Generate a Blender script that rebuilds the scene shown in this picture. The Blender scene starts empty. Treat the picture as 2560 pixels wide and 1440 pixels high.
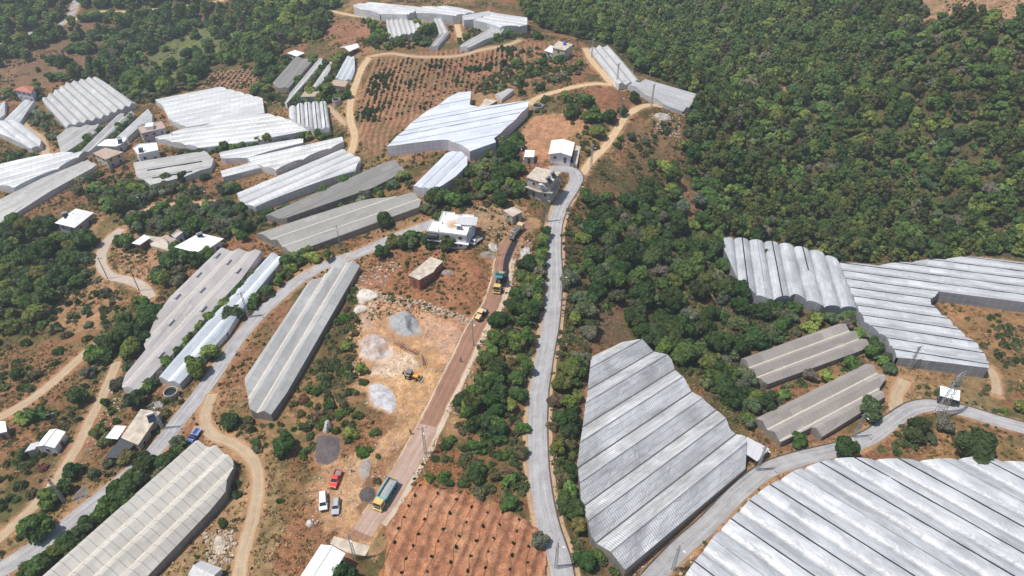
import bpy, bmesh, math, random
import numpy as np
from mathutils import Vector, Matrix

D = bpy.data
sc = bpy.context.scene
col = sc.collection
R = math.radians
rng = np.random.default_rng(7)
random.seed(7)

# ------------------------------------------------------------------ camera, sky, sun, exposure
PITCH, FPX, CAMH = R(40.0), 1760.0, 133.0
cam_data = D.cameras.new('camera')
cam_data.sensor_width = 36.0
cam_data.lens = FPX / 2560.0 * 36.0
cam_data.clip_start, cam_data.clip_end = 1.0, 9000.0
cam = D.objects.new('camera', cam_data)
col.objects.link(cam)
cam.location = (0, 0, CAMH)
cam.rotation_euler = (R(90) - PITCH, 0, 0)
sc.camera = cam

SUN_ELEV, SUN_DIR = R(66), Vector((-1.0, -0.16, 0)).normalized()   # high sun from the left
w = D.worlds.new('World')
sc.world = w
w.use_nodes = True
nt = w.node_tree
sky = nt.nodes.new('ShaderNodeTexSky')
sky.sky_type = 'NISHITA'
sky.sun_disc = False
sky.sun_elevation = SUN_ELEV
sky.sun_rotation = math.atan2(SUN_DIR.x, SUN_DIR.y)
nt.nodes['Background'].inputs['Strength'].default_value = 0.125
nt.links.new(sky.outputs[0], nt.nodes['Background'].inputs['Color'])
sl = D.lights.new('sun', 'SUN')
sl.energy, sl.angle, sl.color = 4.6, R(0.55), (1.0, 0.955, 0.88)
sun = D.objects.new('sun', sl)
col.objects.link(sun)
ld = -(SUN_DIR * math.cos(SUN_ELEV) + Vector((0, 0, math.sin(SUN_ELEV))))
sun.rotation_euler = ld.to_track_quat('-Z', 'Y').to_euler()
sun.location = (-200, 0, 400)
sc.view_settings.view_transform = 'Standard'
sc.view_settings.look = 'None'
sc.view_settings.exposure = 0.09
sc.view_settings.gamma = 1.0
sc.cycles.max_bounces = 5
sc.cycles.diffuse_bounces = 3
sc.cycles.glossy_bounces = 2
sc.cycles.transparent_max_bounces = 4
sc.cycles.use_denoising = True

# ------------------------------------------------------------------ helpers
def tag(o, label=None, cat=None, group=None, kind=None):
    if label: o['label'] = label
    if cat: o['category'] = cat
    if group: o['group'] = group
    if kind: o['kind'] = kind
    return o

def empty(name, loc=(0, 0, 0), rz=0.0, label=None, cat=None, group=None):
    o = D.objects.new(name, None)
    o.empty_display_size = 0.5
    o.location = loc
    o.rotation_euler = (0, 0, rz)
    col.objects.link(o)
    return tag(o, label, cat, group)

def link(name, me, parent=None, mats=()):
    o = D.objects.new(name, me)
    for m in mats:
        me.materials.append(m)
    col.objects.link(o)
    if parent is not None:
        o.parent = parent
    return o

def copy_tree(o, parent=None):
    c = o.copy()
    col.objects.link(c)
    if parent is not None:
        c.parent = parent
    for ch in list(o.children):
        copy_tree(ch, c)
    return c

class MB:
    """collects simple shapes into one mesh"""
    def __init__(s, M=None):
        s.v, s.f, s.m, s.M = [], [], [], M
    def add(s, vs, fs, mi=0):
        n = len(s.v)
        for p in vs:
            p = Vector(p)
            s.v.append(tuple(s.M @ p if s.M else p))
        for f in fs:
            s.f.append([n + i for i in f]); s.m.append(mi)
        return s
    def box(s, c, d, mi=0, M=None):
        x, y, z = d[0] / 2, d[1] / 2, d[2] / 2
        vs = [Vector((sx * x, sy * y, sz * z)) for sz in (-1, 1) for sy in (-1, 1) for sx in (-1, 1)]
        if M: vs = [M @ p for p in vs]
        vs = [p + Vector(c) for p in vs]
        return s.add(vs, [(0, 2, 3, 1), (4, 5, 7, 6), (0, 1, 5, 4), (2, 6, 7, 3), (0, 4, 6, 2), (1, 3, 7, 5)], mi)
    def tube(s, a, b, r0, r1=None, n=8, mi=0, cap=True):
        a, b = Vector(a), Vector(b)
        r1 = r0 if r1 is None else r1
        d = (b - a).normalized()
        u = d.orthogonal().normalized(); w_ = d.cross(u)
        vs = []
        for p, r in ((a, r0), (b, r1)):
            for i in range(n):
                t = 2 * math.pi * i / n
                vs.append(p + u * (r * math.cos(t)) + w_ * (r * math.sin(t)))
        fs = [(i, (i + 1) % n, n + (i + 1) % n, n + i) for i in range(n)]
        if cap: fs += [tuple(reversed(range(n))), tuple(range(n, 2 * n))]
        return s.add(vs, fs, mi)
    def prism(s, poly, z0, z1, mi=0, cap=True):
        n = len(poly)
        z0 = z0 if hasattr(z0, '__len__') else [z0] * n
        z1 = z1 if hasattr(z1, '__len__') else [z1] * n
        vs = [(p[0], p[1], z) for p, z in zip(poly, z0)] + [(p[0], p[1], z) for p, z in zip(poly, z1)]
        fs = [(i, (i + 1) % n, n + (i + 1) % n, n + i) for i in range(n)]
        if cap: fs += [tuple(reversed(range(n))), tuple(range(n, 2 * n))]
        return s.add(vs, fs, mi)
    def quad(s, a, b, c, d, mi=0):
        return s.add([a, b, c, d], [(0, 1, 2, 3)], mi)
    def build(s, name, mats, parent=None, smooth=False, bevel=0):
        me = D.meshes.new(name)
        me.from_pydata(s.v, [], s.f)
        if not isinstance(mats, (list, tuple)): mats = [mats]
        o = link(name, me, parent, mats)
        if len(mats) > 1:
            me.polygons.foreach_set('material_index', s.m)
        if smooth:
            me.polygons.foreach_set('use_smooth', [True] * len(me.polygons))
        me.validate(); me.update()
        if bevel:
            b = o.modifiers.new('bevel', 'BEVEL'); b.width = bevel; b.segments = 2; b.limit_method = 'ANGLE'
        return o

def np_mesh(name, V, F, mats, parent=None, uv=None, colattr=None, smooth=False):
    """numpy vertices and equal-sided faces into one mesh object"""
    me = D.meshes.new(name)
    F = np.asarray(F, np.int32); k = F.shape[1]
    me.vertices.add(len(V)); me.vertices.foreach_set('co', np.asarray(V, np.float32).ravel())
    me.loops.add(F.size); me.loops.foreach_set('vertex_index', F.ravel())
    me.polygons.add(len(F)); me.polygons.foreach_set('loop_start', np.arange(0, F.size, k, dtype=np.int32))
    me.polygons.foreach_set('loop_total', np.full(len(F), k, np.int32))
    if uv is not None:
        l = me.uv_layers.new(name='UVMap')
        l.data.foreach_set('uv', np.asarray(uv, np.float32)[F.ravel()].ravel())
    if colattr is not None:
        a = me.attributes.new('Col', 'FLOAT_COLOR', 'POINT')
        c = np.ones((len(V), 4), np.float32); c[:, :3] = colattr
        a.data.foreach_set('color', c.ravel())
    me.polygons.foreach_set('use_smooth', np.full(len(F), smooth))
    me.update(calc_edges=True); me.validate()
    return link(name, me, parent, mats)

# value noise, numpy
def vnoise(x, y, seed=0):
    x = np.asarray(x, float); y = np.asarray(y, float)
    xi, yi = np.floor(x).astype(np.int64), np.floor(y).astype(np.int64)
    fx, fy = x - xi, y - yi
    fx, fy = fx * fx * (3 - 2 * fx), fy * fy * (3 - 2 * fy)
    def h(a, b):
        n = (a * 374761393 + b * 668265263 + seed * 1442695041) & 0xffffffff
        n = ((n ^ (n >> 13)) * 1274126177) & 0xffffffff
        return ((n ^ (n >> 16)) & 0xffff) / 65535.0
    return (h(xi, yi) * (1 - fx) + h(xi + 1, yi) * fx) * (1 - fy) + (h(xi, yi + 1) * (1 - fx) + h(xi + 1, yi + 1) * fx) * fy

def fbm(x, y, seed=0, oct=4):
    s, a, t = 0.0, 1.0, 0.0
    for o in range(oct):
        s = s + a * vnoise(x * 2 ** o, y * 2 ** o, seed + o); t += a; a *= 0.55
    return s / t

def pip(x, y, poly):
    """points inside polygon, vectorised"""
    x = np.asarray(x, float); y = np.asarray(y, float)
    p = np.asarray(poly, float)
    out = np.zeros(x.shape, bool)
    bx = (x >= p[:, 0].min()) & (x <= p[:, 0].max()) & (y >= p[:, 1].min()) & (y <= p[:, 1].max())
    if not bx.any(): return out
    xs, ys = x[bx], y[bx]
    r = np.zeros(xs.shape, bool)
    j = len(p) - 1
    for i in range(len(p)):
        yi, yj, xi, xj = p[i, 1], p[j, 1], p[i, 0], p[j, 0]
        if yi != yj:
            r ^= ((yi > ys) != (yj > ys)) & (xs < (xj - xi) * (ys - yi) / (yj - yi) + xi)
        j = i
    out[bx] = r
    return out

# ------------------------------------------------------------------ terrain height, from surveyed spots (photo x, photo y, height)
SP, CP = math.sin(PITCH), math.cos(PITCH)
def ray(px, py):
    u = (np.asarray(px, float) - 1280) / FPX; v = (np.asarray(py, float) - 720) / FPX
    return u, CP - v * SP, -SP - v * CP
def on_z(px, py, z):
    dx, dy, dz = ray(px, py)
    t = (z - CAMH) / dz
    return dx * t, dy * t
def photo(x, y, z):
    x = np.asarray(x, float); y = np.asarray(y, float); zz = np.asarray(z, float) - CAMH
    Z = y * CP - zz * SP
    return 1280 + FPX * x / Z, 720 - FPX * (y * SP + zz * CP) / Z, Z

SPOTS = [(1000,1200,0),(1150,1000,1),(1250,700,3),(1420,450,5),(1620,260,8),(1400,130,7),(1000,40,0),(1150,1400,-1),
 (400,1200,-5),(150,1300,-8),(0,1000,-14),(200,800,-14),(0,700,-20),(480,620,-9),(650,700,-6),(190,560,-13),(0,480,-20),
 (450,430,-13),(700,430,-8),(900,430,-4),(870,300,-5),(1000,200,0),(1200,180,2),(1150,330,1),(700,250,-12),(500,280,-16),
 (220,250,-22),(50,240,-25),(0,120,-30),(350,120,-31),(600,80,-25),(750,100,-13),(0,0,-18),(400,0,-20),(800,0,-10),
 (1400,1200,-1),(1370,800,0.5),(1500,700,-4),(1600,1000,-7),(1550,1350,-6),(1700,600,-11),(1750,350,-2),(1800,450,-13),(2000,500,-24),
 (1950,700,-18),(2200,700,-20),(2500,720,-18),(2000,880,-15),(2300,900,-16),(2100,1050,-14),(2400,1000,-14),(1900,1170,-11),
 (2200,1300,-10),(2500,1300,-10),(2500,1100,-12),(1700,1400,-8),(2300,500,-20),(2560,560,-16),(2200,300,-6),(2560,300,8),
 (1900,150,-8),(1750,60,-10),(2200,50,12),(2560,50,32),(1500,0,-8),(2000,0,8),(780,850,-4),(640,1150,-4),(1250,30,-1)]
S = np.array(SPOTS, float)
cx_, cy_ = on_z(S[:, 0], S[:, 1], S[:, 2])
far = np.array([(-480,120,-35),(-480,480,-35),(480,100,-12),(520,500,50),(0,760,15),(-350,760,15),(350,760,60),(0,0,0),(-200,0,-12),(200,0,-12)], float)
PX = np.concatenate([cx_, far[:, 0]]); PY = np.concatenate([cy_, far[:, 1]]); PH = np.concatenate([S[:, 2], far[:, 2]])
def _phi(d2): return np.where(d2 > 1e-9, 0.5 * d2 * np.log(d2 + 1e-9), 0.0)
n_ = len(PX)
A = np.zeros((n_ + 3, n_ + 3))
A[:n_, :n_] = _phi(((PX[:, None] - PX) / 100) ** 2 + ((PY[:, None] - PY) / 100) ** 2) + np.eye(n_) * 0.02
A[:n_, n_] = 1; A[:n_, n_ + 1] = PX / 100; A[:n_, n_ + 2] = PY / 100
A[n_:, :n_] = A[:n_, n_:].T
WT = np.linalg.solve(A, np.concatenate([PH, np.zeros(3)]))
def H(x, y):
    x = np.asarray(x, float); y = np.asarray(y, float)
    sh = x.shape; x = x.ravel(); y = y.ravel()
    o = np.empty(len(x))
    for i in range(0, len(x), 40000):
        a, b = np.clip(x[i:i + 40000], -520, 540), np.clip(y[i:i + 40000], -20, 800)
        o[i:i + 40000] = _phi(((a[:, None] - PX) / 100) ** 2 + ((b[:, None] - PY) / 100) ** 2) @ WT[:n_] + WT[n_] + WT[n_ + 1] * a / 100 + WT[n_ + 2] * b / 100
    return o.reshape(sh)
_T = np.linspace(70, 900, 520)
def U(px, py, dz=0.0):
    """surveyed spot -> ground point (x, y) whose height is H + dz"""
    px = np.atleast_1d(np.asarray(px, float)); py = np.atleast_1d(np.asarray(py, float))
    dx, dy, dz_ = ray(px, py)
    f = CAMH + dz_[:, None] * _T - H(dx[:, None] * _T, dy[:, None] * _T) - dz
    k = np.argmax(f < 0, axis=1); k = np.where((f < 0).any(1), np.maximum(k, 1), len(_T) - 1)
    i = np.arange(len(px))
    t0, t1, f0, f1 = _T[k - 1], _T[k], f[i, k - 1], f[i, k]
    t = np.where((f0 > 0) & (f1 < 0), t0 + (t1 - t0) * f0 / np.where(f0 == f1, 1, f0 - f1), t1)
    return dx * t, dy * t
def U1(p, dz=0.0):
    x, y = U(p[0], p[1], dz)
    return float(x[0]), float(y[0])
def UPD(poly, step=35.0):
    out = []
    for i in range(len(poly)):
        p, q = np.array(poly[i], float), np.array(poly[(i + 1) % len(poly)], float)
        k = max(1, int(np.linalg.norm(q - p) / step))
        out += [p + (q - p) * t / k for t in range(k)]
    return UP(out)
def UP(poly, dz=0.0):
    a = np.array(poly, float); x, y = U(a[:, 0], a[:, 1], dz)
    return np.stack([x, y], 1)

# ------------------------------------------------------------------ materials
MATS = {}
def nodes(name):
    m = D.materials.new(name); m.use_nodes = True
    t = m.node_tree
    b = t.nodes['Principled BSDF']
    return m, t, b
def N(t, typ, **kw):
    n = t.nodes.new(typ)
    for k, v in kw.items():
        if k.startswith('i_'):
            n.inputs[k[2:].replace('_', ' ')].default_value = v
        else: setattr(n, k, v)
    return n
def ramp(t, fac, stops):
    r = t.nodes.new('ShaderNodeValToRGB')
    e = r.color_ramp.elements
    while len(e) > 1: e.remove(e[-1])
    for i, (p, c) in enumerate(stops):
        q = e[0] if i == 0 else e.new(p)
        q.position = p; q.color = (*c, 1) if len(c) == 3 else c
    t.links.new(fac, r.inputs[0])
    return r.outputs[0]
def mix(t, fac, a, b, mode='MIX'):
    n = t.nodes.new('ShaderNodeMix'); n.data_type = 'RGBA'; n.blend_type = mode
    for s, v in ((0, fac), (6, a), (7, b)):
        if isinstance(v, bpy.types.NodeSocket): t.links.new(v, n.inputs[s])
        elif s == 0: n.inputs[0].default_value = v
        else: n.inputs[s].default_value = (*v, 1) if len(v) == 3 else v
    return n.outputs[2]
def math_(t, op, a, b=0.0, c=0.0):
    n = t.nodes.new('ShaderNodeMath'); n.operation = op
    for i, v in enumerate((a, b, c)):
        if isinstance(v, bpy.types.NodeSocket): t.links.new(v, n.inputs[i])
        else: n.inputs[i].default_value = v
    return n.outputs[0]
def noise(t, scale, detail=3, vec=None, rough=0.55, dist=0.0):
    n = N(t, 'ShaderNodeTexNoise'); n.inputs['Scale'].default_value = scale; n.inputs['Detail'].default_value = detail
    n.inputs['Roughness'].default_value = rough; n.inputs['Distortion'].default_value = dist
    if vec is None:
        g = t.nodes.new('ShaderNodeNewGeometry'); vec = g.outputs['Position']
    t.links.new(vec, n.inputs['Vector'])
    return n.outputs[0]
def bump(t, b, h, strength=0.3, dist=0.05):
    n = t.nodes.new('ShaderNodeBump'); n.inputs['Strength'].default_value = strength; n.inputs['Distance'].default_value = dist
    t.links.new(h, n.inputs['Height']); t.links.new(n.outputs[0], b.inputs['Normal'])

def plain(name, c, rough=0.6, metal=0.0, var=0.18, scale=1.5, spec=0.4):
    """weathered paint, metal, plaster: a colour with blotches"""
    if name in MATS: return MATS[name]
    m, t, b = nodes(name)
    n = noise(t, scale, 4)
    lo = tuple(x * (1 - var) for x in c); hi = tuple(min(1, x * (1 + var)) for x in c)
    t.links.new(ramp(t, n, [(0.3, lo), (0.7, hi)]), b.inputs['Base Color'])
    b.inputs['Roughness'].default_value = rough; b.inputs['Metallic'].default_value = metal
    b.inputs['Specular IOR Level'].default_value = spec
    MATS[name] = m
    return m

def film(name, c0, c1, du=2.0, dv=0.0, line=(0.3, 0.3, 0.3), lw=0.06, rough=0.42, bstr=0.25, mott=0.12, spec=0.5, glint=0.0, fine=0.0, sheen=0.0):
    """greenhouse plastic or netting: blotchy film, purlin and hoop lines, wrinkles"""
    m, t, b = nodes(name)
    uv = N(t, 'ShaderNodeUVMap').outputs[0]
    sp = N(t, 'ShaderNodeSeparateXYZ'); t.links.new(uv, sp.inputs[0])
    mp = N(t, 'ShaderNodeMapping'); mp.inputs['Scale'].default_value = (0.35, 1.0, 1.0); t.links.new(uv, mp.inputs[0])
    n1 = noise(t, mott, 5, mp.outputs[0], 0.6, 0.6)
    n2 = noise(t, 1.3, 4, mp.outputs[0], 0.6, 0.4)
    f = math_(t, 'ADD', math_(t, 'MULTIPLY', n1, 0.75), math_(t, 'MULTIPLY', n2, 0.25))
    c = ramp(t, f, [(0.36, c0), (0.66, c1)])
    if fine:
        g = noise(t, 6.0, 2, uv, 0.7)
        c = mix(t, math_(t, 'MULTIPLY', g, fine), c, tuple(x * 0.35 for x in c0))
    cell = N(t, 'ShaderNodeCombineXYZ')
    t.links.new(math_(t, 'FLOOR', math_(t, 'DIVIDE', sp.outputs[0], 4.0)), cell.inputs[0]); t.links.new(math_(t, 'FLOOR', math_(t, 'DIVIDE', sp.outputs[1], 1.7)), cell.inputs[1])
    wn = N(t, 'ShaderNodeTexWhiteNoise'); wn.noise_dimensions = '2D'; t.links.new(cell.outputs[0], wn.inputs['Vector'])
    c = mix(t, 1.0, c, ramp(t, wn.outputs['Value'], [(0.0, (.88, .88, .87)), (.12, (.96, .96, .955)), (.93, (1.03, 1.03, 1.03)), (.97, (1.16, 1.16, 1.16))]), 'MULTIPLY')
    def lines(s, d, wd):
        fr = math_(t, 'FRACT', math_(t, 'DIVIDE', s, d))
        return math_(t, 'LESS_THAN', math_(t, 'ABSOLUTE', math_(t, 'SUBTRACT', fr, 0.5)), wd / d)
    if du:
        c = mix(t, math_(t, 'MULTIPLY', lines(sp.outputs[0], du, lw), 0.75), c, line)
    if dv:
        c = mix(t, math_(t, 'MULTIPLY', lines(sp.outputs[1], dv, lw * 0.8), 0.6), c, line)
    t.links.new(c, b.inputs['Base Color'])
    b.inputs['Roughness'].default_value = rough
    b.inputs['Specular IOR Level'].default_value = spec
    mp2 = N(t, 'ShaderNodeMapping'); mp2.inputs['Scale'].default_value = (0.6, 1.0, 1.0); t.links.new(uv, mp2.inputs[0])
    w1 = noise(t, 0.5, 3, mp2.outputs[0], 0.6, 1.5)
    bump(t, b, w1, bstr, 0.5)
    MATS[name] = m
    return m
# ------------------------------------------------------------------ roads (photo x, photo y along the middle), width, kind
ROADS = [
 ('asphalt_road','asphalt',4.3,[(1112,548),(1050,570),(985,595),(900,632),(820,660),(760,692),(700,738),(645,790),(590,855),(545,922),(497,990),(450,1048),(400,1112),(330,1180),(230,1262),(130,1340),(30,1408),(-90,1480)]),
 ('asphalt_road','asphalt',4.6,[(1418,1500),(1398,1400),(1370,1310),(1352,1220),(1344,1120),(1346,1000),(1360,900),(1378,800),(1386,700),(1384,620),(1388,560),(1405,512),(1428,475),(1441,448),(1432,428),(1405,421),(1375,424)]),
 ('asphalt_road','asphalt',4.2,[(1600,1480),(1690,1382),(1770,1310),(1850,1228),(1920,1175),(2000,1147),(2110,1120),(2180,1090),(2235,1050),(2285,1020),(2340,1014),(2420,1030),(2500,1054),(2640,1092)]),
 ('construction_road','base',4.5,[(898,1345),(930,1297),(962,1255),(1002,1190),(1050,1105),(1100,1005),(1150,902),(1190,820),(1228,762),(1250,700),(1259,645),(1280,598),(1303,575),(1330,558)]),
 ('farm_lane','lane',3.6,[(305,572),(268,605),(252,650),(272,688),(325,702),(358,718),(378,745)]),
 ('dirt_road','dirt',2.7,[(-60,1395),(50,1300),(130,1215),(188,1125),(228,1045),(262,978),(292,905)]),
 ('dirt_road','dirt',2.9,[(-40,1065),(60,1010),(130,958),(200,895),(255,850)]),
 ('dirt_road','yellow',3.2,[(925,142),(905,170),(888,215),(876,258),(876,300),(886,335),(884,360),(876,384)]),
 ('dirt_track','dirt',2.8,[(925,142),(975,134),(1030,141),(1090,143),(1150,139),(1200,126),(1270,112),(1300,100)]),
 ('dirt_road','yellow',2.9,[(1463,122),(1478,150),(1508,185),(1528,207),(1555,222)]),
 ('dirt_road','yellow',2.9,[(1530,212),(1480,210),(1410,224),(1345,244),(1322,262)]),
 ('dirt_road','yellow',3.2,[(1455,436),(1478,402),(1515,365),(1548,315),(1568,288),(1612,264),(1655,266),(1700,282)]),
 ('dirt_track','dirt',2.9,[(530,985),(512,1040),(530,1085),(590,1112),(632,1152),(645,1212),(634,1290),(610,1372),(595,1460)]),
 ('dirt_track','dirt',2.6,[(818,266),(836,282),(850,298),(868,312)]),
 ('dirt_track','yellow',3.0,[(828,28),(890,40),(950,48),(1040,52),(1130,52),(1145,75),(1150,100)]),
 ('far_road','asphalt',5.0,[(-30,122),(0,112),(60,88),(130,70),(172,48),(185,20),(195,-10)]),
 ('dirt_track','yellow',4.0,[(185,50),(240,30),(330,29),(430,18),(520,8),(560,0)]),
 ('dirt_track','dirt',3.6,[(48,298),(70,325),(100,345),(112,372),(114,392)]),
 ('dirt_track','dirt',2.6,[(2470,920),(2488,945),(2492,985)]),
 ('dirt_track','dirt',3.6,[(2262,950),(2243,985),(2238,1030)]),
 ('dirt_track','dirt',3.2,[(360,530),(400,515),(470,512),(540,505)]),
]
def spline(P, step=1.0):
    P = np.asarray(P, float)
    Q = np.vstack([2 * P[0] - P[1], P, 2 * P[-1] - P[-2]])
    out = []
    for i in range(1, len(Q) - 2):
        p0, p1, p2, p3 = Q[i - 1], Q[i], Q[i + 1], Q[i + 2]
        k = max(2, int(np.linalg.norm(p2 - p1) / step))
        t = np.linspace(0, 1, k, endpoint=False)[:, None]
        out.append(0.5 * (2 * p1 + (p2 - p0) * t + (2 * p0 - 5 * p1 + 4 * p2 - p3) * t ** 2 + (3 * p1 - p0 - 3 * p2 + p3) * t ** 3))
    out.append(P[-1:])
    return np.vstack(out)
RW = []
for nm, kd, wd, pts in ROADS:
    c = spline(UP(pts), 1.0)
    z = H(c[:, 0], c[:, 1])
    k = np.ones(9) / 9
    z = np.convolve(np.pad(z, 4, mode='edge'), k, mode='valid')
    RW.append((nm, kd, wd, c, z))

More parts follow.
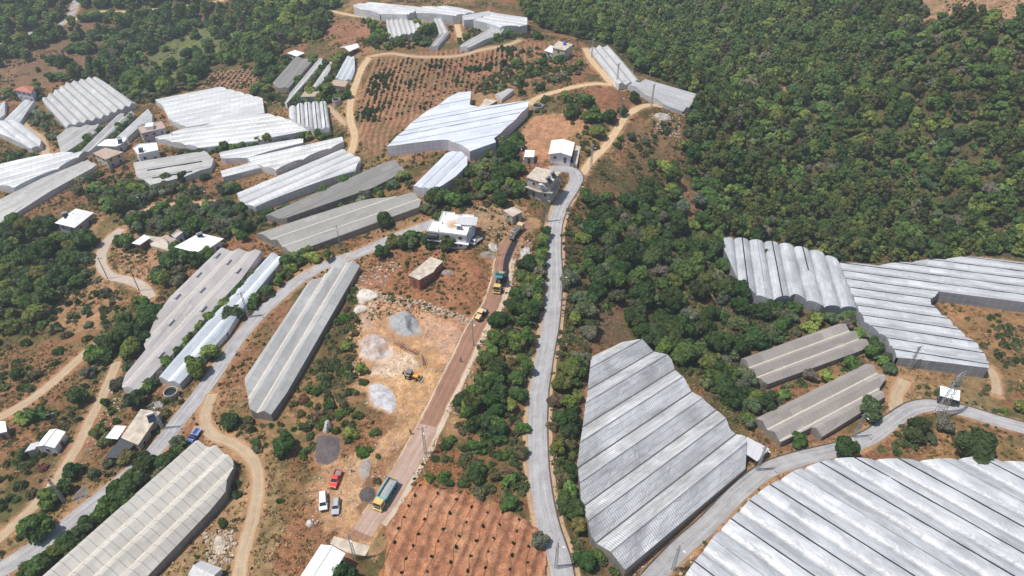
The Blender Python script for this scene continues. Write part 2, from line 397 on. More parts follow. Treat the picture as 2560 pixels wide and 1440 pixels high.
# ------------------------------------------------------------------ greenhouse outlines (photo points of the eaves), bay direction, bays
# name-label, category label, group, eave polygon, direction, bays, profile, eave h, rise, film, wall, vents
GH = [
 dict(l='long beige panelled greenhouse beside the dirt track, bottom left corner', p=[(490,1106),(512,1117),(538,1120),(566,1138),(586,1158),(564,1240),(335,1475),(55,1485)], d=[(564,1240),(362,1440)], n=4, k='gable', e=2.2, r=1.7, f='beige', w='wall_net', g='pale', low=(395,1290)),
 dict(l='long grey greenhouse with a stepped left side between asphalt road and quarry slope', p=[(847,652),(900,664),(725,968),(682,1040),(627,1030),(612,945),(771,712),(800,700)], d=[(900,664),(725,968)], n=3, k='gable', e=2.2, r=1.5, f='greyfilm', w='wall_net', g='pale'),
 dict(l='long grey brown greenhouse with small roof hatches below the hip roofed house', p=[(550,627),(655,632),(600,702),(520,778),(415,893),(345,980),(304,968),(318,937),(370,887),(360,862),(425,742)], d=[(593,645),(363,890)], n=3, k='gable', e=2.2, r=1.4, f='greybrown', w='wall_film', g='pale', hatch=1),
 dict(l='narrow bluish white greenhouse along the left asphalt road', p=[(677,635),(703,643),(700,668),(640,722),(567,832),(510,882),(450,962),(396,946),(520,802),(640,677)], d=[(677,635),(396,946)], n=2, k='gable', e=2.0, r=1.05, f='bluefilm', w='wall_film', g='white'),
 dict(l='wide dull grey netted greenhouse just above the curve of the left asphalt road', p=[(640,585),(760,545),(930,502),(1030,485),(1056,503),(1048,522),(870,582),(800,605),(740,634),(722,632),(695,607)], d=[(723,632),(1053,517)], n=3, k='gable', e=2.0, r=1.2, f='net', w='wall_net', g='pale'),
 dict(l='dark grey narrow netted greenhouse between the white arched one and the wide netted one', p=[(662,540),(960,407),(990,405),(1012,430),(930,470),(720,550),(690,546)], d=[(662,540),(970,405)], n=2, k='gable', e=2.0, r=1.0, f='darknet', w='wall_net', g='grey'),
 dict(l='white ribbed greenhouse with four long vaults left of the dark netted one', p=[(593,487),(853,378),(903,403),(889,430),(640,521),(606,520)], d=[(593,487),(853,378)], n=4, k='arch', e=1.9, r=1.5, f='white', w='wall_film', g='shade'),
 dict(l='white ribbed greenhouse touching the foot of the yellow dirt road', p=[(618,398),(855,345),(861,360),(770,396),(690,428),(635,416)], d=[(618,398),(855,345)], n=4, k='arch', e=1.9, r=1.2, f='white', w='wall_film', g='shade'),
 dict(l='thin white greenhouse strip directly behind the ribbed one near the yellow road', p=[(548,386),(640,366),(760,350),(757,362),(620,396),(556,402)], d=[(548,386),(760,350)], n=2, k='arch', e=1.8, r=1.0, f='white', w='wall_film', g='shade'),
 dict(l='small pale greenhouse tucked against the left end of the ribbed greenhouses', p=[(552,430),(640,405),(664,418),(558,447)], d=[(552,430),(640,405)], n=2, k='arch', e=1.8, r=1.0, f='white', w='wall_film', g='shade'),
 dict(l='huge white many ribbed greenhouse, upper block of the pair left of the yellow road', p=[(388,252),(547,219),(657,249),(662,284),(600,296),(470,322),(424,302),(408,268)], d=[(480,320),(660,283)], n=8, k='arch', e=2.2, r=0.9, f='white', w='wall_film', g='shade'),
 dict(l='white many ribbed greenhouse, lower block right behind the pinkish concrete house', p=[(385,347),(470,323),(600,297),(664,286),(720,301),(775,331),(640,353),(497,371)], d=[(497,371),(640,353)], n=6, k='arch', e=2.0, r=0.9, f='white', w='wall_film', g='shade'),
 dict(l='small white greenhouse with five round vaults beside the yellow dirt road', p=[(722,276),(760,264),(818,261),(826,327),(790,330),(750,318),(724,301)], d=[(802,262),(810,330)], n=5, k='arch', e=2.0, r=1.8, f='white', w='wall_film', g='shade', v=1),
 dict(l='pale patched greenhouse with zigzag gables next to the red roofed house', p=[(105,252),(168,211),(238,194),(340,260),(250,298),(165,318)], d=[(200,203),(292,280)], n=9, k='gable', e=2.2, r=1.3, f='greywhite', w='wall_film', g='pale'),
 dict(l='grey striped greenhouse with a broken edge in front of the zigzag one', p=[(143,347),(165,323),(250,312),(240,330),(155,389)], d=[(245,320),(150,387)], n=3, k='gable', e=1.8, r=1.0, f='greyfilm', w='wall_film', g='pale'),
 dict(l='slender grey two bay greenhouse running behind the white roofed house', p=[(200,383),(290,291),(330,281),(336,286),(232,378)], d=[(200,383),(300,286)], n=2, k='gable', e=1.8, r=1.0, f='greyfilm', w='wall_film', g='pale'),
 dict(l='crumpled white film greenhouse standing behind the pinkish concrete house', p=[(288,346),(368,273),(383,290),(380,306),(345,322),(322,349)], d=[(288,346),(368,273)], n=2, k='gable', e=1.8, r=1.2, f='white', w='wall_film', g='shade'),
 dict(l='bright white vaulted greenhouse cut by the left picture edge', p=[(-70,432),(130,387),(213,384),(188,402),(130,433),(35,472),(-70,458)], d=[(0,450),(200,392)], n=5, k='arch', e=2.0, r=1.2, f='white', w='wall_film', g='shade'),
 dict(l='long grey striped greenhouse below the bright vaulted one at the left edge', p=[(-70,548),(0,498),(215,401),(242,413),(130,481),(0,558),(-70,592)], d=[(0,540),(240,413)], n=4, k='gable', e=1.6, r=0.8, f='greyfilm', w='wall_film', g='pale'),
 dict(l='flat grey greenhouse with two dark roof slots above the brown dry slope', p=[(333,406),(510,377),(536,400),(526,422),(460,444),(376,462),(342,442)], d=[(333,406),(510,377)], n=3, k='gable', e=2.0, r=0.8, f='greyfilm', w='wall_film', g='pale', v=2),
 dict(l='white two bay greenhouse leading up to the red roofed house', p=[(5,305),(60,251),(88,256),(48,308)], d=[(20,306),(74,253)], n=2, k='gable', e=1.9, r=1.0, f='white', w='wall_film', g='shade'),
 dict(l='bent shiny white greenhouse beside the small dirt track at the far left', p=[(-20,308),(45,303),(105,353),(103,366),(80,375),(-5,334)], d=[(30,303),(104,360)], n=3, k='arch', e=1.9, r=1.0, f='white', w='wall_film', g='shade'),
 dict(l='small white greenhouse corner at the far left edge under the red roofed house', p=[(-40,262),(15,257),(12,286),(-5,304),(-40,312)], d=[(-5,300),(14,258)], n=3, k='gable', e=1.8, r=1.0, f='white', w='wall_film', g='shade'),
 dict(l='big bluish white greenhouse with tall curved netted walls at the centre', p=[(965,368),(1043,296),(1145,231),(1178,229),(1174,264),(1200,267),(1280,258),(1322,253),(1320,268),(1278,310),(1234,348),(1240,357),(1175,378),(1150,362),(1117,350),(1045,358)], d=[(1000,345),(1290,290)], n=6, k='gable', e=4.1, r=0.5, f='bluewhite', w='wall_net_white', g='soft', v=3),
 dict(l='small bluish white two bay greenhouse below the big one with curved netted walls', p=[(1033,467),(1075,425),(1116,383),(1150,379),(1169,394),(1168,412),(1140,440),(1103,468),(1085,475)], d=[(1033,467),(1120,385)], n=3, k='gable', e=3.4, r=0.6, f='bluewhite', w='wall_net_white', g='soft'),
 dict(l='white hilltop greenhouse at the left end of the row along the skyline forest', p=[(884,14),(935,8),(1040,19),(1040,31),(1015,41),(950,36),(884,21)], d=[(900,12),(1038,26)], n=5, k='arch', e=4.0, r=0.9, f='white', w='wall_film', g='shade'),
 dict(l='white hilltop greenhouse in the middle of the row along the skyline forest', p=[(1040,20),(1130,18),(1187,33),(1130,43),(1040,33)], d=[(1060,22),(1160,38)], n=4, k='arch', e=4.0, r=0.9, f='white', w='wall_film', g='shade'),
 dict(l='small white hilltop greenhouse wedged between the two longer ones of the row', p=[(1155,42),(1217,31),(1237,35),(1190,50),(1160,54)], d=[(1155,42),(1217,31)], n=3, k='arch', e=3.5, r=0.9, f='white', w='wall_film', g='shade'),
 dict(l='white hilltop greenhouse at the right end of the row along the skyline forest', p=[(1182,54),(1238,34),(1318,46),(1318,67),(1250,69)], d=[(1210,44),(1318,60)], n=4, k='arch', e=3.5, r=0.9, f='white', w='wall_film', g='shade'),
 dict(l='grey scalloped greenhouse with seven bays standing below the hilltop row', p=[(965,52),(1017,49),(1053,64),(1053,74),(1030,86),(973,97)], d=[(1000,50),(1012,90)], n=7, k='gable', e=1.9, r=1.0, f='greywhite', w='wall_film', g='pale'),
 dict(l='narrow white greenhouse, upper half of the bent pair below the hilltop row', p=[(1085,49),(1103,46),(1123,82),(1100,88)], d=[(1094,47),(1112,85)], n=2, k='gable', e=1.8, r=0.9, f='greywhite', w='wall_film', g='pale'),
 dict(l='narrow white greenhouse, lower half of the bent pair below the hilltop row', p=[(1099,88),(1123,82),(1094,117),(1074,117)], d=[(1111,85),(1084,117)], n=2, k='gable', e=1.8, r=0.9, f='greywhite', w='wall_film', g='pale'),
 dict(l='grey white slanting greenhouse with one tree before it, right of the bent pair', p=[(1148,118),(1230,69),(1262,76),(1248,89),(1170,120)], d=[(1148,118),(1240,70)], n=3, k='gable', e=1.8, r=0.9, f='greywhite', w='wall_film', g='pale'),
 dict(l='dark grey netted greenhouse under the small white roofed shed', p=[(682,207),(738,144),(782,152),(722,222),(690,220)], d=[(690,215),(748,145)], n=2, k='gable', e=1.9, r=0.9, f='darknet', w='wall_net', g='grey'),
 dict(l='slim whitish greenhouse right beside the dark netted one below the shed', p=[(732,226),(798,146),(815,152),(752,223),(718,262),(712,260)], d=[(740,226),(806,148)], n=2, k='gable', e=1.8, r=0.8, f='greywhite', w='wall_film', g='pale'),
 dict(l='short slim grey greenhouse ending at the reddish tiled house', p=[(780,218),(825,156),(834,162),(805,212),(798,226)], d=[(788,222),(829,158)], n=1, k='gable', e=1.8, r=0.9, f='greyfilm', w='wall_film', g='pale'),
 dict(l='bluish grey greenhouse with three bays behind the beige concrete house', p=[(838,196),(867,142),(886,144),(888,175),(878,200),(858,203)], d=[(848,198),(876,143)], n=3, k='gable', e=1.8, r=0.8, f='bluefilm', w='wall_film', g='pale'),
 dict(l='long white two part greenhouse running down the ridge beside the dirt road', p=[(1473,124),(1500,118),(1526,120),(1600,203),(1572,212),(1545,213)], d=[(1487,121),(1560,212)], n=3, k='gable', e=1.9, r=1.2, f='greywhite', w='wall_film', g='pale'),
 dict(l='white stepped greenhouse at the forest edge where the ridge road bends', p=[(1570,213),(1625,201),(1752,241),(1738,258),(1708,279),(1662,264)], d=[(1600,208),(1745,250)], n=4, k='gable', e=1.9, r=1.1, f='greywhite', w='wall_film', g='pale'),
 dict(l='silver plastic greenhouse with round vaults and three dark roof vents by the forest', p=[(1797,604),(1830,600),(1960,615),(2050,636),(2092,656),(2142,776),(2050,770),(1985,742),(1918,756),(1875,733),(1837,695)], d=[(1960,615),(1988,745)], n=8, k='arch', e=3.1, r=1.5, f='silver', w='wall_grey', g='shade', v=4),
 dict(l='very wide silver vaulted greenhouse stepping down to the dry field on the right', p=[(2096,662),(2200,666),(2300,656),(2420,646),(2640,668),(2640,774),(2480,752),(2353,727),(2322,757),(2338,778),(2372,806),(2400,835),(2440,865),(2468,908),(2469,926),(2240,894),(2212,847),(2163,812),(2143,776)], d=[(2153,777),(2383,811)], n=13, k='arch', e=3.1, r=1.1, f='silver', w='wall_grey', g='shade', v=5),
 dict(l='grey three ridge greenhouse in front of the silver one, upper of the twin pair', p=[(1853,897),(2098,809),(2175,866),(2150,877),(1920,963),(1905,960)], d=[(1853,897),(2098,809)], n=3, k='gable', e=1.8, r=1.5, f='greybeige', w='wall_net', g='pale'),
 dict(l='grey three ridge greenhouse nearest the side road, lower of the twin pair', p=[(1888,1047),(2165,909),(2213,950),(2195,975),(2210,998),(2055,1092),(2018,1066),(1955,1109)], d=[(1888,1047),(2165,909)], n=3, k='gable', e=1.8, r=1.5, f='greybeige', w='wall_net', g='pale'),
 dict(l='big weathered grey greenhouse with a fine grid and jagged ends between two roads', p=[(1547,857),(1600,858),(1677,905),(1700,947),(1757,1010),(1793,1027),(1823,1077),(1862,1096),(1864,1171),(1563,1425),(1510,1378),(1477,1344),(1453,1262),(1443,1162),(1467,993),(1478,893)], d=[(1563,1425),(1864,1171)], n=6, k='gable', e=2.2, r=1.9, f='dotted', w='wall_net', g='line', v=7),
 dict(l='enormous shiny silver vaulted greenhouse filling the bottom right corner', p=[(1690,1470),(1783,1347),(1890,1238),(1990,1180),(2087,1151),(2320,1156),(2450,1148),(2580,1166),(2760,1230),(2760,1640),(1690,1640)], d=[(2017,1160),(2487,1440)], n=14, k='arch', e=3.1, r=1.35, f='silver', w='wall_grey', g='shade', v=6),
 dict(l='tiny grey greenhouse lying by the hut at the orchard edge', p=[(1238,236),(1272,221),(1285,228),(1254,249)], d=[(1240,238),(1278,223)], n=1, k='gable', e=1.5, r=0.9, f='greyfilm', w='wall_film', g='pale'),
]
PADS = []
for g in GH:
    P = np.array(g['p'], float)
    x, y = U(P[:, 0], P[:, 1], g['e'])
    z = H(x, y) + g['e']
    M_ = np.stack([x, y, np.ones(len(x))], 1)
    a, b, c = np.linalg.solve(M_.T @ M_ + np.diag([20., 20., 0]), M_.T @ z - np.zeros(3))
    c = (z - a * x - b * y).mean()
    def on_plane(px, py, a=a, b=b, c=c):
        dx, dy, dz = ray(px, py)
        t = (c - CAMH) / (dz - a * dx - b * dy)
        return dx * t, dy * t
    wx, wy = on_plane(P[:, 0], P[:, 1])
    g['W'] = np.stack([wx, wy], 1); g['pl'] = (a, b, c)
    q = np.array(g['d'], float); qx, qy = on_plane(q[:, 0], q[:, 1])
    d = np.array([qx[1] - qx[0], qy[1] - qy[0]]); g['dir'] = d / np.linalg.norm(d)
    PADS.append((g['W'], a, b, c - g['e']))

# ------------------------------------------------------------------ terrain grid (one sheet to the horizon)
gx = np.concatenate([[-5000, -2500, -1200, -700, -450, -380], np.arange(-330, 330.1, 0.7), [380, 450, 700, 1200, 2500, 5000]])
ys, yv, st = [], 52.0, 0.55
while yv < 590:
    ys.append(yv); yv += st; st = min(1.3, st * 1.0022)
gy = np.concatenate([[-3000, -1000, -300, -60, 0, 30, 44], ys, [620, 680, 760, 900, 1300, 2200, 5000]])
GX, GY = np.meshgrid(gx, gy)
Zg = H(GX, GY)
jx = (fbm(GX / 5, GY / 5, 11, 3) - 0.5) * 7; jy = (fbm(GX / 5, GY / 5, 23, 3) - 0.5) * 7
ROADD = np.full(GX.shape, 99.0); ROADZ = Zg.copy(); ROADW = np.full(GX.shape, 4.0)
for nm, kd, wd, c, z in RW:
    for (x, y), zz in zip(c, z):
        i0, i1 = np.searchsorted(gx, [x - 8, x + 8]); j0, j1 = np.searchsorted(gy, [y - 8, y + 8])
        if i1 <= i0 or j1 <= j0: continue
        d = np.hypot(GX[j0:j1, i0:i1] - x, GY[j0:j1, i0:i1] - y) - wd / 2
        s = d < ROADD[j0:j1, i0:i1]
        ROADD[j0:j1, i0:i1][s] = d[s]; ROADZ[j0:j1, i0:i1][s] = zz; ROADW[j0:j1, i0:i1][s] = wd
def seg_dist(x, y, poly):
    d = np.full(x.shape, 1e9)
    for i in range(len(poly)):
        ax, ay = poly[i - 1]; bx, by = poly[i]
        vx, vy = bx - ax, by - ay
        t = np.clip(((x - ax) * vx + (y - ay) * vy) / (vx * vx + vy * vy + 1e-9), 0, 1)
        d = np.minimum(d, np.hypot(x - ax - t * vx, y - ay - t * vy))
    return d
OCC = np.full(GX.shape, 99.0)          # distance to the nearest greenhouse
micro = (fbm(GX / 6, GY / 6, 3, 4) - 0.5) * 1.3 + (fbm(GX / 1.6, GY / 1.6, 5, 2) - 0.5) * 0.35
_ff = UP([(1040,1206),(1180,1243),(1300,1288),(1345,1320),(1362,1365),(1372,1500),(955,1500),(962,1330),(1003,1258)])
_fm = pip(GX, GY, _ff); _fk = np.where(_fm, 0.0, np.clip(seg_dist(GX, GY, _ff) / 3, 0, 1))
Zg = Zg + micro * np.clip((ROADD - 0.5) / 3, 0, 1) * _fk - 0.12 * _fm
for W, a, b, c in PADS:
    i0, i1 = np.searchsorted(gx, [W[:, 0].min() - 6, W[:, 0].max() + 6]); j0, j1 = np.searchsorted(gy, [W[:, 1].min() - 6, W[:, 1].max() + 6])
    if i1 <= i0 or j1 <= j0: continue
    x, y = GX[j0:j1, i0:i1], GY[j0:j1, i0:i1]
    d = np.where(pip(x, y, W), 0, seg_dist(x, y, W))
    OCC[j0:j1, i0:i1] = np.minimum(OCC[j0:j1, i0:i1], d)
    k = np.clip(1 - (d - 0.8) / 3.5, 0, 1); k = k * k * (3 - 2 * k)
    Zg[j0:j1, i0:i1] = Zg[j0:j1, i0:i1] * (1 - k) + (a * x + b * y + c) * k
k = np.clip(1 - (ROADD - 0.9) / 2.2, 0, 1); k = k * k * (3 - 2 * k)
Zg = Zg * (1 - k) + (ROADZ - 0.02) * k
def glook(A, x, y):
    x = np.asarray(x, float); y = np.asarray(y, float)
    i = np.clip(np.searchsorted(gx, x) - 1, 0, len(gx) - 2); j = np.clip(np.searchsorted(gy, y) - 1, 0, len(gy) - 2)
    fx = np.clip((x - gx[i]) / (gx[i + 1] - gx[i]), 0, 1); fy = np.clip((y - gy[j]) / (gy[j + 1] - gy[j]), 0, 1)
    return (A[j, i] * (1 - fx) + A[j, i + 1] * fx) * (1 - fy) + (A[j + 1, i] * (1 - fx) + A[j + 1, i + 1] * fx) * fy
def G(x, y): return glook(Zg, x, y)
def g1(p, dz=0.0):
    x, y = U1(p, dz)
    return Vector((x, y, float(G(x, y))))

# soil and ground cover colours (albedo), zone by zone
SOIL, DRY, OLIVE, GRASS = (0.30, 0.15, 0.085), (0.33, 0.225, 0.12), (0.085, 0.088, 0.035), (0.10, 0.125, 0.04)
def lerp(a, b, k): return a * (1 - k[..., None]) + np.asarray(b) * k[..., None]
n1 = fbm(GX / 28, GY / 28, 31, 4); n2 = fbm(GX / 9, GY / 9, 41, 4); n3 = fbm(GX / 3.2, GY / 3.2, 51, 3)
COL = np.ones(GX.shape + (3,)) * np.array((0.25, 0.135, 0.078))
COL = lerp(COL, DRY, np.clip((n1 - 0.45) * 6, 0, 1) * 0.8)
COL = lerp(COL, OLIVE, np.clip((n2 - 0.45) * 7, 0, 1) * 0.8)
COL = lerp(COL, (0.36, 0.20, 0.115), np.clip((n3 - 0.62) * 8, 0, 1) * 0.5)
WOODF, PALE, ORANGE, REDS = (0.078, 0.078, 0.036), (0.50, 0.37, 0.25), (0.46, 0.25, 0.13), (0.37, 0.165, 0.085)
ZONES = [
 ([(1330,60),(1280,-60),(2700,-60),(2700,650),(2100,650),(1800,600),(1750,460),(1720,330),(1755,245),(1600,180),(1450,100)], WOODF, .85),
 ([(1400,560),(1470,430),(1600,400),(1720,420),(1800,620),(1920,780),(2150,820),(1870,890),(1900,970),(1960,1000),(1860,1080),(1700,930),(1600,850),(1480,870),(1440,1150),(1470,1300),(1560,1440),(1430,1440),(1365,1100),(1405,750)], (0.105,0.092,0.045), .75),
 ([(-60,-60),(820,-60),(820,60),(700,130),(640,220),(560,230),(330,230),(240,190),(100,200),(-60,150)], (0.11,0.10,0.05), .8),
 ([(-80,160),(60,135),(170,98),(270,98),(268,150),(180,186),(90,230),(-80,260)], (0.22,0.14,0.09), .85),
 ([(330,185),(400,108),(500,66),(595,82),(585,128),(500,170),(430,200),(370,212)], (0.145,0.18,0.07), .9),
 ([(150,60),(250,58),(255,72),(180,85)], (0.25,0.15,0.1), .7),
 ([(-20,560),(130,560),(250,620),(240,720),(90,830),(-20,860)], WOODF, .8),
 ([(0,880),(200,830),(300,820),(280,900),(130,1060),(0,1150)], (0.255,0.14,0.078), .8),
 ([(100,690),(230,640),(290,700),(310,760),(240,830),(60,800)], (0.36,0.225,0.13), .85),
 ([(30,530),(240,440),(330,400),(340,470),(240,500),(0,600)], (0.235,0.125,0.08), .8),
 ([(260,400),(330,410),(345,465),(600,430),(620,470),(400,520),(250,500)], (0.22,0.12,0.075), .8),
 ([(900,265),(915,190),(940,140),(1300,112),(1420,95),(1480,170),(1400,215),(1300,250),(1180,228),(1130,232),(1000,320),(940,390),(890,340)], (0.315,0.165,0.10), .9),
 ([(800,60),(850,42),(960,70),(965,100),(860,115),(815,100)], (0.29,0.155,0.10), .9),
 ([(495,215),(530,180),(640,168),(650,200),(600,228),(540,222)], (0.30,0.185,0.125), .9),
 ([(1290,340),(1345,290),(1450,280),(1472,320),(1405,350),(1375,400),(1310,400)], (0.43,0.245,0.15), .95),
 ([(1390,225),(1480,210),(1570,225),(1600,255),(1540,280),(1450,250)], (0.24,0.12,0.07), .85),
 ([(1560,330),(1640,285),(1700,300),(1710,390),(1640,420),(1560,400)], (0.24,0.16,0.09), .6),
 ([(1380,460),(1470,430),(1540,470),(1540,560),(1420,560)], (0.26,0.15,0.085), .5),
 ([(1690,440),(1740,470),(1745,560),(1700,600)], (0.30,0.175,0.11), .8),
 ([(1475,790),(1545,770),(1570,850),(1480,865)], (0.19,0.12,0.085), .8),
 ([(1915,208),(1975,215),(1985,255),(1945,262)], (0.36,0.22,0.14), .9),
 ([(2255,-60),(2720,-60),(2720,75),(2430,62),(2320,50)], (0.42,0.27,0.18), .85),
 ([(950,640),(1100,612),(1260,640),(1235,725),(1190,795),(1060,755),(950,735),(885,715),(900,670)], (0.30,0.145,0.083), .85),
 ([(1150,520),(1290,500),(1320,560),(1270,610),(1180,600)], (0.40,0.27,0.165), .8),
 ([(885,715),(950,735),(1060,755),(1180,795),(1195,840),(1135,960),(1080,1045),(1000,1062),(915,1020),(885,930),(880,850),(890,770)], (0.46,0.29,0.175), .92),
 ([(960,850),(1120,850),(1100,960),(1070,1040),(990,1050),(910,960)], (0.50,0.315,0.165), .75),
 ([(960,770),(1180,800),(1192,845),(1140,950),(1075,885),(1040,800)], (0.53,0.345,0.245), .8),
 ([(900,880),(985,862),(1040,885),(1035,930),(990,965),(930,935)], (0.60,0.49,0.38), .85),
 ([(925,945),(1000,935),(1075,915),(1090,985),(1030,1030),(985,1000)], (0.53,0.345,0.185), .85),
 ([(945,742),(1060,760),(1185,800),(1195,842),(1100,800),(1000,770),(955,765)], (0.40,0.205,0.115), .85),
 ([(895,770),(960,740),(960,790),(905,830)], (0.50,0.38,0.29), .7),
 ([(740,1060),(900,1040),(1010,1070),(1040,1180),(930,1300),(860,1400),(760,1440),(690,1440),(690,1250)], (0.29,0.155,0.085), .75),
 ([(770,1190),(880,1140),(1000,1080),(1040,1060),(1050,1090),(930,1160),(900,1300),(960,1320),(940,1400),(820,1330),(780,1290)], (0.45,0.29,0.165), .9),
 ([(870,1215),(862,1185),(890,1135),(935,1108),(1000,1070),(1040,1040),(1045,1068),(950,1125),(895,1160),(890,1210),(900,1270),(945,1290),(930,1320),(880,1300),(860,1250)], (0.50,0.335,0.195), .9),
 ([(1135,960),(1180,860),(1240,780),(1280,690),(1300,620),(1340,570),(1310,760),(1240,830),(1140,1060),(1075,1190)], (0.40,0.225,0.125), .55),
 ([(960,1330),(1040,1205),(1180,1240),(1300,1285),(1350,1320),(1400,1480),(960,1480)], (0.43,0.20,0.10), .95),
 ([(1080,1110),(1330,1140),(1330,1280),(1180,1240),(1050,1195)], (0.25,0.12,0.065), .8),
 ([(560,1240),(690,1200),(700,1480),(330,1480)], (0.40,0.28,0.165), .8),
 ([(510,1000),(600,960),(640,1060),(700,1200),(640,1440),(560,1440),(600,1180),(500,1090)], (0.36,0.245,0.14), .6),
 ([(560,1020),(700,1040),(740,1100),(640,1130)], (0.24,0.17,0.08), .7),
 ([(240,1250),(320,1150),(300,1180),(370,1130),(450,1060),(440,1140),(200,1320)], (0.40,0.255,0.135), .7),
 ([(2340,755),(2600,770),(2600,960),(2480,950),(2470,900),(2390,820)], (0.34,0.20,0.105), .85),
 ([(2330,1040),(2600,1095),(2600,1200),(2450,1150),(2300,1150),(2320,1100)], (0.36,0.21,0.105), .85),
 ([(2200,940),(2350,960),(2480,930),(2520,1020),(2260,1010)], (0.33,0.235,0.13), .7),
 ([(1640,1440),(1800,1290),(1910,1170),(1930,1190),(1800,1340),(1700,1440)], (0.40,0.29,0.17), .6),
 ([(1560,1440),(1700,1310),(1870,1165),(1900,1170),(1640,1440)], (0.38,0.25,0.13), .7),
 ([(300,570),(420,640),(420,690),(350,700),(280,690)], (0.39,0.255,0.16), .7),
 ([(1180,840),(1010,780),(1030,740),(1190,790)], (0.42,0.215,0.11), .4),
]
xs_, ys_ = GX + jx, GY + jy
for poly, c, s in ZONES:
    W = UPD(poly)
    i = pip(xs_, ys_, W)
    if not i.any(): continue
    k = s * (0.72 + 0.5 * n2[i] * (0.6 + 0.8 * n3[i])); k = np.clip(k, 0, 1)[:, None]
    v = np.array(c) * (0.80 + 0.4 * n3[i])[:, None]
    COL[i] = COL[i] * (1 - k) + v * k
_px, _py, _ = photo(GX, GY, Zg)
_s = np.clip((_py - 145) / 155, 0, 1.3); _i = (_px - (948.3 - 60 * _s)) / (12.33 + 2.0 * _s) + (n2 - .5) * .5
_o = pip(GX, GY, UPD([(900,265),(915,190),(940,140),(1300,112),(1420,95),(1480,170),(1400,215),(1300,250),(1180,228),(1130,232),(1000,320),(940,390),(890,340)]))
_w = 0.5 + 0.5 * np.cos(_i * 2 * np.pi)
COL = lerp(COL, (0.165, 0.11, 0.07), _o * np.clip(_w * 1.7 - .45, 0, 1) * .82)
COL = lerp(COL, (0.44, 0.25, 0.155), _o * np.clip(.45 - _w * 1.4, 0, 1) * 1.1)
COL = lerp(COL, (0.13, 0.13, 0.06), _o * np.clip((n2 - .5) * 5, 0, 1) * .4)
# worn shoulders along the roads, trampled soil round the greenhouses
sh = np.clip(1 - (ROADD - 0.2 - 2.2 * (n3 - 0.4)) / 1.2, 0, 1) * (ROADD > -6)
COL = lerp(COL, (0.43, 0.27, 0.155), sh * 0.75 * (n1 > -1))
COL = lerp(COL, (0.30, 0.19, 0.11), np.clip(1 - OCC / 2.0, 0, 1) * 0.4)

_gv = np.clip((fbm(GX / 13, GY / 13, 71, 4) - .5) * 7, 0, 1) * np.clip((n3 - .3) * 3, 0, 1)
for _p in ([(880,715),(1060,755),(1195,840),(1080,1045),(915,1020),(885,850)], [(900,265),(940,140),(1300,112),(1400,100),(1300,250),(1000,320),(890,340)], [(780,1290),(800,1200),(1040,1040),(1050,1090),(930,1160),(960,1320),(880,1400)], [(1290,340),(1345,290),(1450,280),(1472,320),(1375,400),(1310,400)]): _gv *= ~pip(GX, GY, UPD(_p))
COL = lerp(COL, (0.105, 0.112, 0.045), _gv * .62 * (ROADD > .8))
lum = COL @ np.array((.3, .55, .15)); COL = (COL * 1.02 - lum[..., None] * 0.02) * np.array((.97, .91, .87))
def ground_mat():
    m, t, b = nodes('soil and dry grass')
    a = N(t, 'ShaderNodeAttribute', attribute_name='Col').outputs['Color']
    f1 = noise(t, 0.55, 6, None, 0.65, 0.3); f2 = noise(t, 3.5, 4, None, 0.7)
    c = mix(t, 1.0, a, ramp(t, f1, [(0.3, (0.62, 0.60, 0.58)), (0.52, (1, 1, 1)), (0.72, (1.4, 1.38, 1.3))]), 'MULTIPLY')
    c = mix(t, 1.0, c, ramp(t, f2, [(0.32, (0.6, 0.6, 0.58)), (0.6, (1.12, 1.1, 1.08)), (0.75, (1.5, 1.45, 1.4))]), 'MULTIPLY')
    vo = N(t, 'ShaderNodeTexVoronoi'); vo.inputs['Scale'].default_value = 1.1
    g = N(t, 'ShaderNodeNewGeometry'); t.links.new(g.outputs['Position'], vo.inputs['Vector'])
    st = math_(t, 'LESS_THAN', vo.outputs['Distance'], 0.16)
    st = math_(t, 'MULTIPLY', st, math_(t, 'GREATER_THAN', noise(t, 0.12, 3), 0.55))
    c = mix(t, math_(t, 'MULTIPLY', st, 0.6), c, (0.5, 0.43, 0.35))
    t.links.new(c, b.inputs['Base Color'])
    b.inputs['Roughness'].default_value = 0.95; b.inputs['Specular IOR Level'].default_value = 0.1
    bump(t, b, math_(t, 'ADD', f1, math_(t, 'MULTIPLY', f2, 0.35)), 0.9, 0.5)
    return m
MG = ground_mat()
nr, nc = GX.shape
idx = np.arange(nr * nc).reshape(nr, nc)
F = np.stack([idx[:-1, :-1], idx[:-1, 1:], idx[1:, 1:], idx[1:, :-1]], -1).reshape(-1, 4)
ground = np_mesh('ground', np.stack([GX, GY, Zg], -1).reshape(-1, 3), F, [MG], colattr=COL.reshape(-1, 3), smooth=True)
tag(ground, kind='structure')

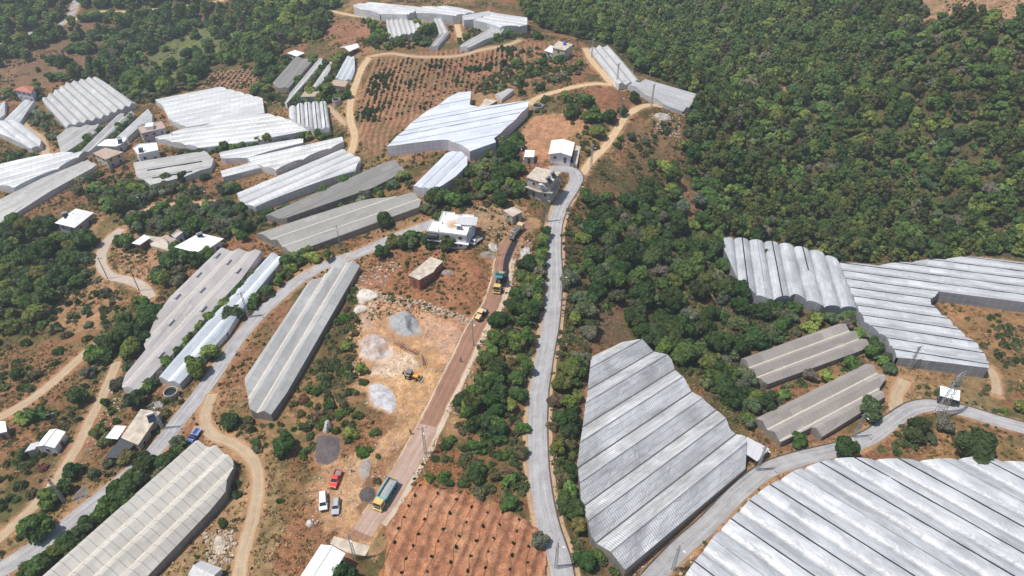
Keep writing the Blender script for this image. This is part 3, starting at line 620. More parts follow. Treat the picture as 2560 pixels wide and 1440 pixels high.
# ------------------------------------------------------------------ roads as draped ribbons
def road_mat(name, c0, c1, track, ts=0.5, edge=0.0):
    m, t, b = nodes(name)
    uv = N(t, 'ShaderNodeUVMap').outputs[0]
    sp = N(t, 'ShaderNodeSeparateXYZ'); t.links.new(uv, sp.inputs[0])
    mp = N(t, 'ShaderNodeMapping'); mp.inputs['Scale'].default_value = (0.06, 1.2, 1); t.links.new(uv, mp.inputs[0])
    l = noise(t, 1.6, 4, mp.outputs[0], 0.6); n = noise(t, 0.35, 5); f = noise(t, 4.0, 3)
    k = math_(t, 'ADD', math_(t, 'MULTIPLY', l, 0.55), math_(t, 'MULTIPLY', n, 0.45))
    c = ramp(t, k, [(0.35, c0), (0.62, c1)])
    tr = math_(t, 'ABSOLUTE', math_(t, 'SUBTRACT', math_(t, 'ABSOLUTE', sp.outputs[1]), 0.8))
    trk = math_(t, 'MULTIPLY', math_(t, 'SUBTRACT', 1.0, math_(t, 'MINIMUM', math_(t, 'DIVIDE', tr, 0.45), 1.0)), ts)
    c = mix(t, math_(t, 'MULTIPLY', trk, l), c, track)
    c = mix(t, 1.0, c, ramp(t, f, [(0.3, (0.82, 0.82, 0.82)), (0.7, (1.15, 1.15, 1.15))]), 'MULTIPLY')
    if edge:                                                  # drifted soil along the edges
        gcol = N(t, 'ShaderNodeAttribute', attribute_name='Col').outputs['Color']; ewt = N(t, 'ShaderNodeAttribute', attribute_name='Edge').outputs['Fac']
        kk = math_(t, 'MULTIPLY', math_(t, 'SUBTRACT', math_(t, 'ADD', ewt, math_(t, 'MULTIPLY', math_(t, 'SUBTRACT', noise(t, .55, 5), .5), 1.5)), 1.0 - edge), 2.6)
        c = mix(t, math_(t, 'MINIMUM', math_(t, 'MAXIMUM', kk, 0.0), 1.0), c, gcol)
    t.links.new(c, b.inputs['Base Color'])
    b.inputs['Roughness'].default_value = 0.9; b.inputs['Specular IOR Level'].default_value = 0.15
    bump(t, b, f, 0.5, 0.05)
    return m
RM = {'asphalt': road_mat('worn pale asphalt', (0.25, 0.24, 0.24), (0.40, 0.385, 0.38), (0.47, 0.455, 0.445), 0.6, 0.12),
      'base': road_mat('brown crushed road base', (0.215, 0.115, 0.075), (0.30, 0.165, 0.11), (0.36, 0.22, 0.16), 0.7, 0.25),
      'lane': road_mat('pale concrete lane', (0.36, 0.29, 0.235), (0.47, 0.39, 0.32), (0.5, 0.43, 0.36), 0.5, 0.30),
      'dirt': road_mat('beige dirt', (0.34, 0.245, 0.155), (0.45, 0.34, 0.225), (0.50, 0.39, 0.27), 0.6, 0.55),
      'shoulder': road_mat('orange earth shoulder', (0.33, 0.21, 0.125), (0.46, 0.32, 0.21), (0.5, 0.36, 0.24), 0.2, 0.70),
      'yellow': road_mat('yellow dirt', (0.44, 0.30, 0.165), (0.55, 0.40, 0.24), (0.60, 0.47, 0.31), 0.6, 0.50),
      'verge': road_mat('pale cement verge', (0.38, 0.29, 0.21), (0.54, 0.45, 0.35), (0.56, 0.48, 0.38), 0.2, 0.60),
      'pink': road_mat('dusty pinkish compacted base', (0.31, 0.205, 0.155), (0.42, 0.30, 0.24), (0.47, 0.36, 0.29), 0.8, 0.30),
      'tar': plain('fresh sprayed tar', (0.022, 0.021, 0.024), 0.45),
      'dark': plain('dark drain concrete', (0.07, 0.065, 0.06), 0.9)}
def ribbon(name, c, z, o0, o1, mat, dz, wob=0.0, seed=0, na=12, kind='structure'):
    """strip from offset o0 to o1 (metres right of the middle line)"""
    t = np.gradient(c, axis=0); t /= np.linalg.norm(t, axis=1)[:, None] + 1e-9
    nrm = np.stack([t[:, 1], -t[:, 0]], 1)
    s = np.concatenate([[0], np.cumsum(np.linalg.norm(np.diff(c, axis=0), axis=1))])
    a = np.linspace(0, 1, na)
    e0 = o0 - wob * (fbm(s / 3, s * 0 + seed, 3) - 0.3); e1 = o1 + wob * (fbm(s / 3, s * 0 + seed + 9, 4) - 0.3)
    off = e0[:, None] * (1 - a) + e1[:, None] * a
    V = np.empty(off.shape + (3,)); V[..., :2] = c[:, None, :] + nrm[:, None, :] * off[..., None]
    V[..., 2] = z[:, None] + dz
    uv = np.stack([np.broadcast_to(s[:, None], off.shape), off], -1)
    ix = np.arange(off.size).reshape(off.shape)
    F = np.stack([ix[:-1, :-1], ix[:-1, 1:], ix[1:, 1:], ix[1:, :-1]], -1).reshape(-1, 4)
    gc = np.stack([glook(COL[..., q], V[..., 0], V[..., 1]) for q in range(3)], -1).reshape(-1, 3)
    o = np_mesh(name, V.reshape(-1, 3), F, [mat], uv=uv.reshape(-1, 2), colattr=gc, smooth=True)
    ew = np.broadcast_to(np.clip((np.abs(a - .5) * 2 - .45) / .55, 0, 1), off.shape).reshape(-1)
    at_ = o.data.attributes.new('Edge', 'FLOAT', 'POINT'); at_.data.foreach_set('value', ew.astype(np.float32))
    return tag(o, kind=kind)
for k, (nm, kd, wd, c, z) in enumerate(RW):
    lift = 0.03 + 0.004 * (k % 6)
    if kd == 'base':
        ribbon(nm, c, z, -wd / 2, wd / 2, RM['base'], lift, 0.4, k)
        d = [np.hypot(*(c - np.array(U1(p))).T).argmin() for p in ((905, 1335), (1072, 1055))]
        ribbon('compacted_road', c[d[0]:d[1]], z[d[0]:d[1]], -wd / 2 - .1, wd / 2 + .1, RM['pink'], lift + 0.03, 0.6, k + 3)
        a0 = np.hypot(*(c - np.array(U1((930, 1300)))).T).argmin(); a1 = np.hypot(*(c - np.array(U1((1262, 640)))).T).argmin()
        ribbon('road_verge', c[a0:a1], z[a0:a1], wd / 2 - 0.05, wd / 2 + 1.45, RM['verge'], lift + 0.012, 0.9, k + 5)
        t0 = np.hypot(*(c - np.array(U1((1250, 705)))).T).argmin(); t1 = np.hypot(*(c - np.array(U1((1288, 594)))).T).argmin()
        ribbon('fresh_tar', c[t0:t1], z[t0:t1], .35, wd / 2 - .05, RM['tar'], lift + 0.008, 0.25, k + 8)
        ribbon('road_verge', c[a0:a1], z[a0:a1], -wd / 2 - 0.5, -wd / 2 + 0.05, RM['verge'], lift - 0.012, 0.35, k + 6)
    else:
        ribbon(nm, c, z, -wd / 2, wd / 2, RM[kd], lift, 0.12 if kd in ('asphalt', 'lane') else 0.55, k)
        if kd == 'asphalt' and nm == 'asphalt_road':
            sd = 1 if k == 1 else -1
            r0, r1 = (wd / 2, wd / 2 + 0.28) if sd > 0 else (-wd / 2 - 0.28, -wd / 2)
            if k != 0: ribbon('kerb', c[2:-6], z[2:-6], r0, r1, RM['dark'], lift + 0.10, 0.1, k, 3)
            if k == 1: ribbon('road_verge', c[2:-20], z[2:-20], -wd / 2 - 1.1, -wd / 2 + .05, RM['shoulder'], lift - 0.014, 0.6, k + 11)
            if k == 1: ribbon('road_verge', c[2:-14], z[2:-14], wd / 2 + .3, wd / 2 + 1.2, RM['shoulder'], lift - 0.01, 0.5, k)
# ------------------------------------------------------------------ greenhouses
film('beige', (0.40, 0.37, 0.325), (0.55, 0.52, 0.465), 2.0, 0, (0.16, 0.15, 0.13), 0.06, 0.5, 0.15)
film('greyfilm', (0.32, 0.31, 0.295), (0.48, 0.47, 0.45), 3.0, 0, (0.28, 0.27, 0.26), 0.06, 0.5, 0.15)
film('greybrown', (0.36, 0.33, 0.315), (0.46, 0.43, 0.41), 0, 0, rough=0.5, bstr=0.15)
film('greywhite', (0.38, 0.375, 0.37), (0.52, 0.515, 0.505), 2.5, 0, (0.36, 0.36, 0.36), 0.07, 0.45, 0.2)
film('greybeige', (0.30, 0.265, 0.235), (0.38, 0.34, 0.305), 1.5, 0, (0.2, 0.18, 0.16), 0.05, 0.6, 0.1)
film('bluefilm', (0.37, 0.405, 0.44), (0.54, 0.57, 0.60), 2.0, 0, (0.36, 0.38, 0.41), 0.06, 0.58, 0.2)
film('bluewhite', (0.49, 0.51, 0.555), (0.59, 0.61, 0.65), 0, 2.5, (0.66, 0.68, 0.72), 0.10, 0.45, 0.15)
film('white', (0.42, 0.42, 0.41), (0.63, 0.63, 0.62), 2.2, 0, (0.36, 0.36, 0.36), 0.07, 0.42, 0.25)
film('silver', (0.33, 0.34, 0.35), (0.56, 0.57, 0.58), 0, 2.6, (0.33, 0.335, 0.34), 0.09, rough=0.39, bstr=0.6, mott=0.26)
film('dotted', (0.31, 0.305, 0.295), (0.72, 0.72, 0.71), 0.62, 1.3, (0.2, 0.195, 0.19), 0.07, 0.30, 0.7, mott=0.21, spec=0.8)
film('net', (0.27, 0.26, 0.235), (0.36, 0.345, 0.315), 2.2, 0, (0.2, 0.19, 0.17), 0.07, 0.7, 0.25, fine=0.4)
film('darknet', (0.20, 0.19, 0.175), (0.275, 0.26, 0.24), 0, 1.9, (0.14, 0.13, 0.12), 0.07, 0.75, 0.2, fine=0.4)
film('wall_film', (0.50, 0.50, 0.49), (0.68, 0.68, 0.67), 2.0, 1.0, (0.3, 0.3, 0.3), 0.05, 0.5, 0.2)
film('wall_net', (0.23, 0.21, 0.185), (0.33, 0.30, 0.265), 2.0, 0, (0.40, 0.37, 0.33), 0.05, 0.7, 0.2, fine=0.4)
film('wall_net_white', (0.47, 0.45, 0.47), (0.58, 0.56, 0.58), 2.0, 2.0, (0.75, 0.73, 0.74), 0.07, 0.6, 0.1)
film('wall_grey', (0.20, 0.21, 0.225), (0.32, 0.33, 0.35), 2.2, 1.4, (0.5, 0.5, 0.52), 0.05, 0.5, 0.2)
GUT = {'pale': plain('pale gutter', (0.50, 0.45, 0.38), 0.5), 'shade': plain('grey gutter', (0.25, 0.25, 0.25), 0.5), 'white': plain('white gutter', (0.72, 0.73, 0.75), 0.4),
       'grey': plain('dull gutter', (0.22, 0.21, 0.2), 0.6), 'soft': plain('pale bluish seam', (.40, .41, .45), .5), 'line': plain('dark joint', (0.09, 0.09, 0.09), 0.6)}
VENT = plain('dark open vent netting', (0.02, 0.02, 0.03), 0.8)
HATCH = plain('grey plastic hatch', (0.36, 0.345, 0.33), 0.5)

def crossings(poly, t):
    """smallest and largest first coordinate of the polygon on the line second = t"""
    xs = []
    for i in range(len(poly)):
        (s0, t0), (s1, t1) = poly[i - 1], poly[i]
        if (t0 > t) != (t1 > t):
            xs.append(s0 + (s1 - s0) * (t - t0) / (t1 - t0))
    return (min(xs), max(xs)) if len(xs) >= 2 else None

def greenhouse(g, seed):
    a, b, c = g['pl']; d = g['dir']; n = g['n']; W = g['W']
    cr = np.array([-d[1], d[0]])
    ST = np.stack([W @ d, W @ cr], 1)
    t0, t1 = ST[:, 1].min(), ST[:, 1].max()
    bw = (t1 - t0) / n
    ctr = W.mean(0)
    root = empty('greenhouse', (ctr[0], ctr[1], float(G(*ctr))), 0, g['l'], 'greenhouse', 'plastic and net greenhouses on the hillside')
    off = np.array([ctr[0], ctr[1], float(G(*ctr))])
    m = 10 if bw > 5 else 8
    def prof(f):
        if g['k'] == 'gable': return g['r'] * (1 - abs(2 * f - 1))
        return g['r'] * math.sqrt(max(0, 1 - (2 * f - 1) ** 2)) ** 0.9
    cols = []
    for i in range(n):
        for j in range(m + 1):
            f = j / m
            if g['k'] == 'arch': f = 0.5 - 0.5 * math.cos(math.pi * f)
            t = t0 + (i + f) * bw
            q = crossings(ST, min(max(t, t0 + 0.03), t1 - 0.03))
            cols.append((i, j, f, t, q))
    def world(s, t, h):
        x = s * d[0] + t * cr[0]; y = s * d[1] + t * cr[1]
        return x, y, a * x + b * y + c + h
    rr = np.random.default_rng(seed)
    ends0, ends1 = [], []
    for i in range(n):
        cc = [q for q in cols if q[0] == i]
        L = max(q[4][1] - q[4][0] for q in cc)
        K = max(4, int(L / 3))
        V, uv = [], []
        sag = 0.05 * rr.standard_normal(K + 1)
        sag[0] = sag[-1] = 0
        for (_, j, f, t, q) in cc:
            s = q[0] + (q[1] - q[0]) * np.linspace(0, 1, K + 1)
            h = prof(f) + sag * math.sin(math.pi * f)
            x, y, z = world(s, t, h)
            V.append(np.stack([x, y, z], 1) - off); uv.append(np.stack([s, np.full(K + 1, t - t0 + 37.0 * seed)], 1))
            for e, k, lst in ((q[0], 0, ends0), (q[1], -1, ends1)):
                lst.append((V[-1][k], t))
        V = np.array(V); uv = np.array(uv)
        ix = np.arange((m + 1) * (K + 1)).reshape(m + 1, K + 1)
        F = np.stack([ix[:-1, :-1], ix[:-1, 1:], ix[1:, 1:], ix[1:, :-1]], -1).reshape(-1, 4)
        np_mesh('roof_span', V.reshape(-1, 3), F, [MATS[g['f']]], root, uv.reshape(-1, 2), smooth=(g['k'] == 'arch'))
        vk = g.get('v')
        if i < n - 1:                                          # gutter in the valley
            q = cc[-1][4]; q2 = [z_ for z_ in cols if z_[0] == i + 1][0][4]
            s0, s1 = max(q[0], q2[0]), min(q[1], q2[1])
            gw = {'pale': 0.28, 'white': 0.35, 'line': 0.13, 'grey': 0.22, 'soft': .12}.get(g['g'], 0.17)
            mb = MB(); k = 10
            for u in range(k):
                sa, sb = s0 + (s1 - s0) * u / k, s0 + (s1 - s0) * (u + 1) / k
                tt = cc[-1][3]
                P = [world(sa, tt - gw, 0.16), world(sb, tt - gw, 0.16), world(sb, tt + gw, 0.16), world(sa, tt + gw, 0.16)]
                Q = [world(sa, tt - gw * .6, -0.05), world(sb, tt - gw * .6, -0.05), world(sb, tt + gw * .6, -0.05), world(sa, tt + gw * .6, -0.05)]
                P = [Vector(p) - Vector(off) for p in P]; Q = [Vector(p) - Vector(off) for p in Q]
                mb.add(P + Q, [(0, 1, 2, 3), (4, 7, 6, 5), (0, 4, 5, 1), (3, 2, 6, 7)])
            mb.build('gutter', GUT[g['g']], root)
        strips = []
        if vk == 1: strips = [(0.5, 0, 1, .16)] if i > 0 else []
        if vk == 2: strips = [(0.5, .15, .85, .35)] if i < 2 else []
        if vk == 3: strips = [(0.5, 0.01, .99, .10)] if i in (2, 3) else []
        if vk == 4: strips = [(.5, 0, 1, .17)] if i in (1, 3) else ([(.5, 0.0, .45, .17)] if i == 5 else ([(.5, 0, 1, .07)] if i == 2 else []))
        if vk == 7: strips = [(.5, 0, 1, .07)]
        if vk == 5: strips = [(.5, 0, 1, .11)]
        if vk == 6: strips = [(.5, 0, 1, .13)] if i % 2 == 0 or i in (5, 9) else [(.5, 0, 1, .05)]
        for (f, p0, p1, wd) in strips:                          # open strip along the ridge
            q = min(cc, key=lambda z_: abs(z_[2] - f)); s0, s1 = q[4]; s0, s1 = s0 + (s1 - s0) * p0, s0 + (s1 - s0) * p1
            mb = MB(); k = 12
            for u in range(k):
                sa, sb = s0 + (s1 - s0) * u / k, s0 + (s1 - s0) * (u + 1) / k
                h = g['r'] + 0.16
                P = [Vector(world(s_, q[3] + o_, h - e_)) - Vector(off) for e_ in (0, 0.2) for s_, o_ in ((sa, -wd), (sb, -wd), (sb, wd), (sa, wd))]
                mb.add(P, [(0, 1, 2, 3), (4, 7, 6, 5), (0, 4, 5, 1), (3, 2, 6, 7), (1, 5, 6, 2), (0, 3, 7, 4)])
            mb.build('ridge_vent', VENT if wd > .1 else GUT['shade'], root)
        if g.get('hatch'):
            q = cc[len(cc) // 2]; s0, s1 = q[4]
            for u in (0.12, 0.42, 0.74):
                s = s0 + (s1 - s0) * (u + .03 * i)
                mb = MB()
                P = [Vector(world(s + ds, q[3] + dt_, g['r'] + dh)) - Vector(off) for dh in (0.16, -0.6) for ds, dt_ in ((-1.2, .15), (1.2, .15), (1.2, .95), (-1.2, .95))]
                mb.add(P, [(0, 1, 2, 3), (0, 4, 5, 1), (3, 2, 6, 7), (1, 5, 6, 2), (0, 3, 7, 4)])
                mb.build('roof_hatch', HATCH, root)
    def curtain(name, pts):
        V, uv, F = [], [], []
        s = 0.0; prev = None
        for p in pts:
            x, y = p[0] + off[0], p[1] + off[1]
            zb = min(float(G(x, y)) - 0.5 - off[2], p[2] - 0.4)
            if prev is not None: s += math.hypot(p[0] - prev[0], p[1] - prev[1])
            prev = p
            V += [tuple(p), (p[0], p[1], zb)]; uv += [(s, 0.0), (s, p[2] - zb)]
        for i in range(len(pts) - 1):
            F.append((2 * i, 2 * i + 1, 2 * i + 3, 2 * i + 2))
        np_mesh(name, np.array(V), F, [MATS[g['w']]], root, uv)
    curtain('end_wall', [e[0] for e in ends0]); curtain('end_wall', [e[0] for e in ends1])
    for kk, idx_ in ((0, 0), (1, -1)):
        q = cols[idx_]; k = max(4, int((q[4][1] - q[4][0]) / 4))
        pts = []
        for u in range(k + 1):
            s = q[4][0] + (q[4][1] - q[4][0]) * u / k
            pts.append(np.array(world(s, q[3], 0.0)) - off)
        if math.dist(pts[0], pts[-1]) > 0.8: curtain('side_wall', pts)
    return root
for i, g in enumerate(GH):
    greenhouse(g, i)
# ------------------------------------------------------------------ terraced red field (own sheet with real banks)
FIELD = [(1040,1206),(1120,1226),(1180,1243),(1300,1288),(1345,1320),(1362,1365),(1372,1500),(955,1500),(962,1330),(1003,1258)]
FW = UP(FIELD)
rows_first = [(1230,770),(1360,835),(1505,882),(1613,933),(1738,970),(1853,977),(1975,1025),(2042,1232)]
rows_last = [(1037,1200),(1095,1430),(1283,1418),(1465,1350),(1583,1415),(1717,1387),(1900,1400),(2038,1355)]
_a = np.array([U1((640 + a / 3, 960 + b / 3)) for a, b in rows_first]); _b = np.array([U1((640 + a / 3, 960 + b / 3)) for a, b in rows_last])
fd = (_b - _a)[:5].mean(0); fd /= np.linalg.norm(fd); fc = np.array([-fd[1], fd[0]])
ft = ((_a + _b) / 2) @ fc
o_ = np.argsort(ft); ft = ft[o_]
stp = np.diff(ft).mean()
ft = np.concatenate([ft[0] - stp * np.array([3, 2, 1]), ft, ft[-1] + stp * np.array([1, 2, 3])])
def terrace(x, y):
    t = x * fc[0] + y * fc[1]
    t = t + (fbm(x / 3, y / 3, 301, 3) - .5) * 1.0
    ph = np.interp(t, ft, np.arange(len(ft))); f = ph - np.floor(ph)
    up = np.clip((f - 0.34) / 0.30, 0, 1)
    prof = 0.44 * (1 - up * up * (3 - 2 * up)) + 0.08 * np.exp(-((f - .34) / .07) ** 2) + 0.44 * np.clip((f - .75) / .25, 0, 1) ** 1.5
    return prof, f
def TG(x, y):
    x = np.atleast_1d(np.asarray(x, float)); y = np.atleast_1d(np.asarray(y, float))
    return (H(x, y) + 0.16 + terrace(x, y)[0] + (fbm(x / .7, y / .7, 303, 2) - .5) * .16)[0] if x.size == 1 else H(x, y) + 0.16 + terrace(x, y)[0] + (fbm(x / .7, y / .7, 303, 2) - .5) * .16
fx = np.arange(FW[:, 0].min(), FW[:, 0].max(), .28); fy = np.arange(FW[:, 1].min(), FW[:, 1].max(), .28)
QX, QY = np.meshgrid(fx, fy)
ins = pip(QX + (fbm(QX / 2, QY / 2, 305, 2) - .5) * 1.0, QY, FW)
QZ = TG(QX.ravel(), QY.ravel()).reshape(QX.shape)
edge = seg_dist(QX, QY, FW); QZ -= np.clip(1 - edge / 1.0, 0, 1) * 0.5
pr, ff = terrace(QX, QY)
c0 = np.ones(QX.shape + (3,)) * np.array((0.385, 0.175, 0.095))
nn = fbm(QX / 5, QY / 5, 307, 3); nm_ = fbm(QX / .8, QY / .8, 309, 3)
c0 = lerp(c0, (0.48, 0.255, 0.145), np.clip((nn - .45) * 4, 0, 1) * .7)
dug = np.clip(1 - np.abs(ff - .52) / .22, 0, 1)
c0 = lerp(c0, (0.31, 0.155, 0.09), np.clip(dug * 1.6 * (nm_ - .1), 0, 1) * .75)
c0 = c0 * (0.8 + 0.4 * nm_)[..., None]
ix = np.arange(QX.size).reshape(QX.shape)
Fq = np.stack([ix[:-1, :-1], ix[:-1, 1:], ix[1:, 1:], ix[1:, :-1]], -1)[ins[:-1, :-1] & ins[1:, 1:] & ins[:-1, 1:] & ins[1:, :-1]]
used = np.unique(Fq); rm = np.full(QX.size, -1); rm[used] = np.arange(len(used))
tag(np_mesh('terraced_field', np.stack([QX, QY, QZ], -1).reshape(-1, 3)[used], rm[Fq], [MG], colattr=c0.reshape(-1, 3)[used], smooth=True), kind='structure')

# ------------------------------------------------------------------ buildings
BUILT = []
BARK = plain('bark', (0.12, 0.085, 0.06), 0.9, scale=6)
WH = plain('white roof paint', (0.78, 0.77, 0.74), 0.5, var=.06, scale=.8)
WHB = plain('bright white sheet metal', (0.84, 0.84, 0.83), 0.4, var=.04)
PLAS = plain('white plaster wall', (0.66, 0.65, 0.64), 0.8, var=.1)
PLASB = plain('bluish plaster wall', (0.50, 0.53, 0.60), 0.8, var=.1)
BEI = plain('beige plaster wall', (0.50, 0.42, 0.32), 0.85, var=.12)
PINK = plain('pinkish grey plaster wall', (0.42, 0.37, 0.38), 0.85, var=.12)
CONC = plain('weathered concrete', (0.37, 0.33, 0.28), 0.9, var=.25, scale=.9)
CONCP = plain('pale stained concrete roof', (0.47, 0.40, 0.32), 0.9, var=.28, scale=.7)
BRNR = plain('brown dusty roof', (0.40, 0.30, 0.23), 0.9, var=.2)
BRICK = plain('red brick wall', (0.27, 0.105, 0.06), 0.9, var=.25, scale=4)
TILE = plain('red roof tiles', (0.42, 0.15, 0.10), 0.7, var=.2, scale=3)
GREYC = plain('grey corrugated sheet', (0.50, 0.50, 0.50), 0.45, var=.12)
SHADE = plain('dark shade cloth', (0.055, 0.06, 0.068), 0.8, var=.15)
GLASS = plain('dark window pane', (0.025, 0.03, 0.04), 0.15, var=.1, spec=.6)
FRAME = plain('window frame', (0.62, 0.62, 0.6), 0.5)
DOOR = plain('brown door', (0.13, 0.075, 0.045), 0.6)
STEEL = plain('galvanised steel', (0.42, 0.43, 0.44), 0.4, 0.6, var=.15)
DSTEEL = plain('grey painted steel', (0.30, 0.30, 0.30), 0.5, 0.2)
PANEL = plain('solar collector glass', (0.02, 0.025, 0.05), 0.12, spec=.6)
BLACKP = plain('black plastic', (0.03, 0.03, 0.035), 0.45)
BLUEP = plain('blue plastic', (0.02, 0.12, 0.62), 0.4)
STAIN = plain('roof with rusty wash marks', (0.74, 0.70, 0.64), 0.6, var=.05)
def stain_roof():
    m, t, b = nodes('white roof with a rusty stain')
    n = noise(t, 0.28, 4, None, .6, 1.2)
    g = N(t, 'ShaderNodeTexCoord')
    sp = N(t, 'ShaderNodeVectorMath', operation='LENGTH')
    mp = N(t, 'ShaderNodeMapping'); mp.inputs['Location'].default_value = (0.1, 0.55, 0); mp.inputs['Scale'].default_value = (0.38, 0.36, 0.0); t.links.new(g.outputs['Object'], mp.inputs[0])
    t.links.new(mp.outputs[0], sp.inputs[0])
    k = math_(t, 'SUBTRACT', 1.25, math_(t, 'ADD', sp.outputs['Value'], math_(t, 'MULTIPLY', math_(t, 'SUBTRACT', n, .5), 1.6)))
    c = mix(t, math_(t, 'MINIMUM', math_(t, 'MAXIMUM', k, 0.0), 0.85), (0.80, 0.78, 0.74), (0.42, 0.22, 0.10))
    f = noise(t, 1.2, 4)
    c = mix(t, 1.0, c, ramp(t, f, [(.3, (.86, .85, .83)), (.6, (1, 1, 1))]), 'MULTIPLY')
    t.links.new(c, b.inputs['Base Color']); b.inputs['Roughness'].default_value = .7
    return m
STAIN = stain_roof()

def ccw(P):
    a = sum(P[i - 1][0] * P[i][1] - P[i][0] * P[i - 1][1] for i in range(len(P)))
    return P if a > 0 else P[::-1]
def inset(P, d):
    n = len(P); out = []
    for i in range(n):
        p0, p1, p2 = np.array(P[i - 1]), np.array(P[i]), np.array(P[(i + 1) % n])
        e0 = (p1 - p0) / (np.linalg.norm(p1 - p0) + 1e-9); e1 = (p2 - p1) / (np.linalg.norm(p2 - p1) + 1e-9)
        n0 = np.array([-e0[1], e0[0]]); n1 = np.array([-e1[1], e1[0]])
        m = n0 + n1; m = m / max(0.4, (m @ n0))
        out.append(p1 + m * d)
    return [tuple(q) for q in out]

def facade(root, P, z0, z1, storeys, door=True, frame=FRAME, wmin=2.3, dark=False):
    """windows and a door on each wall, every one a part with its pane below it"""
    first = door
    for i in range(len(P)):
        a, b = Vector(P[i]).to_2d(), Vector(P[(i + 1) % len(P)]).to_2d()
        e = b - a; L = e.length
        if L < wmin: continue
        e /= L; nrm = Vector((e.y, -e.x))
        mid = (a + b) / 2
        if nrm.dot(Vector((0, 0)) - mid - root.location.to_2d()) < 0: continue
        k = max(1, int(L / 3.0)); hs = (z1 - z0) / storeys
        for s in range(storeys):
            for j in range(k):
                c = a + e * (L * (j + .5) / k)
                is_door = first and s == 0 and j == k // 2
                wd, ht, zz = (0.95, 2.05, z0 + 1.03) if is_door else (1.15, 1.15, z0 + s * hs + hs * .56)
                ang = math.atan2(e.y, e.x); M = Matrix.Rotation(ang, 3, 'Z')
                o = MB().box((c.x + nrm.x * .03, c.y + nrm.y * .03, zz), (wd, .10, ht), M=M).build('door' if is_door else 'window', DOOR if is_door else frame, root)
                if is_door: MB().box((c.x + nrm.x * .12 + e.x * .3, c.y + nrm.y * .12 + e.y * .3, zz), (.16, .08, .05), M=M).build('handle', STEEL, o)
                else: MB().box((c.x + nrm.x * .075, c.y + nrm.y * .075, zz), (wd - .16, .03, ht - .16), M=M).build('pane', GLASS, o)
            first = False

def solar(root, px, zr, rz, tank=STEEL, s=1.0):
    """roof solar water heater: tank, collector, stand, as a part of its house with sub-parts"""
    x, y = on_z(px[0], px[1], zr + .9)
    M = Matrix.Translation((float(x) - root.location.x, float(y) - root.location.y, zr - root.location.z)) @ Matrix.Rotation(rz, 4, 'Z') @ Matrix.Scale(s, 4)
    st = MB(M)
    for a in (-.7, .7):
        st.tube((a, .35, 0), (a, .35, 1.2), .05); st.tube((a, -1.0, 0.1), (a, .35, 1.1), .05)
    st = st.build('water_heater', STEEL, root)
    MB(M).tube((-.95, .4, 1.5), (.95, .4, 1.5), .42, n=14).build('tank', tank, st, smooth=False)
    MB(M).box((0, -.4, .62), (1.8, 1.7, .08), M=Matrix.Rotation(R(38), 3, 'X')).build('collector', PANEL, st)

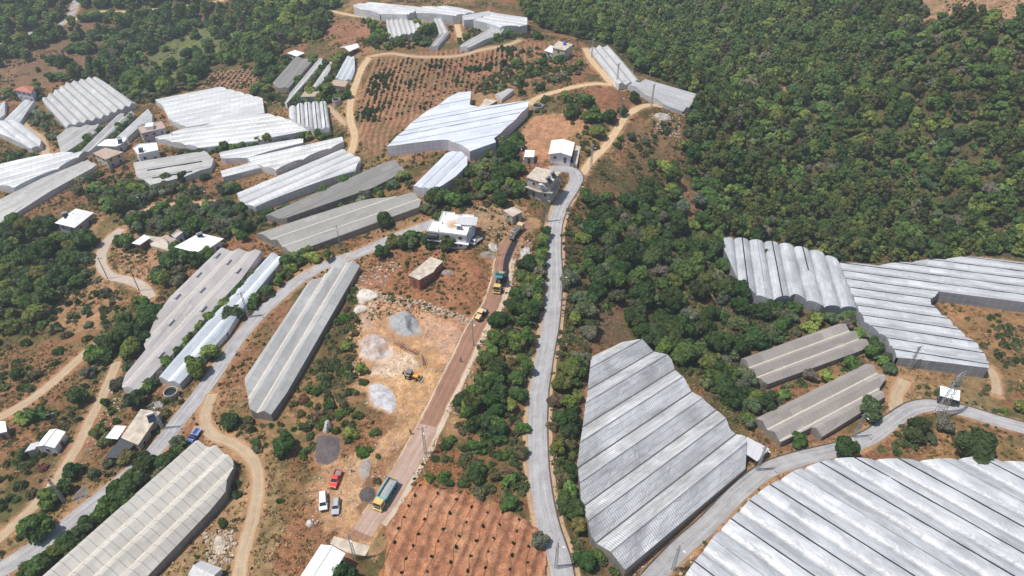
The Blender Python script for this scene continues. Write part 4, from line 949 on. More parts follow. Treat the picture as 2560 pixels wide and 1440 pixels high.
def building(name, label, cat, poly, h, roof='flat', storeys=1, wall=PLAS, top=CONC, over=.25, rise=1.4, par=0.0, group='houses and huts on the hillside', win=True, open_=False, door=True, heater=(), extra=None, base=0.0, ridge=0):
    BUILT.append(poly)
    cpx = np.mean(np.array(poly, float), 0)
    c = U1(cpx, h)
    zg = float(G(*c)) + base; zr = zg + h
    P = [tuple(float(v) for v in on_z(p[0], p[1], zr)) for p in poly]
    P = ccw(P); c = np.mean(P, 0)
    root = empty(name, (c[0], c[1], zg), 0, label, cat, group)
    P = [(p[0] - c[0], p[1] - c[1]) for p in P]
    zmin = min(float(G(p[0] + c[0], p[1] + c[1])) for p in P) - zg - .6
    Wp = inset(P, over) if over else P
    if open_:
        for p in inset(P, over + .12):
            MB().tube((p[0], p[1], zmin), (p[0], p[1], h), .09, n=8).build('post', STEEL, root)
    else:
        MB().prism(Wp, zmin, h - .01).build('wall', wall, root)
        if win: facade(root, Wp, 0.0, h, storeys, door)
    if roof == 'flat':
        MB().prism(P, h, h + .2).build('roof', top, root)
        if par:
            q = inset(P, .18); n = len(P); mb = MB()
            for i in range(n):
                j = (i + 1) % n
                mb.prism([P[i], P[j], q[j], q[i]], h + .203, h + .2 + par)
            mb.build('parapet', wall, root)
    elif roof in ('hip', 'gable'):
        n = 4; k = ridge
        L01 = math.dist(P[k], P[(k + 1) % 4]); 
        if ridge == 0 and L01 < math.dist(P[1], P[2]): k = 1
        if ridge == 2: k = 1
        if ridge == 3: k = 0
        A_, B2, C_, D_ = (Vector((*P[(k + i) % 4], h)) for i in range(4))        # A-B and C-D run along the ridge
        m0, m1 = (D_ + A_) / 2, (B2 + C_) / 2
        w_ = (A_ - D_).length; Lr = (m1 - m0).length
        if roof == 'hip':
            f = min(.46, w_ * .5 / Lr); r0, r1 = m0.lerp(m1, f), m0.lerp(m1, 1 - f)
        else: r0, r1 = m0.copy(), m1.copy()
        r0.z += rise; r1.z += rise
        for nm, vs in (('roof', [A_, B2, r1, r0]), ('roof', [C_, D_, r0, r1])) + ((('roof', [D_, A_, r0]), ('roof', [B2, C_, r1])) if roof == 'hip' else ()):
            q = [v + Vector((0, 0, .12)) for v in vs]; nn_ = len(vs)
            MB().add([*vs, *q], [tuple(reversed(range(nn_))), tuple(range(nn_, 2 * nn_))] + [(i, (i + 1) % nn_, nn_ + (i + 1) % nn_, nn_ + i) for i in range(nn_)]).build(nm, top, root)
        if roof == 'gable' and not open_:
            Q = [Vector((*p, h)) for p in Wp]; Q = [Q[(k + i) % 4] for i in range(4)]
            for e0, e1, rr_ in ((Q[3], Q[0], r0), (Q[1], Q[2], r1)):
                t_ = (e0 + e1) / 2; t_.z = h + rise * .93
                MB().add([e0, e1, t_], [(0, 1, 2)]).build('gable', wall, root)
        mb = MB(); mb.tube(r0 + Vector((0, 0, .16)), r1 + Vector((0, 0, .16)), .1, n=6)
        if (r0 - r1).length > .4: mb.build('ridge_cap', top, root)
    elif roof == 'shed':
        n = len(P); v = np.array(P); s_ = (v[:, 1] - v[:, 1].min()) / (np.ptp(v[:, 1]) + 1e-6) * rise
        MB().prism(P, list(h + s_), list(h + s_ + .1)).build('roof', top, root)
    for hh in heater:
        solar(root, hh[0], zr + (.2 if roof == 'flat' else rise * .6), hh[1])
    return root, P, h, zg

B1, P1, h1, z1_ = building('flat_roofed_house', 'white two storey house with rust stained flat roof next to the quarry road', 'house', [(1107,531.5),(1137.5,534.5),(1138,538.5),(1154,540.5),(1156,537.5),(1185,540.5),(1181,568),(1175,571),(1166.5,591.5),(1135,587),(1067,579.5),(1079,555),(1096.5,556.5)], 5.2, storeys=2, top=STAIN, par=.3, over=.3, heater=(((1146,566), 2.9),))
def roof_box(root, zg, px, h, d, mat, name, rz=0.0, dz=0):
    x, y = on_z(px[0], px[1], zg + h)
    return MB(Matrix.Rotation(0, 4, 'Z')).box((float(x) - root.location.x, float(y) - root.location.y, h + d[2] / 2 + dz), d, M=Matrix.Rotation(rz, 3, 'Z')).build(name, mat, root)
roof_box(B1, z1_, (1168, 556), 5.4, (6.2, 4.6, .1), GREYC, 'roof_shelter', -.08, .5)
for p in ((1114, 537), (1106, 559), (1097, 578), (1173, 574)): roof_box(B1, z1_, p, 5.4, (.3, .3, .7), CONC, 'chimney')
b = inset(P1, -.5); MB().prism([P1[i] for i in (0,)] and inset(P1, -.55), 2.35, 2.55).build('balcony_slab', PLAS, B1)
building('brick_hut', 'unfinished red brick hut with grey slab roof on the red plot', 'hut', [(1077,643),(1108,654),(1090,671),(1084,681),(1048,701),(1021,689)], 2.8, wall=BRICK, top=CONCP, over=.12)
B3, P3, h3, z3_ = building('concrete_house', 'bare grey concrete house with outside stairs in the hairpin of the ridge road', 'house', [(1340,418),(1402,432),(1379,459),(1350,456),(1315.5,444)], 6.8, storeys=2, wall=CONC, top=CONCP, over=.35, heater=(((1383,437), .9), ((1372,449), .9)))
P = inset(P3, -.5); MB().prism(P, 3.2, 3.4).build('balcony_slab', CONC, B3)
a_, b_ = Vector(on_z(1352, 457, z3_ + 6.5)), Vector(on_z(1372, 473, z3_ + 3.4))
mb = MB(); 
for i in range(10):
    q = a_.lerp(b_, i / 9); mb.box((q.x - B3.location.x, q.y - B3.location.y - .6, 6.3 - 2.9 * i / 9), (1.3, .9, .22))
mb.build('staircase', PLAS, B3)
building('gabled_house', 'white gabled house with veranda at the edge of the bare earth plot', 'house', [(1379,351.5),(1437,357),(1429,391.5),(1371,385.5)], 3.0, 'gable', wall=PLAS, top=WH, over=.5, rise=1.0, ridge=2)
building('container_hut', 'small white container hut with grey front at the corner of the bare plot', 'hut', [(1313,376),(1337,377),(1335,393.5),(1310.5,393)], 2.7, wall=GREYC, top=WHB, over=.08)
B6, P6, h6, z6_ = building('farmhouse', 'beige two storey farmhouse with a blue tank on its roof at the orchard top', 'house', [(1380,120),(1395,103.5),(1433,112),(1412,127)], 5.0, storeys=2, wall=BEI, top=CONCP, over=.25)
building('lean_to', 'white low lean-to attached to the farmhouse with the blue tank', 'shed', [(1361,127),(1377,114),(1391,119),(1381,133)], 2.7, 'flat', wall=PLAS, top=WHB, over=.4, door=False)
building('flat_shed', 'small white roofed shed above the dark netted greenhouse', 'shed', [(718,133),(737,126),(762,133),(742,142)], 2.5, 'flat', wall=CONC, top=WHB, over=.4)
building('shelter', 'white round backed canopy at the head of the yellow dirt road', 'canopy', [(850,119),(888,110),(899,118),(873,129)], 3.0, 'gable', top=WHB, over=.2, rise=1.1, open_=True)
building('stone_house', 'beige house with brown flat roof beside the yellow dirt road', 'house', [(823,213),(835,200),(871,204),(862,218)], 3.6, wall=BEI, top=BRNR, over=.3)
building('tiled_house', 'bluish walled house with brown flat roof between slim greenhouses', 'house', [(751,243),(765,225),(802,231),(797,242)], 3.8, wall=PLASB, top=BRNR, over=.3)
building('red_roofed_house', 'white two storey house under a red tiled hip roof at far left', 'house', [(34,225),(55,216),(86,216),(80,233),(38,236)][:2] + [(86,216),(79,234)], 5.2, 'hip', storeys=2, wall=PLASB, top=TILE, over=.5, rise=1.6)
B12, P12, h12, z12_ = building('grey_house', 'pinkish grey two storey house with white stair tower among the white greenhouses', 'house', [(343,318),(403,303.5),(414,322),(354,336)], 5.4, storeys=2, wall=PINK, top=BRNR, over=.2, par=.3)
roof_box(B12, z12_, (376, 320), 5.6, (3.2, 3.6, 1.6), WHB, 'stair_tower', .25)
building('white_roofed_house', 'low house with a white metal roof beside the slender grey greenhouse', 'house', [(242,365),(263,350),(318,345),(309,359),(290,367)], 3.6, wall=PLASB, top=WHB, over=.4, heater=(((300,352), .3),))
building('white_house', 'white cube like house in front of the slotted grey greenhouse', 'house', [(333,372),(347,362),(392,358),(397,377),(345,388)], 4.4, storeys=1, wall=PLAS, top=WH, over=.25, par=.3, heater=(((352,374), .3),))
building('unfinished_house', 'brown unfinished house with bare columns above the grey striped greenhouse', 'house', [(232,384),(263,370),(309,381),(264,400)], 4.6, storeys=2, wall=BEI, top=BRNR, over=.4)
building('hip_roofed_house', 'house with white pyramid roof standing alone near the head of the lane', 'house', [(137,558),(190,522),(235,532),(187,570)], 3.6, 'hip', wall=PINK, top=WH, over=.6, rise=1.9, heater=(((163,537), .8),))
building('villa', 'house with a large white hip roof and solar heater beside the olive grove', 'house', [(436,618),(499,583),(560,597),(503,635)], 3.8, 'hip', wall=PLAS, top=WH, over=.7, rise=1.9, heater=(((500,589), .7),))
building('low_house', 'low reddish house with a white roof behind the purple bougainvillea', 'house', [(330,609),(361,587.5),(376,595),(350,613)], 2.9, 'flat', wall=BRICK, top=WHB, over=.4)
building('outhouse', 'small hut with beige corrugated roof next to the paved yard', 'hut', [(405,593),(415,587.5),(440,600),(429,607.5)], 2.7, 'flat', wall=PLAS, top=BRNR, over=.2)
building('block_house', 'small pale block with flat roof just left of the large hip roof', 'hut', [(429,590),(445,577.5),(458,582.5),(440,597)], 3.4, 'flat', wall=PLASB, top=CONCP, over=.15, par=.25)
H13, P13, h13, z13_ = building('roadside_hut', 'long flat roofed concrete hut beside the left asphalt road', 'hut', [(352.5,1024),(402,1031),(346,1113.5),(302.5,1095.5)], 3.3, wall=plain('brown stained wall', (0.30, 0.24, 0.19), .9, var=.25), top=CONCP, over=.12, par=.0, heater=(((378,1042), .5),))
building('tin_canopy', 'bright white tin canopy attached to the roadside hut', 'canopy', [(289,1065.5),(317,1067),(294,1098.5),(264,1095.5)], 2.7, 'shed', top=WHB, over=.1, rise=.2, open_=True)
building('shade_net', 'dark grey shade cloth stretched beside the roadside hut', 'shade net', [(301,1098.5),(342,1107.5),(299,1146),(262,1144)], 2.5, 'shed', top=SHADE, over=.1, rise=.1, open_=True)
building('gabled_shed', 'white gabled shed beside the lower left dirt road', 'shed', [(90,1117),(125,1075),(165,1080),(137,1121)], 2.8, 'gable', wall=PLAS, top=WH, over=.2, rise=.8)
building('side_shed', 'grey low lean-to touching the white gabled shed', 'shed', [(62,1131),(77,1111),(98,1104),(88,1124)], 2.2, 'flat', wall=CONC, top=GREYC, over=.2)
building('edge_shed', 'white roofed shed cut off by the left picture edge', 'shed', [(-18,1055),(14,1054),(18,1080),(-14,1086)], 2.8, 'flat', wall=CONC, top=WHB, over=.2)
building('barn', 'big white gabled barn at the bottom edge beside the dark tree', 'barn', [(803,1362),(864,1384),(797,1495),(733,1470)], 4.2, 'gable', wall=PLAS, top=WHB, over=.4, rise=1.2)
building('lean_to_shed', 'pale corrugated lean-to at the tip of the gridded greenhouse', 'shed', [(1837,1120),(1867,1096),(1923,1124),(1893,1154)], 3.0, 'shed', top=GREYC, over=.3, rise=.5, open_=True)
building('pylon_shed', 'white tin shed right behind the big power pylon', 'shed', [(2350,965),(2400,978),(2398,1003),(2350,990)], 3.0, 'flat', wall=plain('dark shed wall', (.08, .075, .07), .8), top=WHB, over=.3)
building('orchard_hut', 'small pale roofed hut behind the big bluish white greenhouse', 'hut', [(1198,268),(1213,247.5),(1245,252),(1219,266.5)], 2.5, 'flat', wall=CONC, top=CONCP, over=.2)
building('dusty_hut', 'dusty grey hut among shrubs above the tanker truck', 'hut', [(1258,527),(1284,518.5),(1307,530),(1281,543)], 2.6, 'flat', wall=CONC, top=CONCP, over=.2)
building('work_shed', 'translucent gabled work shed at the bottom edge right of the beige greenhouse', 'shed', [(470,1438),(503,1402),(556,1422),(525,1466)], 2.5, 'gable', wall=GREYC, top=plain('translucent sheet', (.47, .46, .46), .4), over=.2, rise=.9)

def pad(name, label, poly, h, mat, cat):
    BUILT.append(poly)
    W = [tuple(p) for p in UP(poly)]; W = ccw(W); c = np.mean(W, 0); z = max(float(G(*p)) for p in W)
    o = MB().prism([(p[0] - c[0], p[1] - c[1]) for p in W], [float(G(*p)) - z - .5 for p in W], h).build(name, mat)
    o.location = (c[0], c[1], z); return tag(o, label, cat) if cat else tag(o, kind='structure')
pad('concrete_yard', None, [(836,1343),(926,1366),(913,1391),(868,1383),(826,1362)], .10, CONCP, None)
pad('concrete_yard', None, [(372,598),(420,600),(440,612),(425,632),(380,622)], .1, CONCP, None)
pad('concrete_yard', None, [(1383,405),(1433,412),(1432,400),(1440,362),(1452,366),(1442,418)], .1, CONCP, None)

def cistern(label, px, r, h):
    x, y = U1(px); z = float(G(x, y)); BUILT.append([(px[0] - r * 6, px[1] - r * 4), (px[0] + r * 6, px[1] - r * 4), (px[0] + r * 6, px[1] + r * 4), (px[0] - r * 6, px[1] + r * 4)])
    root = empty('cistern', (x, y, z), 0, label, 'cistern', 'round concrete water cisterns')
    n = 28; mb = MB(); c = [(math.cos(6.2832 * i / n), math.sin(6.2832 * i / n)) for i in range(n)]
    for i in range(n):
        (a, b), (e, f) = c[i], c[(i + 1) % n]
        mb.prism([(a * r, b * r), (e * r, f * r), (e * (r - .22), f * (r - .22)), (a * (r - .22), b * (r - .22))], -1.0, h)
    mb.build('wall', CONC, root)
    MB().add([(a * (r - .22), b * (r - .22), h - .7) for a, b in c], [tuple(range(n))]).build('water', plain('dark green water', (.02, .03, .028), .1, spec=.5), root)
cistern('round concrete cistern at the end of the ridge side road', (1345, 268), 2.2, 1.1)
cistern('round concrete cistern beside the yellow dirt road', (843, 262), 1.9, 3.0)
cistern('round dark cistern by the foot of the bluish narrow greenhouse', (431, 990), 1.8, 2.0)

# ------------------------------------------------------------------ heaps, rubble, tarpaulins
def heap(name, label, poly, h, c0, c1, cat, rough=.35, seed=1, p=1.5, craters=(), blend=1.0):
    if cat in ('boulder', 'rock', 'plastic sheet'): blend = 0.0
    BUILT.append(poly)
    W = UP(poly); W = np.array(ccw([tuple(q) for q in W])); W = spline(np.vstack([W, W[:1]]), .4)[:-1]
    _c = W.mean(0); _q = W - _c; W = _c + _q * (1 + .34 * (fbm(W[:, 0] / 1.7, W[:, 1] / 1.7, seed + 2, 4) - .5))[:, None]
    c = W.mean(0); K = 14; zc = float(G(*c))
    V = [(0, 0, h * 1.0)]; n = len(W)
    pts = np.concatenate([c[None, None] + (W - c)[None] * (k / K) for k in range(1, K + 1)], 0).reshape(K, n, 2)
    rr = (np.arange(1, K + 1) / K)[:, None]
    z = h * (1 - rr ** p) * (0.55 + 0.9 * fbm(pts[..., 0] / 2.2, pts[..., 1] / 2.2, seed, 3)) + rough * (fbm(pts[..., 0] / .6, pts[..., 1] / .6, seed + 5, 2) - .5) * (1 - rr ** 4)
    for (cx, cy, cr, cd) in craters:
        q = UP([(cx, cy)])[0]; z -= cd * np.exp(-((pts[..., 0] - q[0]) ** 2 + (pts[..., 1] - q[1]) ** 2) / cr ** 2)
    g = G(pts[..., 0].ravel(), pts[..., 1].ravel()).reshape(K, n)
    z = np.maximum(z, .03) + g - zc; z[-1] = g[-1] - zc - .12
    V = np.vstack([[0, 0, float(z[0].mean())]] + [np.stack([pts[k, :, 0] - c[0], pts[k, :, 1] - c[1], z[k]], 1) for k in range(K)])
    F = []
    for k in range(K - 1):
        for i in range(n):
            j = (i + 1) % n; F.append((1 + k * n + i, 1 + (k + 1) * n + i, 1 + (k + 1) * n + j, 1 + k * n + j))
    for i in range(0, n): F.append((0, 0, 1 + i, 1 + (i + 1) % n))
    me = D.meshes.new(name); me.from_pydata([tuple(v) for v in V], [], [f if f[0] != f[1] else f[1:] for f in F])
    m, t, b = nodes(name + ' matter'); nn_ = noise(t, .5, 5, None, .65, .5); f2 = noise(t, 5, 3)
    cc = ramp(t, nn_, [(.38, c0), (.62, c1)]); cc = mix(t, 1.0, cc, ramp(t, f2, [(.3, (.75, .75, .75)), (.7, (1.25, 1.25, 1.25))]), 'MULTIPLY')
    t.links.new(cc, b.inputs['Base Color']); b.inputs['Roughness'].default_value = .95; bump(t, b, f2, .7, .12)
    at_ = me.attributes.new('Col', 'FLOAT_COLOR', 'POINT'); ca = np.zeros((len(V), 4), np.float32)
    vx, vy = V[:, 0] + c[0], V[:, 1] + c[1]
    for q in range(3): ca[:, q] = glook(COL[..., q], vx, vy)
    ca[1:, 3] = np.repeat(np.clip((np.arange(1, K + 1) / K - .58) / .42, 0, 1), n)
    at_.data.foreach_set('color', ca.ravel())
    an = N(t, 'ShaderNodeAttribute', attribute_name='Col')
    kk = math_(t, 'MULTIPLY', an.outputs['Alpha'], math_(t, 'ADD', .1, math_(t, 'MULTIPLY', noise(t, 1.8, 6, None, .7), 1.5)))
    kk = math_(t, 'MINIMUM', math_(t, 'MAXIMUM', math_(t, 'MULTIPLY', math_(t, 'SUBTRACT', kk, .38), 7.0), 0.0), blend)
    cc = mix(t, kk, cc, an.outputs['Color']); t.links.new(cc, b.inputs['Base Color'])
    me.polygons.foreach_set('use_smooth', [True] * len(me.polygons))
    o = link(name, me, None, [m]); o.location = (c[0], c[1], zc)
    return tag(o, label, cat)
heap('gravel_pile', 'big grey gravel pile with a hollow in the middle of the quarry floor', [(962,800),(985,788),(1025,780),(1042,800),(1060,822),(1052,845),(1030,855),(1000,848),(975,835)], 2.9, (.27,.27,.27), (.36,.355,.35), 'gravel pile', .3, 3, 2.2, ((1033,825,2.2,1.7),))
heap('lime_pile', 'white and brown sand pile on the quarry floor below the grey gravel', [(893,860),(910,838),(935,832),(970,842),(982,866),(985,888),(960,905),(920,912),(900,895)], 2.0, (.46,.44,.42), (.36,.20,.125), 'sand pile', .35, 8, 1.7, ((965,878,2.0,1.2),))
heap('lime_pile', 'bright white crushed stone patch at the end of the quarry near the backhoe', [(914,968),(935,955),(968,962),(990,985),(998,1020),(985,1042),(950,1030),(925,1015)], .8, (.50,.50,.51), (.33,.30,.29), 'stone pile', .25, 12, 2.0)
heap('asphalt_pile', 'larger dark asphalt pile at the fork of the site track', [(788,1088),(815,1082),(850,1086),(858,1115),(850,1150),(840,1168),(800,1172),(780,1150),(783,1115)], .9, (.085,.07,.068), (.125,.10,.095), 'asphalt pile', .3, 16, 2.4)
heap('asphalt_pile', 'smaller dark asphalt pile close beside the loaded dump truck', [(900,1222),(920,1212),(938,1222),(942,1245),(925,1264),(902,1262),(893,1245)], 1.1, (.075,.06,.058), (.115,.092,.086), 'asphalt pile', .3, 21, 2.0)
heap('stone_heap', 'pale grey broken stone heap between the track and the dump truck', [(900,1150),(925,1140),(930,1165),(925,1195),(905,1205),(890,1185)], .6, (.24,.20,.17), (.34,.29,.25), 'stone heap', .4, 25, 2.0)
heap('tarpaulin', 'crumpled white plastic sheet on the rim above the quarry', [(893,735),(905,722),(925,724),(942,730),(938,745),(918,752),(900,760),(893,750)], 1.0, (.42,.36,.29), (.60,.56,.50), 'plastic sheet', .6, 31, 1.6)
heap('tarpaulin', 'smaller pale plastic sheet sliding down the quarry slope', [(885,772),(900,762),(918,766),(912,776),(893,785),(882,786)], .7, (.40,.35,.28), (.58,.54,.48), 'plastic sheet', .5, 33, 1.6)
heap('boulder', 'white boulder beside the bright green bush near the asphalt pile', [(806,1080),(816,1058),(829,1056),(830,1070),(818,1084)], 2.0, (.40,.35,.30), (.54,.50,.45), 'boulder', .7, 37, 2.6)
heap('boulder', 'rounded white rock below the parked white van', [(764,1310),(772,1300),(784,1302),(785,1314),(772,1320)], 1.2, (.46,.43,.39), (.60,.57,.53), 'rock', .5, 39, 2.6)
heap('brush_pile', 'grey heap of cut branches beside the brick hut', [(1098,683),(1110,676),(1132,678),(1134,688),(1115,692)], 1.0, (.20,.16,.13), (.30,.26,.22), 'brush pile', .9, 41, 1.6)
heap('brush_pile', 'grey heap of cut branches at the top corner of the red plot', [(1198,636),(1215,628),(1240,634),(1238,645),(1212,647)], 1.0, (.20,.16,.13), (.30,.26,.22), 'brush pile', .9, 43, 1.6)
heap('rubble_heap', 'pale building rubble heap between the white house and the quarry road', [(1218,612),(1230,606),(1246,612),(1250,626),(1235,632),(1220,626)], 1.0, (.30,.26,.22), (.48,.45,.42), 'rubble heap', .9, 45, 1.7)
heap('rubble_heap', 'litter and rubble spilling down the bank right of the tanker truck', [(1300,628),(1322,615),(1328,640),(1312,668),(1298,655)], .7, (.30,.22,.17), (.47,.44,.42), 'rubble heap', .9, 47, 1.7)
heap('rubble_heap', 'white stones tipped on the bare bank beside the beige greenhouse', [(535,1345),(550,1335),(566,1345),(560,1378),(545,1390),(532,1370)], .7, (.40,.32,.24), (.66,.60,.54), 'rubble heap', .8, 49, 1.7)
heap('rubble_heap', 'grey scrap heap behind the roadside hut', [(382,1010),(395,1003),(412,1008),(408,1020),(388,1024)], 1.0, (.22,.20,.19), (.36,.34,.33), 'rubble heap', 1.0, 51, 1.7)
heap('tarpaulin', 'brown netting heap with pale edges by the lower left asphalt road', [(175,1255),(205,1215),(228,1222),(226,1240),(200,1262)], .8, (.12,.10,.085), (.2,.17,.14), 'netting heap', .5, 53, 1.8)
heap('rubble_heap', 'rocky scree heap behind the stepped ridge greenhouse bend', [(1630,290),(1652,282),(1680,292),(1672,305),(1645,303)], .8, (.32,.26,.21), (.52,.48,.43), 'rubble heap', .9, 55, 1.7)
rod = plain('rusty rods', (.20, .09, .065), .8)
def rods(label, a, b, n, sp_):
    A_, B2 = g1(a), g1(b); BUILT.append([a, b, (b[0] + 2, b[1] + 3), (a[0] + 2, a[1] + 3)])
    root = MB(); d = (B2 - A_).normalized(); s = Vector((-d.y, d.x, 0))
    for i in range(n):
        o = s * random.uniform(-sp_, sp_); L = (B2 - A_).length; u, v = random.uniform(0, .3), random.uniform(.7, 1)
        p, q = A_.lerp(B2, u) + o, A_.lerp(B2, v) + o * random.uniform(.4, 1.5)
        p.z = float(G(p.x, p.y)) + .12; q.z = float(G(q.x, q.y)) + .12 + .1 * random.random()
        root.tube(p - A_, q - A_, .05, n=5)
    o = root.build('reinforcing_bars', rod); o.location = A_
    tag(o, label, 'steel bars')
rods('long bundle of rusty bars lying across the quarry floor', (985, 853), (1048, 888), 16, .8)
rods('short bundle of rusty bars pointing to the backhoe loader', (1056, 885), (1066, 920), 8, .5)
# ------------------------------------------------------------------ vehicles
VS = 0.89      # vehicles sized against the photo's own scale
def paint(name, c): return plain(name, c, .28, .0, var=.05, spec=.6)
RED, WHP, SIL, YEL = paint('orange red paint', (.62, .055, .02)), paint('white paint', (.78, .78, .78)), paint('silver paint', (.40, .40, .42)), paint('dull yellow paint', (.56, .41, .13))
TURQ, BLUE, ORY, CREAM = paint('turquoise paint', (.09, .32, .36)), paint('blue paint', (.02, .09, .33)), paint('digger yellow paint', (.66, .30, .03)), paint('cream paint', (.62, .47, .22))
GRYP = plain('machine grey paint', (.30, .27, .23), .5)
TYRE, RIM, LAMP = plain('tyre rubber', (.025, .024, .023), .9), plain('wheel rim', (.32, .32, .32), .4, .5), plain('headlight glass', (.75, .75, .72), .15, spec=.6)
REDL = plain('tail light glass', (.4, .02, .02), .2)
CHAS = plain('dark chassis', (.04, .038, .036), .7)
DIRT = plain('dusty grey gravel', (.33, .32, .32), .95, var=.25, scale=3)

def at(name, label, cat, rear, front, group=None, z=0.06):
    a, b = g1(rear), g1(front); c = (a + b) / 2; d = b - a
    c.z = float(G(c.x, c.y)) + z
    rz = math.atan2(d.y, d.x)
    o = empty(name, c, rz, label, cat, group)
    tilt = (float(G(b.x, b.y)) - float(G(a.x, a.y))) / max(d.length, .1)
    o.rotation_euler = (0, -math.atan(max(-.2, min(.2, tilt))), rz)
    o.scale = (VS, VS, VS)
    BUILT.append([(rear[0] - 14, rear[1]), (rear[0] + 14, rear[1]), (front[0] + 14, front[1]), (front[0] - 14, front[1])])
    return o
def wheel(root, x, y, r, w_, rim=RIM):
    s = 1 if y > 0 else -1
    t = MB().tube((x, y - w_ / 2, r), (x, y + w_ / 2, r), r, n=18).build('wheel', TYRE, root, bevel=.03)
    MB().tube((x, y + s * w_ * .44, r), (x, y + s * (w_ / 2 + .02), r), r * .58, r * .5, n=14).build('rim', rim, t)
def shell(pts, hw):
    mb = MB(); n = len(pts)
    vs = [(x, hw(z), z) for x, z in pts] + [(x, -hw(z), z) for x, z in pts]
    return mb.add(vs, [tuple(range(n)), tuple(reversed(range(n, 2 * n)))] + [(i, n + i, n + (i + 1) % n, (i + 1) % n) for i in range(n)])
def pane_on(root, name, p, q, hw, ins=.10, mat=GLASS):
    (x0, z0), (x1, z1) = p, q
    d = Vector((x1 - x0, 0, z1 - z0)); n = Vector((d.z, 0, -d.x)).normalized() * .015
    if n.z < 0: n = -n
    P = []
    for f, s in ((.08, 1), (.08, -1), (.92, -1), (.92, 1)):
        x, z = x0 + (x1 - x0) * f, z0 + (z1 - z0) * f
        P.append(Vector((x, s * (hw(z) - ins), z)) + n)
    MB().add(P + [v - n * 1.5 for v in P], [(0, 1, 2, 3), (4, 7, 6, 5), (0, 4, 5, 1), (1, 5, 6, 2), (2, 6, 7, 3), (3, 7, 4, 0)]).build(name, mat, root)
def side_panes(root, polys, hw):
    for s in (1, -1):
        for poly in polys:
            n = len(poly)
            vs = [(x, s * (hw(z) + .012), z) for x, z in poly] + [(x, s * (hw(z) - .03), z) for x, z in poly]
            MB().add(vs, [tuple(range(n)), tuple(reversed(range(n, 2 * n)))] + [(i, (i + 1) % n, n + (i + 1) % n, n + i) for i in range(n)]).build('side_window', GLASS, root)
def car(root, prof, W, belt, roofz, mat, ws, rw, sides, wx, wr=.36, lamps=None, rails=False):
    def hw(z):
        if z <= belt: return W / 2
        return W / 2 - .24 * (z - belt) / (roofz - belt)
    shell(prof, hw).build('body', mat, root, bevel=.05)
    pane_on(root, 'windscreen', prof[ws[0]], prof[ws[1]], hw)
    if rw: pane_on(root, 'rear_window', prof[rw[0]], prof[rw[1]], hw)
    side_panes(root, sides, hw)
    for x in wx:
        for s in (1, -1): wheel(root, x, s * (W / 2 - .10), wr, .24)
    xf = max(p[0] for p in prof); xb = min(p[0] for p in prof)
    for s in (1, -1):
        MB().box((xf - .06, s * (W / 2 - .28), .82), (.16, .36, .16)).build('headlight', LAMP, root, bevel=.02)
        MB().box((xb + .03, s * (W / 2 - .14), .95), (.08, .18, .3)).build('tail_light', REDL, root)
        MB().box((prof[ws[0]][0] - .35, s * (W / 2 + .1), belt + .12), (.14, .22, .17)).build('mirror', mat, root, bevel=.03)
    MB().box((xf + .02, 0, .52), (.14, W - .1, .22)).build('bumper', CHAS, root, bevel=.03)
    MB().box((xf + .005, 0, .78), (.05, .7, .16)).build('grille', CHAS, root)
    if rails:
        for s in (1, -1): MB().box((-.7, s * .58, roofz + .05), (2.0, .05, .06)).build('roof_rail', STEEL, root)

o = at('pickup_truck', 'bright orange red pickup truck with an open rear bed on the dirt', 'pickup truck', (849, 1181), (832, 1226), 'vehicles parked at the site')
pr = [(2.62, .38), (2.62, .86), (2.45, 1.02), (1.3, 1.14), (.55, 1.76), (-.55, 1.80), (-.72, 1.12), (-.72, .38)]
car(o, pr, 1.9, 1.1, 1.8, RED, (3, 4), (5, 6), [[(1.0, 1.16), (.5, 1.66), (.12, 1.68), (.12, 1.16)], [(.04, 1.16), (.04, 1.68), (-.42, 1.68), (-.55, 1.16)]], (1.75, -1.6), .39)
mb = MB(); mb.box((-1.68, 0, .62), (1.9, 1.86, .12))
for s in (1, -1): mb.box((-1.68, s * .89, .88), (1.9, .09, .46))
mb.build('cargo_bed', RED, o, bevel=.02); MB().box((-2.66, 0, .86), (.08, 1.8, .5)).build('tailgate', RED, o, bevel=.02)
MB().box((-1.68, 0, .70), (1.82, 1.66, .04)).build('bed_liner', plain('grey bed liner', (.22, .2, .2), .7), o)
MB().box((-.80, 0, 1.2), (.07, 1.6, .2)).build('roll_bar', CHAS, o)
o = at('passenger_van', 'white van parked next to the silver estate car', 'van', (809, 1239), (810, 1279), 'vehicles parked at the site')
pr = [(2.42, .34), (2.42, .84), (2.2, 1.02), (1.62, 1.2), (.85, 1.86), (-2.2, 1.93), (-2.42, 1.55), (-2.46, .34)]
car(o, pr, 1.92, 1.15, 1.93, WHP, (3, 4), (5, 6), [[(1.3, 1.2), (.85, 1.72), (.2, 1.76), (.2, 1.2)], [(.1, 1.2), (.1, 1.77), (-1.0, 1.79), (-1.0, 1.2)], [(-1.1, 1.2), (-1.1, 1.79), (-2.1, 1.8), (-2.2, 1.25)]], (1.55, -1.5), .34)
o = at('estate_car', 'silver grey off-road estate car with roof rails beside the white van', 'car', (843, 1251), (839, 1291), 'vehicles parked at the site')
pr = [(2.3, .38), (2.3, .9), (2.12, 1.04), (1.05, 1.14), (.4, 1.74), (-1.75, 1.80), (-2.2, 1.25), (-2.28, .38)]
car(o, pr, 1.86, 1.1, 1.8, SIL, (3, 4), (5, 6), [[(.8, 1.16), (.36, 1.62), (-.1, 1.66), (-.1, 1.16)], [(-.2, 1.16), (-.2, 1.67), (-1.05, 1.68), (-1.05, 1.16)], [(-1.15, 1.16), (-1.15, 1.68), (-1.7, 1.66), (-2.0, 1.2)]], (1.45, -1.35), .38, rails=True)
